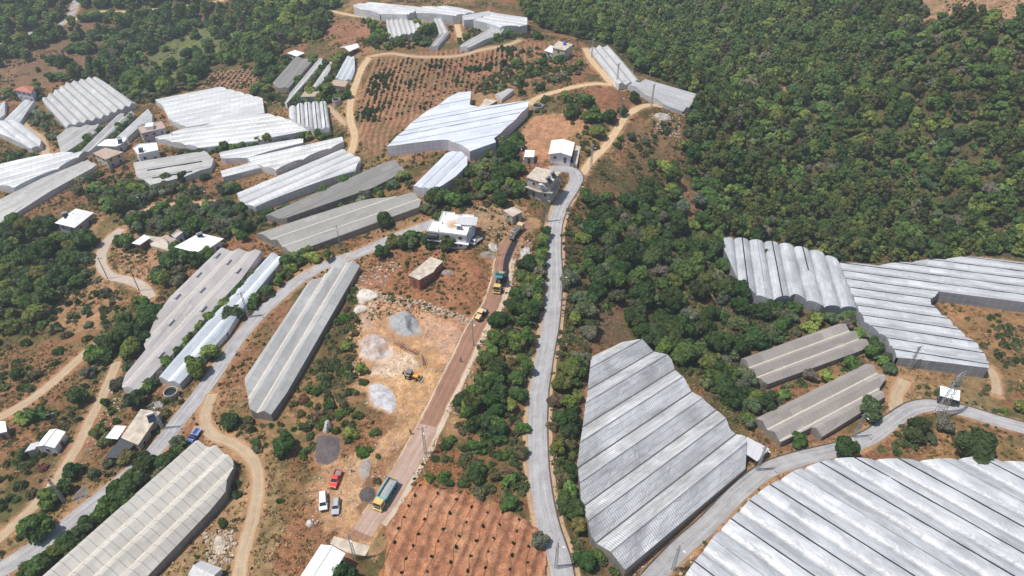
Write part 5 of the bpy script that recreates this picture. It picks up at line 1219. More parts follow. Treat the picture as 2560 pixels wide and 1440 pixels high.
o = at('farm_pickup', 'small blue pickup with a white caged bed at the tip of the beige greenhouse', 'pickup truck', (496, 1083), (481, 1105), 'vehicles parked at the site')
pr = [(2.3, .38), (2.3, .95), (2.1, 1.1), (1.6, 1.2), (1.1, 1.78), (.35, 1.80), (.2, .38)]
car(o, pr, 1.75, 1.15, 1.8, BLUE, (3, 4), (4, 5), [[(1.4, 1.2), (1.05, 1.68), (.5, 1.68), (.5, 1.2)]], (1.5, -1.3), .34)
mb = MB(); mb.box((-1.1, 0, .72), (2.6, 1.75, .12)); mb.build('cargo_bed', BLUE, o)
mb = MB()
for s in (1, -1):
    for z in (.95, 1.2, 1.5): mb.box((-1.1, s * .86, z), (2.6, .05, .07))
    for x in (-2.35, -1.7, -1.1, -.5, .12): mb.box((x, s * .86, 1.15), (.06, .06, .8))
for x in (-2.38, .15): mb.box((x, 0, 1.5), (.06, 1.72, .07))
mb.build('cage', WHP, o)
o = at('flatbed_truck', 'small white flatbed truck parked against the white flat roofed house', 'truck', (1199, 600), (1181, 616), 'vehicles parked at the site')
pr = [(2.5, .4), (2.5, 1.05), (2.2, 1.25), (1.75, 1.98), (.9, 2.02), (.85, .4)]
car(o, pr, 1.85, 1.2, 2.02, WHP, (2, 3), None, [[(2.0, 1.25), (1.7, 1.86), (1.05, 1.88), (1.05, 1.25)]], (1.75, -1.5), .36)
mb = MB(); mb.box((-1.0, 0, .82), (3.5, 1.9, .12)); mb.build('cargo_bed', GRYP, o)
mb = MB()
for s in (1, -1): mb.box((-1.0, s * .93, 1.06), (3.5, .05, .34))
mb.box((-2.74, 0, 1.06), (.05, 1.84, .34)); mb.build('side_board', WHP, o)

def truck_cab(root, mat, x0=2.1, W=2.45):
    pr = [(x0 + 1.95, .75), (x0 + 1.95, 1.75), (x0 + 1.72, 2.75), (x0 + .1, 2.85), (x0, .75)]
    hw = lambda z: W / 2 - (.12 * max(0, z - 1.8))
    shell(pr, hw).build('cab', mat, root, bevel=.07)
    pane_on(root, 'windscreen', pr[1], pr[2], hw, .14)
    side_panes(root, [[(x0 + 1.7, 1.8), (x0 + 1.55, 2.55), (x0 + .75, 2.58), (x0 + .75, 1.8)]], hw)
    MB().box((x0 + 2.08, 0, .62), (.32, W, .46)).build('bumper', mat, root, bevel=.05)
    MB().box((x0 + 1.97, 0, 1.2), (.06, 1.5, .5)).build('grille', CHAS, root)
    for s in (1, -1):
        MB().box((x0 + 2.22, s * .9, .68), (.06, .36, .2)).build('headlight', LAMP, root)
        MB().box((x0 + 1.9, s * (W / 2 + .2), 2.2), (.14, .2, .5)).build('mirror', CHAS, root, bevel=.02)
    MB().box((x0 + 1.62, 0, 2.86), (.34, W - .5, .1)).build('sun_visor', mat, root)
def chassis(root, L0, L1, axles):
    mb = MB()
    for s in (1, -1): mb.box(((L0 + L1) / 2, s * .42, .86), (L1 - L0, .16, .3))
    mb.box((L0 + .2, 0, .8), (.2, 2.3, .2)); mb.box((1.4, .95, .75), (1.1, .5, .5)); mb.box((1.4, -.95, .75), (1.1, .5, .5))
    mb.build('chassis', CHAS, root)
    for x in axles:
        for s in (1, -1): wheel(root, x, s * (1.02 if x < 2 else 1.08), .52, .5 if x < 2 else .32)
def tipper(root, tilt=0.0):
    M = Matrix.Translation((-4.0, 0, 1.05)) @ Matrix.Rotation(-tilt, 4, 'Y')
    L, W, Hh = 5.9, 2.5, 1.35
    mb = MB(M)
    mb.box((L / 2, 0, .06), (L, W - .2, .12))
    for s in (1, -1): mb.add([(0, s * (W / 2 - .1), 0), (L, s * (W / 2 - .1), 0), (L, s * W / 2, Hh), (0, s * W / 2, Hh), (0, s * (W / 2 - .2), 0), (L, s * (W / 2 - .2), 0), (L, s * (W / 2 - .12), Hh), (0, s * (W / 2 - .12), Hh)],
                             [(0, 1, 2, 3), (4, 7, 6, 5), (3, 2, 6, 7), (0, 3, 7, 4), (1, 5, 6, 2), (0, 4, 5, 1)])
    mb.box((L - .04, 0, Hh / 2 + .1), (.1, W, Hh + .25))
    body = mb.build('dump_body', TURQ, root)
    rb = MB(M)
    for s in (1, -1):
        for x in (.5, 1.5, 2.5, 3.5, 4.5, 5.4): rb.box((x, s * (W / 2 - .01), Hh / 2), (.12, .1, Hh))
        rb.box((L / 2, s * (W / 2 + .0), Hh), (L, .14, .12))
    for y in (-.8, -.27, .27, .8): rb.box((L + .04, y, .75), (.08, .1, 1.3))
    rb.build('rib', TURQ, body)
    MB(M).box((L + .32, 0, Hh + .2), (.7, W, .08)).build('canopy', TURQ, body)
    tgm = MB(M); tgm.box((-.04, 0, Hh / 2), (.09, W - .15, Hh)); tgm.build('tailgate', CREAM, body)
    return M
o = at('dump_truck', 'yellow cabbed dump truck with turquoise body, loaded, nearest the camera', 'dump truck', (987, 1207), (944, 1278), 'dump trucks on the construction road')
truck_cab(o, YEL); chassis(o, -4.0, 4.0, (3.1, -1.6, -2.9)); M_ = tipper(o)
V = []; F = []; k, l = 14, 8
for i in range(k + 1):
    for j in range(l + 1):
        x, y = .15 + 5.6 * i / k, -1.08 + 2.16 * j / l
        V.append((x, y, .62 + .4 * math.sin(math.pi * j / l) * math.sin(math.pi * i / k) + random.uniform(-.05, .05)))
for i in range(k):
    for j in range(l): a = i * (l + 1) + j; F.append((a, a + l + 1, a + l + 2, a + 1))
me = D.meshes.new('gravel_load'); me.from_pydata([tuple(M_ @ Vector(v)) for v in V], [], F)
ld_ = link('gravel_load', me, None, [DIRT]); ld_.location, ld_.rotation_euler, ld_.scale = o.location, o.rotation_euler, o.scale
tag(ld_, 'grey gravel load heaped inside the nearest dump truck body', 'gravel load')
o = at('dump_truck', 'yellow cabbed dump truck tipping out its raised turquoise body farther up the road', 'dump truck', (1255, 690), (1240, 741), 'dump trucks on the construction road')
truck_cab(o, YEL); chassis(o, -4.0, 4.0, (3.1, -1.6, -2.9)); tipper(o, R(33))
MB().tube((1.3, 0, .9), (.75, 0, 3.55), .14, .1).build('hydraulic_ram', STEEL, o)

o = at('road_roller', 'cream and grey road roller with a yellow cab roof on the construction road', 'road roller', (1192, 806), (1211, 780))
MB().box((-1.35, 0, 1.25), (2.1, 1.5, .8)).build('engine_hood', CREAM, o, bevel=.08)
MB().box((-2.42, 0, 1.2), (.06, 1.2, .5)).build('grille', CHAS, o)
for s in (1, -1): wheel(o, -1.2, s * .95, .75, .52, CREAM)
MB().box((.3, 0, 1.75), (1.4, 1.5, 1.6)).build('cab', GLASS, o, bevel=.03)
MB().box((.3, 0, 2.62), (1.75, 1.8, .16)).build('cab_roof', CREAM, o, bevel=.05)
mb = MB()
for x in (-.38, .98):
    for s in (1, -1): mb.box((x, s * .74, 1.75), (.1, .1, 1.65))
mb.build('cab_frame', CHAS, o)
d = MB().tube((2.1, -1.0, .76), (2.1, 1.0, .76), .75, n=28).build('drum', DSTEEL, o)
mb = MB()
for s in (1, -1): mb.box((2.0, s * 1.12, .85), (2.0, .14, .32))
mb.box((3.0, 0, .85), (.16, 2.3, .4)); mb.box((1.1, 0, .85), (.2, 2.3, .4)); mb.build('drum_frame', CHAS, o)
MB().box((.75, 0, .8), (.9, .7, .5)).build('joint', CHAS, o)

o = at('tank_truck', 'grey tanker truck with pump gear at its rear at the top of the construction road', 'tank truck', (1276, 604), (1306, 569))
truck_cab(o, CREAM); chassis(o, -4.2, 4.0, (3.1, -1.6, -2.9))
t = MB().tube((-2.9, 0, 2.0), (1.8, 0, 2.0), 1.05, n=24).build('tank', GRYP, o, bevel=.06)
mb = MB(); 
for s in (.35, -.35): mb.box((-.5, s, 3.06), (3.6, .12, .08))
for x in (-1.9, -.5, .9): mb.box((x, 0, 3.06), (.4, .7, .09))
mb.build('walkway', CHAS, t)
for x in (-1.5, .5): MB().tube((x, 0, 3.0), (x, 0, 3.2), .28, n=14).build('hatch', STEEL, t)
mb = MB(); mb.box((-3.7, 0, 1.0), (1.2, 2.3, .12)); mb.build('platform', CHAS, o)
mb = MB(); mb.box((-3.5, .4, 1.5), (.7, .8, .9)); mb.box((-3.6, -.6, 1.35), (.5, .6, .6)); mb.tube((-4.2, -1.1, 1.1), (-4.2, 1.1, 1.1), .09); mb.build('pump', GRYP, o, bevel=.03)

o = at('backhoe_loader', 'yellow and black backhoe loader working on the sandy quarry floor', 'backhoe loader', (1011, 941), (1053, 951))
MB().box((1.0, 0, 1.15), (1.9, .85, .75)).build('engine_hood', ORY, o, bevel=.08)
MB().box((-.1, 0, .75), (3.6, .8, .4)).build('chassis', CHAS, o)
MB().box((-.75, 0, 1.75), (1.5, 1.5, 1.5)).build('cab', GLASS, o, bevel=.04)
mb = MB()
for x in (-1.48, -.75, -.02):
    for s in (1, -1): mb.box((x, s * .74, 1.75), (.09, .09, 1.55))
mb.build('cab_frame', CHAS, o)
MB().box((-.75, 0, 2.58), (1.8, 1.75, .14)).build('cab_roof', plain('grey cab roof', (.17, .17, .175), .5), o, bevel=.05)
for s in (1, -1):
    wheel(o, -.95, s * .92, .78, .48, ORY); wheel(o, 1.35, s * .82, .52, .36, ORY)
    MB().box((-.95, s * .92, 1.62), (1.3, .5, .08)).build('mudguard', GRYP, o, bevel=.02)
    mb = MB(); mb.tube((.3, s * .62, 1.55), (1.8, s * .62, 1.25), .11, n=6); mb.tube((1.8, s * .62, 1.25), (2.6, s * .62, .6), .1, n=6); mb.build('loader_arm', ORY, o)
    MB().tube((.7, s * .45, 1.3), (1.9, s * .5, 1.0), .06).build('hydraulic_ram', STEEL, o)
bk = [(2.55, .9), (2.5, .5), (2.62, .18), (3.3, .12), (3.3, .18), (2.68, .26), (2.6, .5), (2.64, .9)]
shell(bk, lambda z: 1.12).build('front_bucket', GRYP, o)
mb = MB(); mb.tube((-1.7, 0, .9), (-2.3, 0, 2.5), .14, n=6); mb.tube((-2.3, 0, 2.5), (-2.9, 0, 1.3), .11, n=6); mb.build('backhoe_arm', ORY, o)
mb = MB(); mb.box((-2.85, 0, 1.0), (.5, .6, .6)); mb.build('rear_bucket', CHAS, o, bevel=.06)
mb = MB()
for s in (1, -1): mb.box((-1.75, s * 1.0, .9), (.22, .22, 1.6))
mb.box((-1.7, 0, .8), (.2, 2.2, .3)); mb.build('stabiliser', CHAS, o)

# water tank on the terrace of the white house
x, y = on_z(1083, 590, z1_ + 3.6)
M_ = Matrix.Rotation(-.1, 4, 'Z')
mb = MB(M_); mb.tube((-1.75, 0, 1.1), (1.75, 0, 1.1), 1.1, n=24)
t = empty('water_tank', (float(x), float(y), z1_ + 2.56), 0, 'big dark horizontal water tank on the balcony of the white stained roof house', 'water tank')
mb.build('barrel', BLACKP, t, bevel=.25)
mb = MB(M_)
for a in (-1.1, 1.1): mb.box((a, 0, .1), (.25, 1.6, .3))
mb.build('cradle', DSTEEL, t)
x, y = on_z(1412, 108, z6_ + 5.9)
t = empty('water_tank', (float(x), float(y), z6_ + 5.2), 0, 'round blue plastic water tank on the orchard farmhouse roof', 'water tank')
MB().tube((0, 0, 0), (0, 0, 1.0), .75, n=20).build('barrel', BLUEP, t, bevel=.2); MB().tube((0, 0, 1.0), (0, 0, 1.2), .3, n=14).build('lid', BLUEP, t)

# ------------------------------------------------------------------ poles and pylons
INS = plain('brown insulator', (.16, .08, .05), .3)
def lattice(mb, h, w0, w1, n, r=.045):
    P = lambda f, i: Vector(((w0 + (w1 - w0) * f) / 2 * (1, 1, -1, -1)[i], (w0 + (w1 - w0) * f) / 2 * (1, -1, -1, 1)[i], h * f))
    for i in range(4): mb.tube(P(0, i) - Vector((0, 0, .4)), P(1, i), r, n=4)
    for k in range(n):
        for i in range(4):
            j = (i + 1) % 4; mb.tube(P(k / n, i), P((k + 1) / n, j), r * .6, n=4); mb.tube(P((k + 1) / n, i), P((k + 1) / n, j), r * .6, n=4)
    return mb
def make_pole(kind):
    root = empty('utility_pole')
    if kind == 'lattice':
        lattice(MB(), 9.2, .62, .3, 8, .05).build('mast', STEEL, root); top = 9.1
    elif kind == 'wood': MB().tube((0, 0, -.4), (0, 0, 8.6), .14, .1, 8).build('mast', BARK, root); top = 8.3
    else: MB().tube((0, 0, -.4), (0, 0, 9.0), .17, .11, 10).build('mast', CONC, root); top = 8.8
    MB().box((0, 0, top), (2.2, .12, .12)).build('crossarm', DSTEEL, root)
    for x in (-1.0, 0, 1.0): MB().tube((x, 0, top + .05), (x, 0, top + .4), .07, .05, 8).build('insulator', INS, root)
    if kind != 'wood':
        MB().tube((0, 0, top - .8), (0, -1.1, top - .4), .04, n=6).build('lamp_arm', DSTEEL, root)
        MB().box((0, -1.25, top - .4), (.22, .6, .12)).build('lamp', LAMP, root, bevel=.03)
    return root
POLE = {}
POLES = [((1064,1133),'lattice','beside the lower construction road, right edge',.3),((1183,864),'round','on the left edge of the construction road by the roller',.5),((1390,1418),'lattice','straddling the ridge road at the bottom',1.2),
 ((1682,1425),'lattice','beside the side road at the bottom edge',.8),((2133,1094),'lattice','between the lower twin greenhouse and the side road',.4),((408,1073),'lattice','at the corner of the flat roadside hut',.9),
 ((160,1088),'wood','by the white gabled shed at lower left',.4),((163,1257),'lattice','between the two roads at lower left',.3),((349,728),'wood','at the lower bend of the concrete lane',.8),
 ((270,698),'wood','on the outer curve of the concrete lane',.2),((363,540),'lattice','above the olive grove by the white hip roofs',.5),((525,527),'lattice','in the shrubs beside the dark netted greenhouse',.6),
 ((622,794),'lattice','against the bluish narrow greenhouse',.7),((282,888),'wood','in the dry slope above the lower left dirt road',.5),((852,622),'lattice','along the lower edge of the wide netted greenhouse',.3),
 ((1245,638),'wood','on the left edge of the construction road by the rubble',.2),((1367,551),'lattice','where the ridge road passes the concrete house',.4),((1401,754),'lattice','on the right edge of the ridge road by the olives',1.4),
 ((1479,144),'lattice','at the top end of the ridge greenhouse',.5),((1542,213),'lattice','at the lower end of the long ridge greenhouse',.6),((1628,268),'lattice','in front of the stepped ridge greenhouse',.8),
 ((1550,293),'lattice','at the narrow bend of the yellow ridge road',.4),((1477,424),'lattice','where the yellow ridge road meets the asphalt',.7),((1302,423),'lattice','next to the small white container hut',.2),
 ((888,1398),'lattice','in the concrete yard by the white barn',.5),((1893,1175),'lattice','at the open lean-to beside the side road',.5),((435,352),'round','before the lower white ribbed greenhouse',.3),((2270,925),'lattice','before the lowest silver vault near the dry field',.4)]
for p, kd, ph, rz in POLES:
    if kd not in POLE: POLE[kd] = o = make_pole(kd)
    else: o = copy_tree(POLE[kd])
    q = g1(p); o.location = q; o.rotation_euler = (0, 0, rz)
    tag(o, ('grey lattice pole ' if kd == 'lattice' else 'dark wooden pole ' if kd == 'wood' else 'pale round pole ') + ph, 'utility pole', 'utility poles along the roads')
q = g1((2346, 1036)); r_o = empty('power_pylon', q, .5, 'tall steel power pylon with spread arms at the bend of the side road', 'power pylon')
lattice(MB(), 16, 2.0, .7, 9, .07).build('mast', STEEL, r_o)
for zz, L in ((13.0, 3.6), (14.6, 3.0), (16.0, 2.4)):
    mb = MB()
    for s in (1, -1):
        mb.tube((s * .35, .3, zz), (s * L, 0, zz + .1), .06, n=4); mb.tube((s * .35, -.3, zz), (s * L, 0, zz + .1), .06, n=4); mb.tube((s * .35, 0, zz + .9), (s * L, 0, zz + .1), .05, n=4)
    mb.build('arm', STEEL, r_o)
    for s in (1, -1): MB().tube((s * L, 0, zz + .1), (s * L, 0, zz - .9), .08, .06, 8).build('insulator', INS, r_o)

# ------------------------------------------------------------------ people: one skinned body each
def person(label, px, face, shirt, trousers, stride=.12, arm=.15):
    p = g1(px); root = empty('person', p, math.atan2(face[1], face[0]), label, 'person', 'site workers')
    J, E, Rr = [], [], []
    def j(pos, r, par=None):
        J.append(pos); Rr.append(r)
        if par is not None: E.append((par, len(J) - 1))
        return len(J) - 1
    pel = j((0, 0, .95), .15); wa = j((0, 0, 1.1), .135, pel); ch = j((.01, 0, 1.32), .165, wa); ne = j((.01, 0, 1.50), .06, ch); he = j((.03, 0, 1.63), .10, ne); cr = j((.025, 0, 1.74), .085, he)
    j((.125, 0, 1.63), .022, he)                                                   # nose
    for s in (1, -1):
        hp = j((0, s * .10, .90), .10, pel); kn = j((.03 + s * stride * .6, s * .11, .5), .065, hp); an = j((s * stride, s * .11, .09), .045, kn); j((s * stride + .17, s * .12, .04), .04, an)
        shd = j((0, s * .20, 1.43), .06, ch); el = j((-.03 - s * arm * .4, s * .27, 1.16), .045, shd); wr = j((.08 - s * arm, s * .27, .93), .03, el); pm = j((.09 - s * arm, s * .27, .86), .036, wr)
        for k in range(4):
            a = j((.06 + .022 * k - s * arm + .01, s * .268, .80), .010, pm); j((.06 + .022 * k - s * arm + .02, s * .25, .755 + .008 * abs(k - 1)), .009, a)
        th = j((.125 - s * arm, s * .255, .85), .011, pm); j((.14 - s * arm, s * .245, .81), .010, th)
        j((.02, s * .105, 1.63), .022, he)                                           # ears
    me = D.meshes.new('body'); me.from_pydata(J, E, [])
    o = link('body', me, root, [SKIN, shirt, trousers, HAIR])
    md = o.modifiers.new('skin', 'SKIN'); md.use_smooth_shade = True
    sk = me.skin_vertices[0] if len(me.skin_vertices) else None
    if sk:
        for i, r in enumerate(Rr): sk.data[i].radius = (r, r)
        sk.data[0].use_root = True
    dg = bpy.context.evaluated_depsgraph_get()
    em = D.meshes.new_from_object(o.evaluated_get(dg)); o.modifiers.clear(); o.data = em
    em.materials.clear()
    for m in (SKIN, shirt, trousers, HAIR, CHAS): em.materials.append(m)
    for f in em.polygons:
        c = f.center
        f.material_index = 4 if c.z < .09 else 2 if c.z < .98 and abs(c.y) < .22 else 1 if (c.z < 1.5 and c.z > 1.14) or (c.z >= .98 and c.z <= 1.14 and abs(c.y) < .22) else 3 if c.z > 1.68 or (c.z > 1.56 and c.x < -.02) else 0
    return root
SKIN, HAIR = plain('skin', (.42, .24, .16), .6, scale=4), plain('dark hair', (.02, .016, .013), .7)
SHW, SHG, SHB = plain('white shirt', (.74, .74, .76), .8), plain('grey blue shirt', (.24, .28, .34), .8), plain('black shirt', (.035, .035, .04), .8)
TRD, TRB = plain('dark trousers', (.03, .03, .04), .8), plain('blue trousers', (.12, .15, .22), .8)
person('person in white shirt and dark trousers walking near the red pickup', (879, 1180), (-.7, -.6), SHW, TRD, .16, .2)
person('person in grey blue clothes standing on the brown road base', (1152, 905), (.3, -.9), SHG, TRB, .05, .1)
person('person dressed in black at the edge of the compacted road', (1027, 1087), (.6, .5), SHB, TRD, .08, .1)
# ------------------------------------------------------------------ trees, shrubs, undergrowth
def leaf_mat(name, stuff):
    m, t, b = nodes(name)
    if stuff: c = N(t, 'ShaderNodeAttribute', attribute_name='Col').outputs['Color']
    else: c = N(t, 'ShaderNodeObjectInfo').outputs['Color']
    k = noise(t, 0.9, 3, None, 0.6); f = noise(t, 4.5, 2, None, 0.6)
    c = mix(t, 1.0, c, ramp(t, k, [(0.32, (0.62, 0.66, 0.62)), (0.52, (1, 1, 1)), (0.70, (1.5, 1.42, 1.25))]), 'MULTIPLY')
    c = mix(t, 1.0, c, ramp(t, f, [(0.3, (0.7, 0.72, 0.7)), (0.7, (1.3, 1.28, 1.25))]), 'MULTIPLY')
    t.links.new(c, b.inputs['Base Color'])
    b.inputs['Roughness'].default_value = 0.65; b.inputs['Specular IOR Level'].default_value = 0.18
    tr = t.nodes.new('ShaderNodeBsdfTranslucent'); t.links.new(mix(t, 1.0, c, (1.2, 1.4, 0.7), 'MULTIPLY'), tr.inputs[0])
    ms = t.nodes.new('ShaderNodeMixShader'); ms.inputs[0].default_value = 0.30
    t.links.new(b.outputs[0], ms.inputs[1]); t.links.new(tr.outputs[0], ms.inputs[2])
    t.links.new(ms.outputs[0], t.nodes['Material Output'].inputs['Surface'])
    return m
LEAF, LEAFS = leaf_mat('leaves', False), leaf_mat('leaves of the wood', True)


def cube_sphere(k=2):
    V, F = [], []
    for ax in range(3):
        for s in (-1, 1):
            n0 = len(V)
            for i in range(k + 1):
                for j in range(k + 1):
                    p = [0, 0, 0]; p[ax] = s; p[(ax + 1) % 3] = -1 + 2 * i / k; p[(ax + 2) % 3] = (-1 + 2 * j / k) * s
                    V.append(np.array(p, float) / np.linalg.norm(p))
            for i in range(k):
                for j in range(k):
                    a = n0 + i * (k + 1) + j
                    F.append((a, a + k + 1, a + k + 2, a + 1))
    return np.array(V), np.array(F)
CSV, CSF = cube_sphere(2)

def crown(seed, kind, nq):
    """unit crown (radius about 1, base of the stem at z = 0): leaf clumps over lumpy solid cores added to block light"""
    r = np.random.default_rng(seed)
    L = []
    if kind == 'broad':
        for i in range(13):
            a = r.uniform(0, 2 * math.pi); q = r.uniform(0.15, 0.68); L.append((q * math.cos(a), q * math.sin(a), r.uniform(0.62, 1.35) - 0.35 * q, r.uniform(0.27, 0.44)))
        qs, jit = 0.15, 0.7
    elif kind == 'olive':
        for i in range(11):
            a = r.uniform(0, 2 * math.pi); q = r.uniform(0.1, 0.72); L.append((q * math.cos(a), q * math.sin(a), r.uniform(0.55, 1.15) - 0.25 * q, r.uniform(0.22, 0.38)))
        qs, jit = 0.115, 1.0
    elif kind == 'pine':
        for k in range(6):
            z = 0.7 + 0.36 * k; w_ = 0.78 * (1 - k / 6.6)
            for i in range(6 - k // 2 if k < 5 else 1):
                a = r.uniform(0, 2 * math.pi); L.append((w_ * math.cos(a), w_ * math.sin(a), z + r.uniform(-.12, .12), r.uniform(0.2, 0.32)))
            L.append((0, 0, z, 0.32 * (1 - k / 9)))
        qs, jit = 0.125, 0.9
    else:
        for i in range(7 if nq > 300 else 4):
            a = r.uniform(0, 2 * math.pi); q = r.uniform(0.0, 0.65); L.append((q * math.cos(a), q * math.sin(a), r.uniform(0.2, 0.55) - 0.2 * q, r.uniform(0.28, 0.45)))
        qs, jit = 0.17, 0.8
    L = np.array(L)
    qs *= math.sqrt(900.0 / nq) ** 0.85
    p = L[:, 3] ** 2; li = r.choice(len(L), nq, p=p / p.sum())
    d = r.standard_normal((nq, 3)); d /= np.linalg.norm(d, axis=1)[:, None]
    d[:, 2] = np.where((d[:, 2] < -0.25) & (r.random(nq) < 0.8), -d[:, 2], d[:, 2])
    c = L[li, :3] + d * (L[li, 3] * r.uniform(0.82, 1.18, nq))[:, None]
    nn = d + jit * r.standard_normal((nq, 3)) * 0.6 + np.array([0, 0, 0.25]); nn /= np.linalg.norm(nn, axis=1)[:, None]
    u = np.cross(nn, r.standard_normal((nq, 3))); u /= np.linalg.norm(u, axis=1)[:, None] + 1e-9
    v = np.cross(nn, u)
    s = qs * r.uniform(0.55, 1.35, nq)[:, None]; s2 = s * r.uniform(0.5, 1.0, nq)[:, None]
    Q = np.stack([c - u * s - v * s2, c + u * s - v * s2 * 0.6, c + u * s * 0.8 + v * s2, c - u * s * 0.7 + v * s2 * 1.1], 1).reshape(-1, 3)
    F = np.arange(nq * 4).reshape(-1, 4)
    V, FF = [Q], [F]; n = len(Q)
    for l in L:                                                     # leaf-coloured solid core added inside each lobe to block light
        w_ = CSV * (l[3] * 0.86) * (1 + 0.18 * r.standard_normal((len(CSV), 1)) * 0.5) + l[:3]
        V.append(w_); FF.append(CSF + n); n += len(CSV)
    V = np.vstack(V); V[:, 2] = np.maximum(V[:, 2], 0.02)
    return V, np.vstack(FF)

def trunk_mb(seed, kind):
    r = random.Random(seed); mb = MB()
    h = {'broad': 0.75, 'olive': 0.6, 'pine': 2.3}[kind]
    mb.tube((0, 0, -0.25), (0.03, 0.02, h * 0.55), 0.085, 0.06, 7)
    if kind == 'pine': mb.tube((0.03, 0.02, h * .55), (0, 0, h), 0.06, 0.02, 6)
    else:
        for i in range(5):
            a = i * 1.26 + r.uniform(-.3, .3)
            mb.tube((0.03, 0.02, h * 0.5), (0.5 * math.cos(a), 0.5 * math.sin(a), h + r.uniform(0.05, 0.35)), 0.045, 0.015, 5)
    return mb

def proto(kind, seed, nq):
    V, F = crown(seed, kind, nq)
    o = np_mesh('crown', V, F, [LEAF]); me = o.data; D.objects.remove(o)
    tm = None
    if kind != 'shrub':
        t = trunk_mb(seed, kind).build('trunk', BARK); tm = t.data; D.objects.remove(t)
    return me, tm
PRO = {k: [proto(k, s * 7 + 3 + len(k), nq) for s in range(5)] for k, nq in (('broad', 2200), ('olive', 2200), ('pine', 1500), ('shrub', 700))}
FARP = {k: [crown(s * 5 + 1 + len(k), k, nq) for s in range(5)] for k, nq in (('broad', 620), ('olive', 560), ('pine', 520), ('shrub', 130))}

TONES = {'broad': [('dark green', (0.046, 0.080, 0.022)), ('dark green', (0.060, 0.096, 0.028)), ('mid green', (0.084, 0.132, 0.036)), ('yellowish green', (0.140, 0.165, 0.042))],
         'olive': [('grey green', (0.140, 0.160, 0.095)), ('grey green', (0.175, 0.192, 0.125)), ('dull green', (0.100, 0.125, 0.062))],
         'pine': [('olive green', (0.110, 0.130, 0.040)), ('olive green', (0.090, 0.118, 0.036)), ('yellow green', (0.132, 0.155, 0.044))],
         'shrub': [('dark green', (0.066, 0.100, 0.030)), ('olive coloured', (0.118, 0.130, 0.046)), ('bright green', (0.100, 0.155, 0.038)), ('brownish', (0.165, 0.130, 0.070))]}
WORD = {'broad': ('broadleaf_tree', 'broadleaf tree', 'tree'), 'olive': ('olive_tree', 'olive tree', 'olive tree'), 'pine': ('pine_tree', 'pine tree', 'pine tree'), 'shrub': ('shrub', 'shrub', 'shrub')}

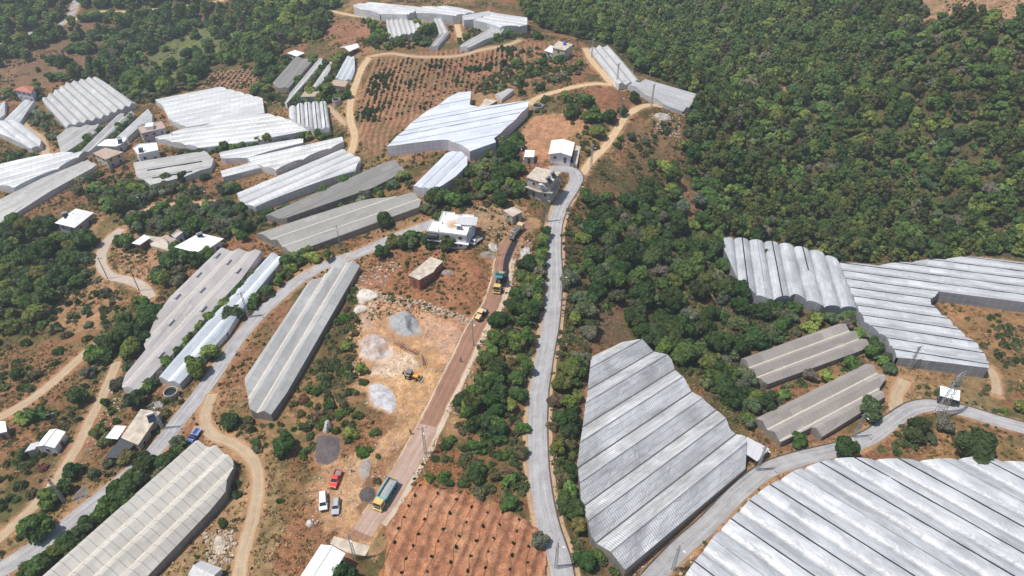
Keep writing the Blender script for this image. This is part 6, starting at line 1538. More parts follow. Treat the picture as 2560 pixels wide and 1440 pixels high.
# region phrase, polygon (photo), spacing, keep, [(kind, weight, r0, r1)], noise scale
B_, O_, P_, S_ = 'broad', 'olive', 'pine', 'shrub'
VEG = [
 ('in the forest on the far right hillside', [(1250,-60),(2750,-60),(2750,660),(2420,640),(2300,650),(2200,660),(2100,655),(1980,608),(1800,596),(1770,540),(1720,440),(1712,300),(1755,250),(1640,195),(1600,185),(1535,112),(1420,92),(1330,60)], 3.5, .98, [(B_,5,1.6,4.0),(P_,5,1.6,3.4),(S_,3,1.2,2.4),(O_,1,1.8,3.0)]),
 ('on the wooded slope between ridge road and silver greenhouse', [(1470,560),(1560,500),(1690,440),(1740,500),(1800,610),(1850,720),(1920,775),(1990,775),(1990,830),(1880,880),(1850,920),(1690,930),(1640,870),(1600,850),(1560,780),(1500,780)], 4.6, .96, [(B_,5,2.6,4.4),(O_,3,2.2,3.4),(S_,1,1.2,2)]),
 ('on the upper slope right of the ridge road', [(1400,560),(1415,510),(1450,460),(1500,420),(1560,330),(1640,300),(1712,300),(1720,440),(1690,440),(1560,500),(1470,560)], 5.0, .55, [(B_,4,1.8,3.3),(S_,5,1.0,2.2),(O_,1,1.8,2.6)]),
 ('beside the ridge road on its right', [(1398,560),(1470,560),(1500,780),(1470,860),(1455,960),(1400,1000),(1378,1000),(1398,800)], 4.6, .9, [(O_,5,2.2,3.4),(B_,3,2.2,3.6),(S_,1,1.2,2)]),
 ('in the strip between ridge road and gridded greenhouse', [(1375,1000),(1440,1000),(1425,1160),(1440,1270),(1480,1370),(1560,1440),(1420,1440),(1380,1270),(1366,1120)], 3.0, .95, [(B_,3,1.6,2.8),(S_,4,1.2,2.2)]),
 ('behind the gridded greenhouse', [(1640,850),(1700,930),(1760,960),(1800,1020),(1850,1075),(1900,1060),(1960,1000),(1900,965),(1850,905),(1700,905)], 4.2, .85, [(O_,4,2.0,3.2),(B_,4,2.2,3.6),(S_,2,1.2,2)]),
 ('between the silver greenhouses and the twin grey pair', [(1920,770),(1990,775),(2130,790),(2150,830),(2190,860),(2215,900),(2180,880),(2110,805),(1890,880),(1860,890),(1900,800)], 4.4, .7, [(O_,4,1.8,3),(B_,4,2.0,3.2),(S_,2,1.2,2)]),
 ('beside the twin grey greenhouses', [(1900,960),(2100,905),(2160,880),(2215,860),(2260,960),(2225,945),(2165,905),(1900,1035),(1870,1030)], 4.4, .7, [(B_,4,1.6,2.8),(O_,3,1.6,2.6),(S_,3,1.0,1.8)]),
 ('in the scrub left of the ridge road', [(1328,570),(1372,580),(1368,700),(1350,790),(1335,900),(1322,1000),(1318,1100),(1200,1090),(1120,1080),(1160,1000),(1205,890),(1250,800),(1300,700),(1335,640)], 3.1, .97, [(B_,5,1.7,3.2),(S_,4,1.2,2.2)]),
 ('on the red slope above the terraced field', [(1110,1090),(1318,1100),(1325,1180),(1330,1290),(1180,1235),(1050,1190)], 3.2, .62, [(S_,5,.9,2.2),(B_,2,1.5,2.3)]),
 ('on the quarry slope beside the long grey greenhouse', [(880,700),(895,780),(885,880),(925,940),(905,1000),(900,1080),(800,1060),(690,1060),(705,1030),(750,960),(840,790)], 3.2, .62, [(S_,7,.8,1.9),(B_,1,1.6,2.2)]),
 ('in the dry grass below the quarry', [(690,1060),(900,1060),(960,1100),(900,1140),(770,1140),(680,1190),(600,1120),(540,1060),(600,1020)], 4.6, .45, [(S_,7,.8,1.8),(B_,1,1.6,2.4)]),
 ('in the wood at the left picture edge', [(-60,560),(130,560),(180,600),(250,620),(240,700),(150,750),(90,820),(-60,870)], 4.6, .95, [(B_,6,2.4,4.2),(O_,1,2.0,3),(S_,1,1.2,2)]),
 ('in the valley wood at the top left', [(-80,-60),(860,-60),(830,50),(800,100),(700,130),(660,200),(560,215),(490,228),(400,240),(330,225),(240,188),(180,205),(100,198),(80,180),(0,150),(-80,150)], 5.0, .88, [(B_,6,2.6,4.6),(P_,2,2.4,3.8),(S_,2,1.4,2.4)]),
 ('around the white hip roofed houses', [(190,480),(330,465),(430,470),(560,505),(650,525),(640,580),(560,605),(400,600),(345,650),(290,620),(300,580),(270,530)], 4.0, .82, [(O_,6,1.8,3),(B_,3,2.2,3.6),(S_,1,1.2,2)]),
 ('on the brown slope above the hip roofed houses', [(250,400),(330,420),(370,465),(600,440),(600,500),(430,515),(330,470),(200,480),(150,500)], 6.5, .4, [(S_,5,1.0,2.0),(O_,2,1.8,2.6)]),
 ('in the belt between two long grey greenhouses', [(604,700),(650,648),(700,690),(640,690),(520,805),(420,930),(370,990),(345,985),(420,900),(520,790)], 3.4, .85, [(B_,4,1.6,2.8),(O_,3,1.6,2.4),(S_,2,1.2,1.8)]),
 ('between the bluish greenhouse and the left asphalt road', [(705,675),(745,650),(720,700),(650,750),(590,835),(520,925),(465,970),(500,890),(570,835),(640,735)], 3.4, .8, [(B_,5,1.8,3.0),(S_,3,1.2,1.8)]),
 ('left of the long grey brown greenhouse', [(400,600),(545,620),(430,735),(365,855),(360,890),(300,970),(240,970),(215,920),(270,820),(330,810),(370,740),(390,690)], 3.8, .85, [(O_,4,1.8,2.8),(B_,5,2.0,3.6),(S_,1,1.2,2)]),
 ('in the dry orchard left of the concrete lane', [(230,600),(245,690),(310,740),(320,800),(240,840),(140,830),(100,760),(160,680),(220,650)], 5.4, .6, [(O_,6,1.3,2.1),(S_,3,1,1.6)]),
 ('on the dry slope at the left edge', [(-40,830),(100,790),(220,850),(210,900),(120,960),(-40,1040)], 4.8, .5, [(S_,5,1.0,2.2),(B_,2,1.8,2.8)]),
 ('between the two dirt roads at lower left', [(0,1090),(80,1000),(190,940),(235,930),(200,1060),(120,1210),(0,1320)], 5.0, .5, [(O_,3,1.6,2.8),(S_,4,1.0,2.2),(B_,2,1.8,2.8)]),
 ('around the flat roofed hut beside the left asphalt road', [(255,1000),(310,985),(400,985),(470,1000),(440,1050),(380,1110),(300,1200),(220,1240),(190,1230),(240,1090)], 4.4, .5, [(B_,4,1.8,3.0),(O_,2,1.6,2.4),(S_,2,1.2,1.8)]),
 ('in the strip between the asphalt road and beige greenhouse', [(475,1085),(500,1100),(330,1260),(140,1430),(40,1440),(130,1352),(240,1268),(340,1190),(420,1110)], 3.6, .85, [(B_,4,1.8,3.0),(O_,3,1.6,2.6)]),
 ('between dirt road and asphalt road at lower left', [(130,1235),(200,1170),(230,1230),(120,1330),(30,1390),(-30,1420),(40,1330)], 4.2, .75, [(O_,4,1.8,2.8),(B_,2,1.8,2.8)]),
 ('below the central netted greenhouse', [(1175,400),(1240,360),(1290,345),(1310,390),(1290,420),(1310,490),(1270,510),(1200,530),(1110,530),(1060,530),(950,575),(870,600),(780,630),(735,640),(800,610),(1050,525),(1100,495),(1160,440)], 4.0, .8, [(B_,5,2.0,3.6),(O_,3,1.8,3.0),(S_,2,1.2,2)]),
 ('round the white flat roofed house', [(985,580),(1060,560),(1080,600),(1180,625),(1080,632),(990,620)], 4.2, .9, [(B_,5,2.2,3.4),(O_,2,2,2.8)]),
 ('near the round concrete cistern', [(1330,260),(1390,240),(1470,240),(1500,270),(1480,330),(1540,280),(1570,280),(1500,370),(1460,400),(1440,330),(1400,275),(1340,285)], 4.8, .75, [(B_,5,2.0,3.4),(O_,1,2,2.8),(S_,2,1.2,2)]),
 ('beside the dark netted greenhouse left of centre', [(530,490),(600,450),(590,495),(660,545),(720,550),(900,480),(1030,440),(1040,470),(930,500),(760,540),(640,580),(600,520)], 4.2, .6, [(B_,4,1.6,2.8),(O_,4,1.6,2.6),(S_,2,1.2,1.8)]),
 ('in the hedge among the ribbed white greenhouses', [(390,375),(500,378),(640,355),(770,335),(850,325),(860,345),(640,366),(540,386),(520,400),(420,380)], 3.8, .65, [(B_,3,1.6,2.6),(S_,4,1.2,2)]),
 ('beside the zigzag greenhouse near the red roofed house', [(60,300),(100,270),(160,325),(150,380),(110,340)], 4.0, .7, [(O_,5,1.6,2.6),(S_,3,1.2,1.8)]),
 ('along the foot of the greenhouses at the far left', [(-40,380),(60,380),(110,400),(-40,425)], 4.0, .7, [(B_,4,1.6,2.6),(S_,3,1.2,1.8)]),
 ('between the small greenhouses left of the yellow road', [(560,220),(660,200),(690,150),(740,140),(680,220),(710,225),(760,160),(840,150),(870,140),(890,160),(870,230),(850,300),(720,270),(660,260)], 4.4, .8, [(B_,5,1.8,3.2),(S_,4,1.2,2.2)]),
 ('in the belt behind the zigzag greenhouse', [(240,190),(330,230),(400,240),(390,260),(340,258),(270,215)], 4.2, .7, [(O_,4,1.6,2.8),(B_,3,2,3),(S_,3,1.2,2)]),
 ('below the hilltop greenhouses', [(890,42),(960,48),(1060,62),(1085,60),(1095,90),(1070,115),(1030,120),(960,125),(880,110),(930,90)], 4.2, .75, [(B_,5,1.8,3.0),(S_,3,1.2,2)]),
 ('right of the bent greenhouse near the hilltop', [(1120,55),(1160,60),(1240,70),(1320,72),(1380,95),(1300,100),(1200,115),(1140,120),(1130,90)], 4.6, .55, [(B_,4,1.6,2.8),(S_,4,1.2,2)]),
 ('in the terraced orchard by the blue tank house', [(1180,230),(1300,130),(1400,110),(1390,140),(1470,165),(1440,200),(1300,245)], 4.4, .6, [(O_,2,1.3,2.0),(S_,6,.9,1.6),(B_,2,1.4,2.2)]),
 ('around the red roofed house', [(-40,180),(100,200),(110,250),(60,250),(-40,260)], 4.6, .55, [(B_,4,2,3.2),(S_,3,1.2,2)]),
 ('beyond the side road at the lower right', [(2060,1110),(2190,1085),(2240,1048),(2290,1035),(2340,1060),(2400,1080),(2390,1110),(2300,1130),(2150,1140),(2080,1140)], 4.6, .6, [(B_,4,2.0,3.4),(O_,5,1.8,3),(S_,2,1.2,2)]),
 ('by the roadside above the lower right side road', [(1990,1100),(2080,1090),(2160,1050),(2240,1000),(2300,960),(2420,960),(2560,960),(2560,1060),(2440,1020),(2300,1005),(2180,1075),(2060,1115),(1950,1145)], 5.4, .5, [(B_,4,1.6,3.0),(O_,3,1.6,2.8),(S_,3,1.0,1.8)]),
 ('in the dry field right of the silver greenhouse', [(2345,760),(2560,780),(2560,940),(2490,920),(2460,880),(2390,810)], 7.5, .5, [(S_,6,.8,1.6),(O_,2,1.8,2.8)]),
 ('along the edge of the giant silver greenhouse', [(1690,1440),(1780,1320),(1880,1215),(1930,1190),(1900,1230),(1800,1320),(1720,1420)], 3.2, .5, [(S_,6,.6,1.4)]),
 ('on the red plot beside the trucks', [(960,640),(1230,650),(1190,780),(1060,745),(900,720)], 7.0, .25, [(S_,6,.5,1.1)]),
 ('on the rim of the quarry', [(880,840),(960,800),(1000,770),(1180,800),(1190,850),(1130,950),(1080,1030),(920,920)], 7.0, .2, [(S_,6,.5,1.3)]),
 ('on the bank left of the construction road', [(860,1130),(900,1140),(1040,1090),(1000,1180),(940,1220),(900,1200)], 5.0, .3, [(S_,6,.5,1.3)]),
 ('on the bank below the parked cars', [(690,1220),(790,1270),(830,1330),(760,1420),(690,1440)], 5.5, .3, [(S_,6,.5,1.3)]),
 ('on the dry meadow in the valley at the top left', [(-40,160),(250,115),(560,90),(560,150),(380,200),(70,230)], 8.0, .4, [(B_,4,2.2,3.6),(S_,4,1.2,2.4)]),
]
SINGLE = [
 (714,1106,B_,3.1,1,'round bright green tree standing alone below the quarry slope'),(565,1048,B_,2.7,0,'dense dark tree beside the loop of the dirt track'),
 (2448,1118,B_,5.2,1,'very broad green tree behind the giant silver greenhouse'),(2185,1022,O_,4.0,2,'bulky tree at the end of the lower twin greenhouse'),
 (1500,690,B_,4.6,1,'massive dark tree on the slope right of the ridge road'),(1345,1345,O_,2.5,1,'grey olive tree at the corner of the terraced field'),
 (860,1425,B_,2.8,0,'dark tree hiding the corner of the white gabled barn'),(955,630,B_,2.6,0,'two lobed dark tree where the asphalt road meets the red plot'),
 (965,545,B_,3.2,1,'round tree in front of the wide dull netted greenhouse'),(1120,605,B_,3.0,2,'tree covering the front of the white flat roofed house'),
 (300,520,B_,3.8,0,'big dark tree at the head of the concrete lane'),(467,128,B_,4.4,0,'lone dark round tree on the green valley meadow'),
 (1272,385,B_,3.8,0,'tall dark tree under the corner of the big bluish greenhouse'),(1232,70,B_,2.2,0,'single tree in front of the slanting hilltop greenhouse'),
 (580,780,O_,3.6,2,'spreading grey tree leaning over the bluish narrow greenhouse'),(490,915,B_,3.4,3,'yellowish tree at the low end of the bluish greenhouse'),
 (1590,240,B_,2.4,0,'dark tree at the joint of the stepped ridge greenhouses'),(1557,275,B_,2.2,0,'slim dark tree beside the bend of the ridge road'),
 (510,440,B_,2.2,0,'dark bush-like tree on the brown slope before the slotted greenhouse'),(455,440,B_,2.6,0,'dark twin crowned tree before the slotted grey greenhouse'),
 (415,445,B_,2.4,2,'pale tree at the corner of the slotted grey greenhouse'),(100,1310,B_,3.4,2,'broad green fig tree between dirt road and asphalt road'),
 (262,1003,B_,1.3,0,'little dark tree at the roadside by the dirt road'),(590,1240,S_,1.3,0,'dark round bush near the end of the beige greenhouse'),
 (592,1210,S_,1.3,0,'dark round bush inside the bend of the dirt track'),(555,1310,S_,1.5,0,'dark bush on the bare bank beside the beige greenhouse'),
 (350,1150,B_,3.0,0,'dark tree in the yard of the flat roofed hut'),(2110,1120,B_,3.2,1,'green tree overhanging the side road near the silver greenhouse'),
 (810,1062,S_,2.2,2,'bright green bush by the white boulder'),(1100,540,B_,2.2,3,'yellowish tree behind the white flat roofed house'),
 (1080,485,O_,2.6,2,'dry brown tree at the corner of the small bluish greenhouse'),(1930,640,B_,3.0,0,'tree pressed against the back of the silver vaulted greenhouse'),
 (1855,808,S_,4.6,1,'very wide olive coloured thicket below the silver vaulted greenhouse'),
 (360,609,S_,1.8,2,'purple flowering bougainvillea before the low white roof'),(406,614,S_,1.1,2,'small red flowering bush in the paved yard'),(105,1170,S_,1.5,2,'dusty pink flowering bush by the lower left dirt road'),
]
HOLES = [UPD(p) for p in ([(488,222),(525,170),(650,150),(655,205),(610,245),(540,240)],[(-80,168),(60,142),(170,102),(265,100),(265,150),(180,186),(90,226),(-80,258)],[(330,178),(400,112),(500,70),(592,84),(582,126),(500,166),(430,198),(370,208)],[(130,62),(255,52),(262,84),(170,96)],[(2255,-60),(2720,-60),(2720,70),(2500,66),(2430,58),(2320,48)],[(1915,208),(1975,215),(1988,257),(1945,262)],[(1690,445),(1722,455),(1740,540),(1715,580),(1700,520)],[(1655,330),(1700,335),(1700,400),(1640,415)],[(1480,795),(1545,775),(1570,845),(1490,862)],[(1470,440),(1510,440),(1530,500),(1490,520)])]
EXCL = [UP(p) for p in BUILT]          # ground taken by buildings, heaps and vehicles
FILL = []
PTS = []                                # x, y, r, kind, tone, phrase
for ri, (ph, poly, sp_, keep, kinds) in enumerate(VEG):
    r_ = np.random.default_rng(100 + ri)
    W = UPD(poly)
    x0, y0 = W.min(0); x1, y1 = W.max(0)
    X, Y = np.meshgrid(np.arange(x0, x1, sp_), np.arange(y0, y1, sp_))
    X = X.ravel() + r_.uniform(-.48, .48, X.size) * sp_; Y = Y.ravel() + r_.uniform(-.48, .48, Y.size) * sp_
    i = pip(X, Y, W); X, Y = X[i], Y[i]
    i = (fbm(X / 14, Y / 14, 60 + ri, 3) * 1.15 + 0.5 * (r_.random(len(X)) - 0.5)) < keep + 0.12
    X, Y = X[i], Y[i]
    if not len(X): continue
    wt = np.array([k[1] for k in kinds], float); ki = r_.choice(len(kinds), len(X), p=wt / wt.sum())
    rad = np.array([r_.uniform(kinds[k][2], kinds[k][3]) for k in ki])
    ok = (glook(OCC, X, Y) > rad * 0.3 + 0.3) & (glook(ROADD, X, Y) > rad * 0.5 + 0.75)
    for E in HOLES:
        if 'dry meadow' not in ph: ok &= ~(pip(X, Y, E) & (r_.random(len(X)) < .93))
    for E in EXCL:
        ok &= ~pip(X, Y, E) & ~((np.abs(X - E[:, 0].mean()) < 25) & (np.abs(Y - E[:, 1].mean()) < 25) & (seg_dist(X, Y, E) < rad * 0.4))
    if keep >= .4 and ri > 0 and 'top left' not in ph:
        fxx, fyy = np.meshgrid(np.arange(x0, x1, 2.5), np.arange(y0, y1, 2.5))
        fxx = fxx.ravel() + r_.uniform(-1.2, 1.2, fxx.size); fyy = fyy.ravel() + r_.uniform(-1.2, 1.2, fyy.size)
        fi = pip(fxx, fyy, W) & (glook(OCC, fxx, fyy) > .8) & (glook(ROADD, fxx, fyy) > .7) & (fbm(fxx / 9, fyy / 9, 160 + ri, 3) < keep * .62 + .16)
        for E in EXCL: fi &= ~pip(fxx, fyy, E)
        for E in HOLES: fi &= ~pip(fxx, fyy, E)
        FILL += [(x, y, r) for x, y, r in zip(fxx[fi], fyy[fi], r_.uniform(.6, 1.35, int(fi.sum())))]
    for x, y, r, k in zip(X[ok], Y[ok], rad[ok], ki[ok]):
        kd = kinds[k][0]
        PTS.append((x, y, r, kd, int(r_.integers(len(TONES[kd]))), ph))
BELTS = [   # planted rows and hedges: middle line at crown height (photo), step, radii, kinds, phrase
 ([(632,688),(590,737),(545,778),(500,818),(460,858),(425,897),(395,932),(368,968)], 2.4, 1.5, 2.4, (B_, O_, B_), 'in the belt between two long grey greenhouses'),
 ([(708,650),(728,668),(700,705),(655,742),(600,785)], 2.8, 1.6, 2.6, (B_, B_, S_), 'between the bluish greenhouse and the left asphalt road'),
 ([(520,880),(535,905),(505,930),(480,945)], 2.6, 2.0, 2.8, (B_,), 'between the bluish greenhouse and the left asphalt road'),
 ([(252,316),(215,350),(188,378)], 2.2, 1.4, 2.0, (B_, O_), 'in the short hedge beside the grey striped greenhouse'),
 ([(330,288),(302,315),(285,336)], 2.2, 1.4, 2.0, (B_, O_), 'in the short hedge beside the crumpled white greenhouse'),
 ([(655,535),(700,520),(750,503),(810,480),(860,455),(905,430)], 2.6, 1.3, 2.2, (B_, S_), 'beside the dark netted greenhouse left of centre'),
 ([(735,548),(780,533),(840,512),(900,492)], 2.8, 1.2, 1.9, (S_, O_), 'beside the dark netted greenhouse left of centre'),
 ([(806,172),(785,200),(765,226)], 2.6, 1.6, 2.4, (B_,), 'between the small greenhouses left of the yellow road'),
 ([(838,178),(822,205),(812,235),(850,240),(868,238)], 2.6, 1.6, 2.6, (B_, S_), 'between the small greenhouses left of the yellow road'),
 ([(455,1100),(438,1120),(418,1140)], 2.4, 1.6, 2.2, (B_, O_), 'in the strip between the asphalt road and beige greenhouse'),
 ([(385,1150),(355,1180),(325,1215),(285,1255),(240,1295),(200,1325),(150,1360),(105,1400),(60,1430)], 2.6, 2.0, 3.0, (B_, O_, B_), 'in the strip between the asphalt road and beige greenhouse'),
 ([(505,378),(560,370),(600,366),(650,352),(720,345),(775,338),(830,330)], 3.0, 1.5, 2.3, (B_, S_), 'in the hedge among the ribbed white greenhouses'),
 ([(1358,575),(1354,620),(1347,660),(1342,700),(1338,745)], 2.6, 1.8, 2.5, (B_,), 'in the scrub left of the ridge road'),
 ([(1170,425),(1195,405),(1225,385)], 2.6, 1.6, 2.6, (O_, B_), 'below the central netted greenhouse'),
 ([(2112,815),(2150,850),(2190,880),(2225,930)], 2.6, 1.6, 2.4, (O_, B_), 'beside the twin grey greenhouses'),
 ([(1455,900),(1440,980),(1435,1060),(1428,1140),(1432,1220)], 3.0, 1.4, 2.2, (S_, B_), 'in the strip between ridge road and gridded greenhouse'),
 ([(820,640),(740,645),(770,620)], 3.0, 1.8, 2.6, (B_,), 'beside the wide dull netted greenhouse'),
 ([(395,560),(440,555),(500,560),(560,570),(610,590)], 3.2, 1.8, 2.6, (O_, B_), 'around the white hip roofed houses'),
 ([(640,215),(670,190),(700,165)], 2.8, 1.8, 2.8, (B_, S_), 'between the small greenhouses left of the yellow road'),
]
r_ = np.random.default_rng(311)
for line, st_, lo, hi, ks, ph in BELTS:
    for (x, y) in spline(UP(line, 1.8), st_):
        k = ks[int(r_.integers(len(ks)))]; r = r_.uniform(lo, hi) * (.75 if k == S_ else 1)
        PTS.append((x + r_.normal(0, .5), y + r_.normal(0, .5), r, k, int(r_.integers(len(TONES[k]))), ph))
SXY = np.array([(*U1((q[0], q[1]), q[3] * (.85 if q[2] != S_ else .35)), q[3]) for q in SINGLE])
for i_ in range(len(SXY)):                                         # keep the front of small flowering bushes clear
    if SXY[i_, 2] < 2: SXY[i_, 1] -= 1.0
def clear_of(x, y, r): return bool((np.hypot(SXY[:, 0] - x, SXY[:, 1] - y) > SXY[:, 2] * .8 + r * .55 + np.where(SXY[:, 2] < 2, 1.0, 0)).all())
PTS = [q for q in PTS if clear_of(q[0], q[1], q[2])]; FILL = [q for q in FILL if clear_of(*q)]
PTS.sort(key=lambda q: q[1])
ax = np.array([(q[0], q[1], q[2]) for q in PTS])
pz = G(ax[:, 0], ax[:, 1]); qx, qy, qZ = photo(ax[:, 0], ax[:, 1], pz + ax[:, 2] * 0.8)
size = ax[:, 2] / qZ
LIM = {B_: 262, O_: 285, P_: 285, S_: 262}
pick = {}
for kd in LIM:
    c_ = [i for i in range(len(PTS)) if PTS[i][3] == kd and 8 < qx[i] < 2552 and 8 < qy[i] < 1432]
    c_.sort(key=lambda i: -size[i])
    for i in c_[:LIM[kd]]: pick[i] = True
FLOWER = {'purple': (0.22, 0.015, 0.10), 'red': (0.30, 0.03, 0.05), 'pink': (0.28, 0.10, 0.11)}
PTREE = {}
def plant(kd, x, y, z, r, tone, label, group, seed, colour=None):
    rr = random.Random(seed)
    me, tm = PRO[kd][seed % 5]
    nm, wd, cat = WORD[kd]
    c = colour or tuple(v * rr.uniform(0.85, 1.18) for v in TONES[kd][tone][1])
    sc_ = (r * rr.uniform(.92, 1.08), r * rr.uniform(.92, 1.08), r * rr.uniform(.85, 1.15))
    rz = rr.uniform(0, 6.28)
    if kd == S_:
        o = D.objects.new(nm, me); col.objects.link(o)
        o.location, o.rotation_euler, o.scale, o.color = (x, y, z - 0.05), (0, 0, rz), sc_, (*c, 1)
        return tag(o, label, cat, group)
    key = (kd, seed % 5)
    if key not in PTREE:
        root = empty(nm)
        cr_ = D.objects.new('crown', me); tr_ = D.objects.new('trunk', tm)
        tm.materials.clear(); tm.materials.append(BARK)
        for q in (tr_, cr_): col.objects.link(q); q.parent = root
        PTREE[key] = root; first = root
    else: first = copy_tree(PTREE[key])
    first.location, first.rotation_euler, first.scale = (x, y, z), (0, 0, rz), sc_
    for ch in first.children: ch.color = (*c, 1)
    return tag(first, label, cat, group)
bulk = {}
for i, (x, y, r, kd, tone, ph) in enumerate(PTS):
    if i in pick:
        sz = 'small ' if r < {B_: 2.3, O_: 2.0, P_: 2.8, S_: 1.2}[kd] else ('large ' if r > {B_: 3.4, O_: 2.7, P_: 3.4, S_: 1.7}[kd] else 'medium ')
        lab = sz + TONES[kd][tone][0] + ' ' + WORD[kd][1] + ' ' + ph
        plant(kd, x, y, pz[i], r, tone, lab, lab + 's'[:0] + ' set', i)
    elif -420 < qx[i] < 2980 and -420 < qy[i] < 1900:
        bulk.setdefault('wood' if kd != S_ else 'scrub', []).append(i)
for j, (px, py, kd, r, tone, lab) in enumerate(SINGLE):
    x, y = U1((px, py), r * (0.85 if kd != S_ else 0.35))
    colr = FLOWER[lab.split()[0] if lab.split()[0] in FLOWER else lab.split()[1]] if 'flowering' in lab and 'dusty' not in lab else (FLOWER['pink'] if 'dusty' in lab else ((0.17, 0.125, 0.075) if 'dry brown' in lab else None))
    plant(kd, x, y, float(G(x, y)), r, tone, lab, None, 5000 + j, colr)

def merge(name, items, scale_z=1.0):
    """one mesh of many plants: (x, y, z, r, kind, colour)"""
    r_ = np.random.default_rng(5)
    V, F, Cc, n = [], [], [], 0
    for (x, y, z, r, kd, c) in items:
        if kd != S_ and r_.random() < .035: c = (0.19, 0.165, 0.125)
        pv, pf = FARP[kd][r_.integers(5)]
        a = r_.uniform(0, 6.28); ca, sa = math.cos(a), math.sin(a)
        s = r * r_.uniform(.76, 1.24, 3)
        q = pv * s
        V.append(np.stack([q[:, 0] * ca - q[:, 1] * sa + x, q[:, 0] * sa + q[:, 1] * ca + y, q[:, 2] + z], 1))
        F.append(pf + n); n += len(pv)
        Cc.append(np.broadcast_to(np.array(c) * r_.uniform(.84, 1.2), pv.shape))
    return np_mesh(name, np.vstack(V), np.vstack(F), [LEAFS], colattr=np.vstack(Cc))
tag(merge('woodland', [(PTS[i][0], PTS[i][1], pz[i], PTS[i][2], PTS[i][3], tuple(np.array(TONES[PTS[i][3]][PTS[i][4]][1]) * (1.06 + 0.82 * float(fbm(PTS[i][0] / 38, PTS[i][1] / 38, 411, 3))) * np.array([1 + .12 * (float(vnoise(PTS[i][0] / 25, PTS[i][1] / 25, 415)) - .4), 1.04, 1])) ) for i in bulk['wood']]), 'dense mixed wood of far trees on the hillsides', 'woodland', kind='stuff')

# low scrub and dry grass tufts over the open ground
r_ = np.random.default_rng(77)
def scatter(n, y0, y1):
    X = r_.uniform(-300, 300, n); Y = y0 + (y1 - y0) * r_.random(n) ** 1.15
    Z = G(X, Y); a, b, _ = photo(X, Y, Z)
    i = (a > -150) & (a < 2710) & (b > -40) & (b < 1560) & (glook(OCC, X, Y) > 0.7) & (glook(ROADD, X, Y) > 0.5)
    for E in EXCL: i &= ~pip(X, Y, E)
    return X[i], Y[i], Z[i]
X, Y, Z = scatter(70000, 62, 420)
BARE = [UP(p) for p in ([(960,1330),(1040,1205),(1180,1240),(1300,1285),(1350,1320),(1400,1480),(960,1480)], [(905,800),(1180,800),(1195,840),(1135,960),(1080,1045),(1000,1062),(915,1020)], [(1290,340),(1345,290),(1450,280),(1472,320),(1405,350),(1375,400),(1310,400)], [(900,265),(915,190),(940,140),(1300,112),(1400,100),(1300,250),(1000,320),(940,390),(890,340)], [(780,1290),(800,1200),(880,1140),(1000,1080),(1040,1060),(1050,1090),(930,1160),(900,1300),(960,1320),(940,1400)])]
dn = fbm(X / 7, Y / 7, 91, 4) * .6 + fbm(X / 26, Y / 26, 92, 3) * .45; ok = (dn > 0.515) & (r_.random(len(X)) < np.clip((dn - .51) * 14, .05, 1))
for E in BARE: ok &= ~pip(X, Y, E)
X, Y, Z, dn = X[ok], Y[ok], Z[ok], dn[ok]
SC = [(0.115, 0.125, 0.045), (0.155, 0.15, 0.065), (0.095, 0.125, 0.038), (0.20, 0.15, 0.085)]
items = [(x, y, z - .05, r_.uniform(.2, .55) * (1 + 2.5 * max(0, d - .55)), S_, SC[r_.integers(4)]) for x, y, z, d in zip(X, Y, Z, dn)]
items += [(x, y, float(G(x, y)) - .05, r, S_, ((0.085, 0.112, 0.043), (0.125, 0.135, 0.06), (0.105, 0.14, 0.048), (0.15, 0.135, 0.072))[int(x * 7 + y * 13) % 4]) for x, y, r in FILL]
items += [(PTS[i][0], PTS[i][1], pz[i], PTS[i][2], S_, TONES[S_][PTS[i][4]][1]) for i in bulk['scrub']]
tag(merge('undergrowth', items), 'low scrub and bushes scattered over the dry slopes', 'undergrowth', kind='stuff')
X, Y, Z = scatter(110000, 62, 330)
ok = fbm(X / 9, Y / 9, 95, 4) > 0.44
for E in BARE: ok &= ~pip(X, Y, E)
X, Y, Z = X[ok], Y[ok], Z[ok]
n = len(X); m = 5
c = np.repeat(np.stack([X, Y, Z], 1), m, 0); k = len(c)
a = r_.uniform(0, 6.28, k); h = r_.uniform(.15, .45, k); wd = r_.uniform(.12, .28, k); ox = r_.normal(0, .22, (k, 2)); le = r_.normal(0, .25, (k, 2))
u = np.stack([np.cos(a), np.sin(a), a * 0], 1) * wd[:, None]
c[:, :2] += ox; top = c + np.concatenate([le, h[:, None]], 1); c[:, 2] -= 0.05
V = np.stack([c - u, c + u, top + u * .6, top - u * .6], 1).reshape(-1, 3)
GC = np.array([(0.34, 0.235, 0.125), (0.28, 0.17, 0.09), (0.30, 0.155, 0.09), (0.18, 0.16, 0.07), (0.42, 0.31, 0.18)])
tag(np_mesh('dry_grass', V, np.arange(k * 4).reshape(-1, 4), [LEAFS], colattr=np.repeat(np.repeat(GC[r_.integers(0, 5, n)], m, 0), 4, 0)), 'tufts of dry grass on the open ground', 'dry grass', kind='stuff')

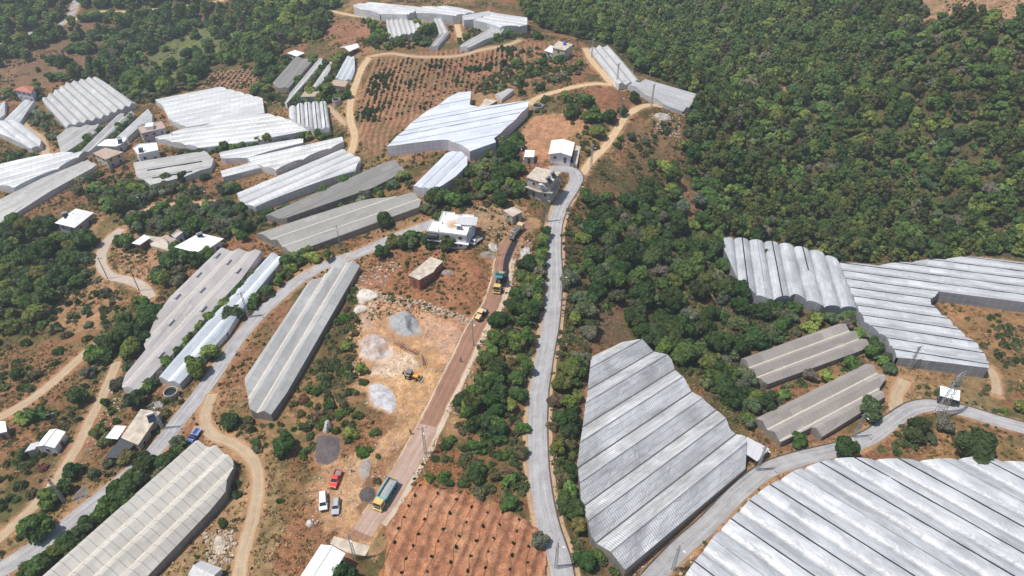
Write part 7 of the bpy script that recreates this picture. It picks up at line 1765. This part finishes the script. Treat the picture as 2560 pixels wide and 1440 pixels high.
# loose stones on the quarry floor, banks and rock heaps
SV, SF = [], []
nS = 0
for poly, k_, lo, hi in (([(885,715),(950,735),(1060,755),(1180,795),(1195,840),(1135,960),(1080,1045),(1000,1062),(915,1020),(885,930),(880,850),(890,770)], 900, .1, .3), ([(940,735),(1000,742),(1100,765),(1180,800),(1170,815),(1060,780),(960,755)], 420, .2, .55), ([(880,700),(960,650),(1010,660),(960,720),(900,760)], 220, .15, .5),
        ([(1625,285),(1700,290),(1700,360),(1640,320)], 260, .15, .5), ([(1560,1440),(1740,1330),(1880,1220),(1910,1180),(1900,1230),(1760,1370),(1700,1440)], 380, .15, .5), ([(500,1000),(520,1060),(600,1100),(660,1160),(650,1180),(560,1120),(500,1060)], 260, .12, .35), ([(770,1200),(1000,1080),(1000,1180),(880,1300),(760,1330)], 380, .1, .32),
        ([(510,1330),(580,1320),(600,1400),(520,1420)], 220, .15, .5), ([(1270,610),(1340,600),(1330,700),(1280,720)], 200, .12, .4), ([(1170,500),(1260,520),(1270,600),(1200,600)], 160, .15, .4), ([(1140,960),(1200,820),(1230,800),(1180,960),(1130,1060)], 160, .12, .35), ([(240,990),(300,960),(320,1000),(200,1180)], 160, .12, .4)):
    W = UP(poly); lo_, hi_ = W.min(0), W.max(0)
    x = r_.uniform(lo_[0], hi_[0], k_ * 3); y = r_.uniform(lo_[1], hi_[1], k_ * 3); i = pip(x, y, W) & (glook(ROADD, x, y) > .5); x, y = x[i][:k_], y[i][:k_]
    for a_, b_ in zip(x, y):
        s_ = (lo + (hi - lo) * r_.random() ** 2.5) * np.array([r_.uniform(.7, 1.3), r_.uniform(.7, 1.3), r_.uniform(.5, .9)])
        SV.append(CSV * (1 + .25 * r_.standard_normal((len(CSV), 1)) * .5) * s_ + np.array([a_, b_, float(G(a_, b_)) + s_[2] * .3])); SF.append(CSF + nS); nS += len(CSV)
SV = np.vstack(SV)
tag(np_mesh('loose_stones', SV, np.vstack(SF), [plain('limestone', (.42, .33, .25), .9, var=.3, scale=.7)]), 'pale loose stones scattered over the quarry and banks', 'stones', kind='stuff')

# saplings of the red terraces, each with its hose row; bushes of the upper orchard
sapV, sapF = crown(9, S_, 150)
o = np_mesh('sapling', sapV * np.array([1, 1, 1.2]), sapF, [LEAF]); sap_me = o.data; D.objects.remove(o)
SAPZ = [[(1230,770),(1190,850),(1150,925),(1112,1013),(1073,1097),(1037,1200)],[(1360,835),(1316,930),(1268,1030),(1222,1133),(1183,1225),(1130,1325),(1095,1430)],
        [(1505,882),(1460,983),(1408,1093),(1370,1192),(1325,1300),(1283,1418)],[(1613,933),(1575,1047),(1530,1150),(1498,1237),(1465,1350)],
        [(1738,970),(1698,1082),(1655,1193),(1612,1297),(1583,1415)],[(1853,977),(1825,1068),(1787,1168),(1745,1270),(1717,1387)],[(1975,1025),(1953,1112),(1935,1205),(1915,1295),(1900,1400)],[(2042,1232),(2038,1355)]]
HOSE = plain('black hose', (0.03, 0.027, 0.025), 0.6)
ords = ['first', 'second', 'third', 'fourth', 'fifth', 'sixth', 'seventh', 'eighth']
for ri, row in enumerate(SAPZ):
    pts = [U1((640 + a / 3, 960 + b / 3)) for a, b in row]
    for (x, y) in pts:
        o = D.objects.new('sapling', sap_me); col.objects.link(o)
        s = random.uniform(.24, .40); o.location = (x, y, float(TG(x, y)) - .03); o.scale = (s, s, s * 1.05); o.rotation_euler = (0, 0, random.uniform(0, 6)); o.color = (0.035, 0.042, 0.022, 1)
        tag(o, f'young dark sapling in the {ords[ri]} planted row from the left on the red terraced field', 'sapling', f'saplings of terrace row {ri + 1}')
    a, b = np.array(pts[0]), np.array(pts[-1]); d = (b - a) / np.linalg.norm(b - a)
    ln = spline(np.vstack([a - d * 1.5, [np.array(p) + (0.35 * (-1) ** i, .1) for i, p in enumerate(pts)], b + d * 6]), .6)
    mb = MB()
    for p, q in zip(ln[:-1], ln[1:]):
        mb.tube((*p, float(TG(*p)) + .05), (*q, float(TG(*q)) + .05), .045, n=5, cap=False)
    tag(mb.build('irrigation_hose', HOSE), f'thin black irrigation hose along the {ords[ri]} row of the red terraced field', 'hose', 'irrigation hoses')
OR = []
for i in range(28):
    ta, tb = U1((640 + (925 + i * 37) / 3, (452 - i * 3.6) / 3)), U1((640 + (745 + i * 43) / 3, (930 - max(0, i - 5) * 13.5) / 3))
    L = math.dist(ta, tb); k = int(L / 1.9)
    for j in range(k):
        f = (j + random.uniform(-.2, .2)) / k
        x = ta[0] + (tb[0] - ta[0]) * f + random.gauss(0, .13); y = ta[1] + (tb[1] - ta[1]) * f
        dd = float(fbm(np.array([x / 12]), np.array([y / 12]), 201, 3)[0])
        if random.random() < 0.72 + (dd - .5) * 1.3 and float(glook(OCC, x, y)) > 1.2 and float(glook(ROADD, x, y)) > 1:
            OR.append((x, y, random.uniform(.32, .75) + max(0, dd - .54) * 6.0 * random.random(), 'the fanned rows of the reddish hilltop orchard'))
for (poly, sp_, ph) in (([(500,215),(530,182),(640,170),(648,200),(600,226),(545,220)], 2.9, 'the small brown plot of planted rows at upper left'),):
    W = UP(poly); x0, y0 = W.min(0); x1, y1 = W.max(0)
    for x in np.arange(x0, x1, sp_):
        for y in np.arange(y0, y1, sp_ * .85):
            if pip(np.array([x]), np.array([y]), W)[0]: OR.append((x + random.gauss(0, .2), y + random.gauss(0, .2), random.uniform(.45, .75), ph))
random.shuffle(OR); OR.sort(key=lambda q: -q[2] / (q[1] + 60)); rest = OR[285:]
for k, (x, y, r, ph) in enumerate(OR[:285]):
    o = D.objects.new('orchard_bush', PRO[S_][k % 5][0]); col.objects.link(o)
    o.location = (x, y, float(G(x, y)) - .05); o.scale = (r, r, r * random.uniform(1.0, 1.5)); o.rotation_euler = (0, 0, random.uniform(0, 6)); o.color = (*[v * random.uniform(.8, 1.2) for v in (0.06, 0.08, 0.032)], 1)
    lab = ('big ' if r > 1.5 else 'little ' if r < .8 else 'mid sized ') + 'green bush planted in ' + ph
    tag(o, lab, 'orchard bush', lab + ' set')
if rest:
    tag(merge('planted_bushes', [(x, y, float(G(x, y)), r, S_, (0.06, 0.08, 0.032)) for x, y, r, ph in rest]), 'small bushes filling the planted rows of the orchards', 'orchard bushes', kind='stuff')

# ------------------------------------------------------------------ summer haze in the air
hm = D.materials.new('summer haze'); hm.use_nodes = True
ht = hm.node_tree; ht.nodes.clear()
ho = ht.nodes.new('ShaderNodeOutputMaterial'); hv = ht.nodes.new('ShaderNodeVolumePrincipled')
hv.inputs['Color'].default_value = (0.86, 0.93, 1.0, 1); hv.inputs['Density'].default_value = 0.0003; hv.inputs['Anisotropy'].default_value = 0.2
ht.links.new(hv.outputs[0], ho.inputs['Volume'])
zlo = float(min(Zg.min(), -60)) - 1.5
hb = MB().box((0, 0, 0), (10400, 10400, 160 - zlo)).build('haze', hm)
hb.location = (0, 0, (160 + zlo) / 2)
tag(hb, 'thin summer haze in the air over the valley', 'haze', kind='stuff')
print('TREES', len(PTS), 'wood', len(bulk['wood']), 'scrub', len(items))
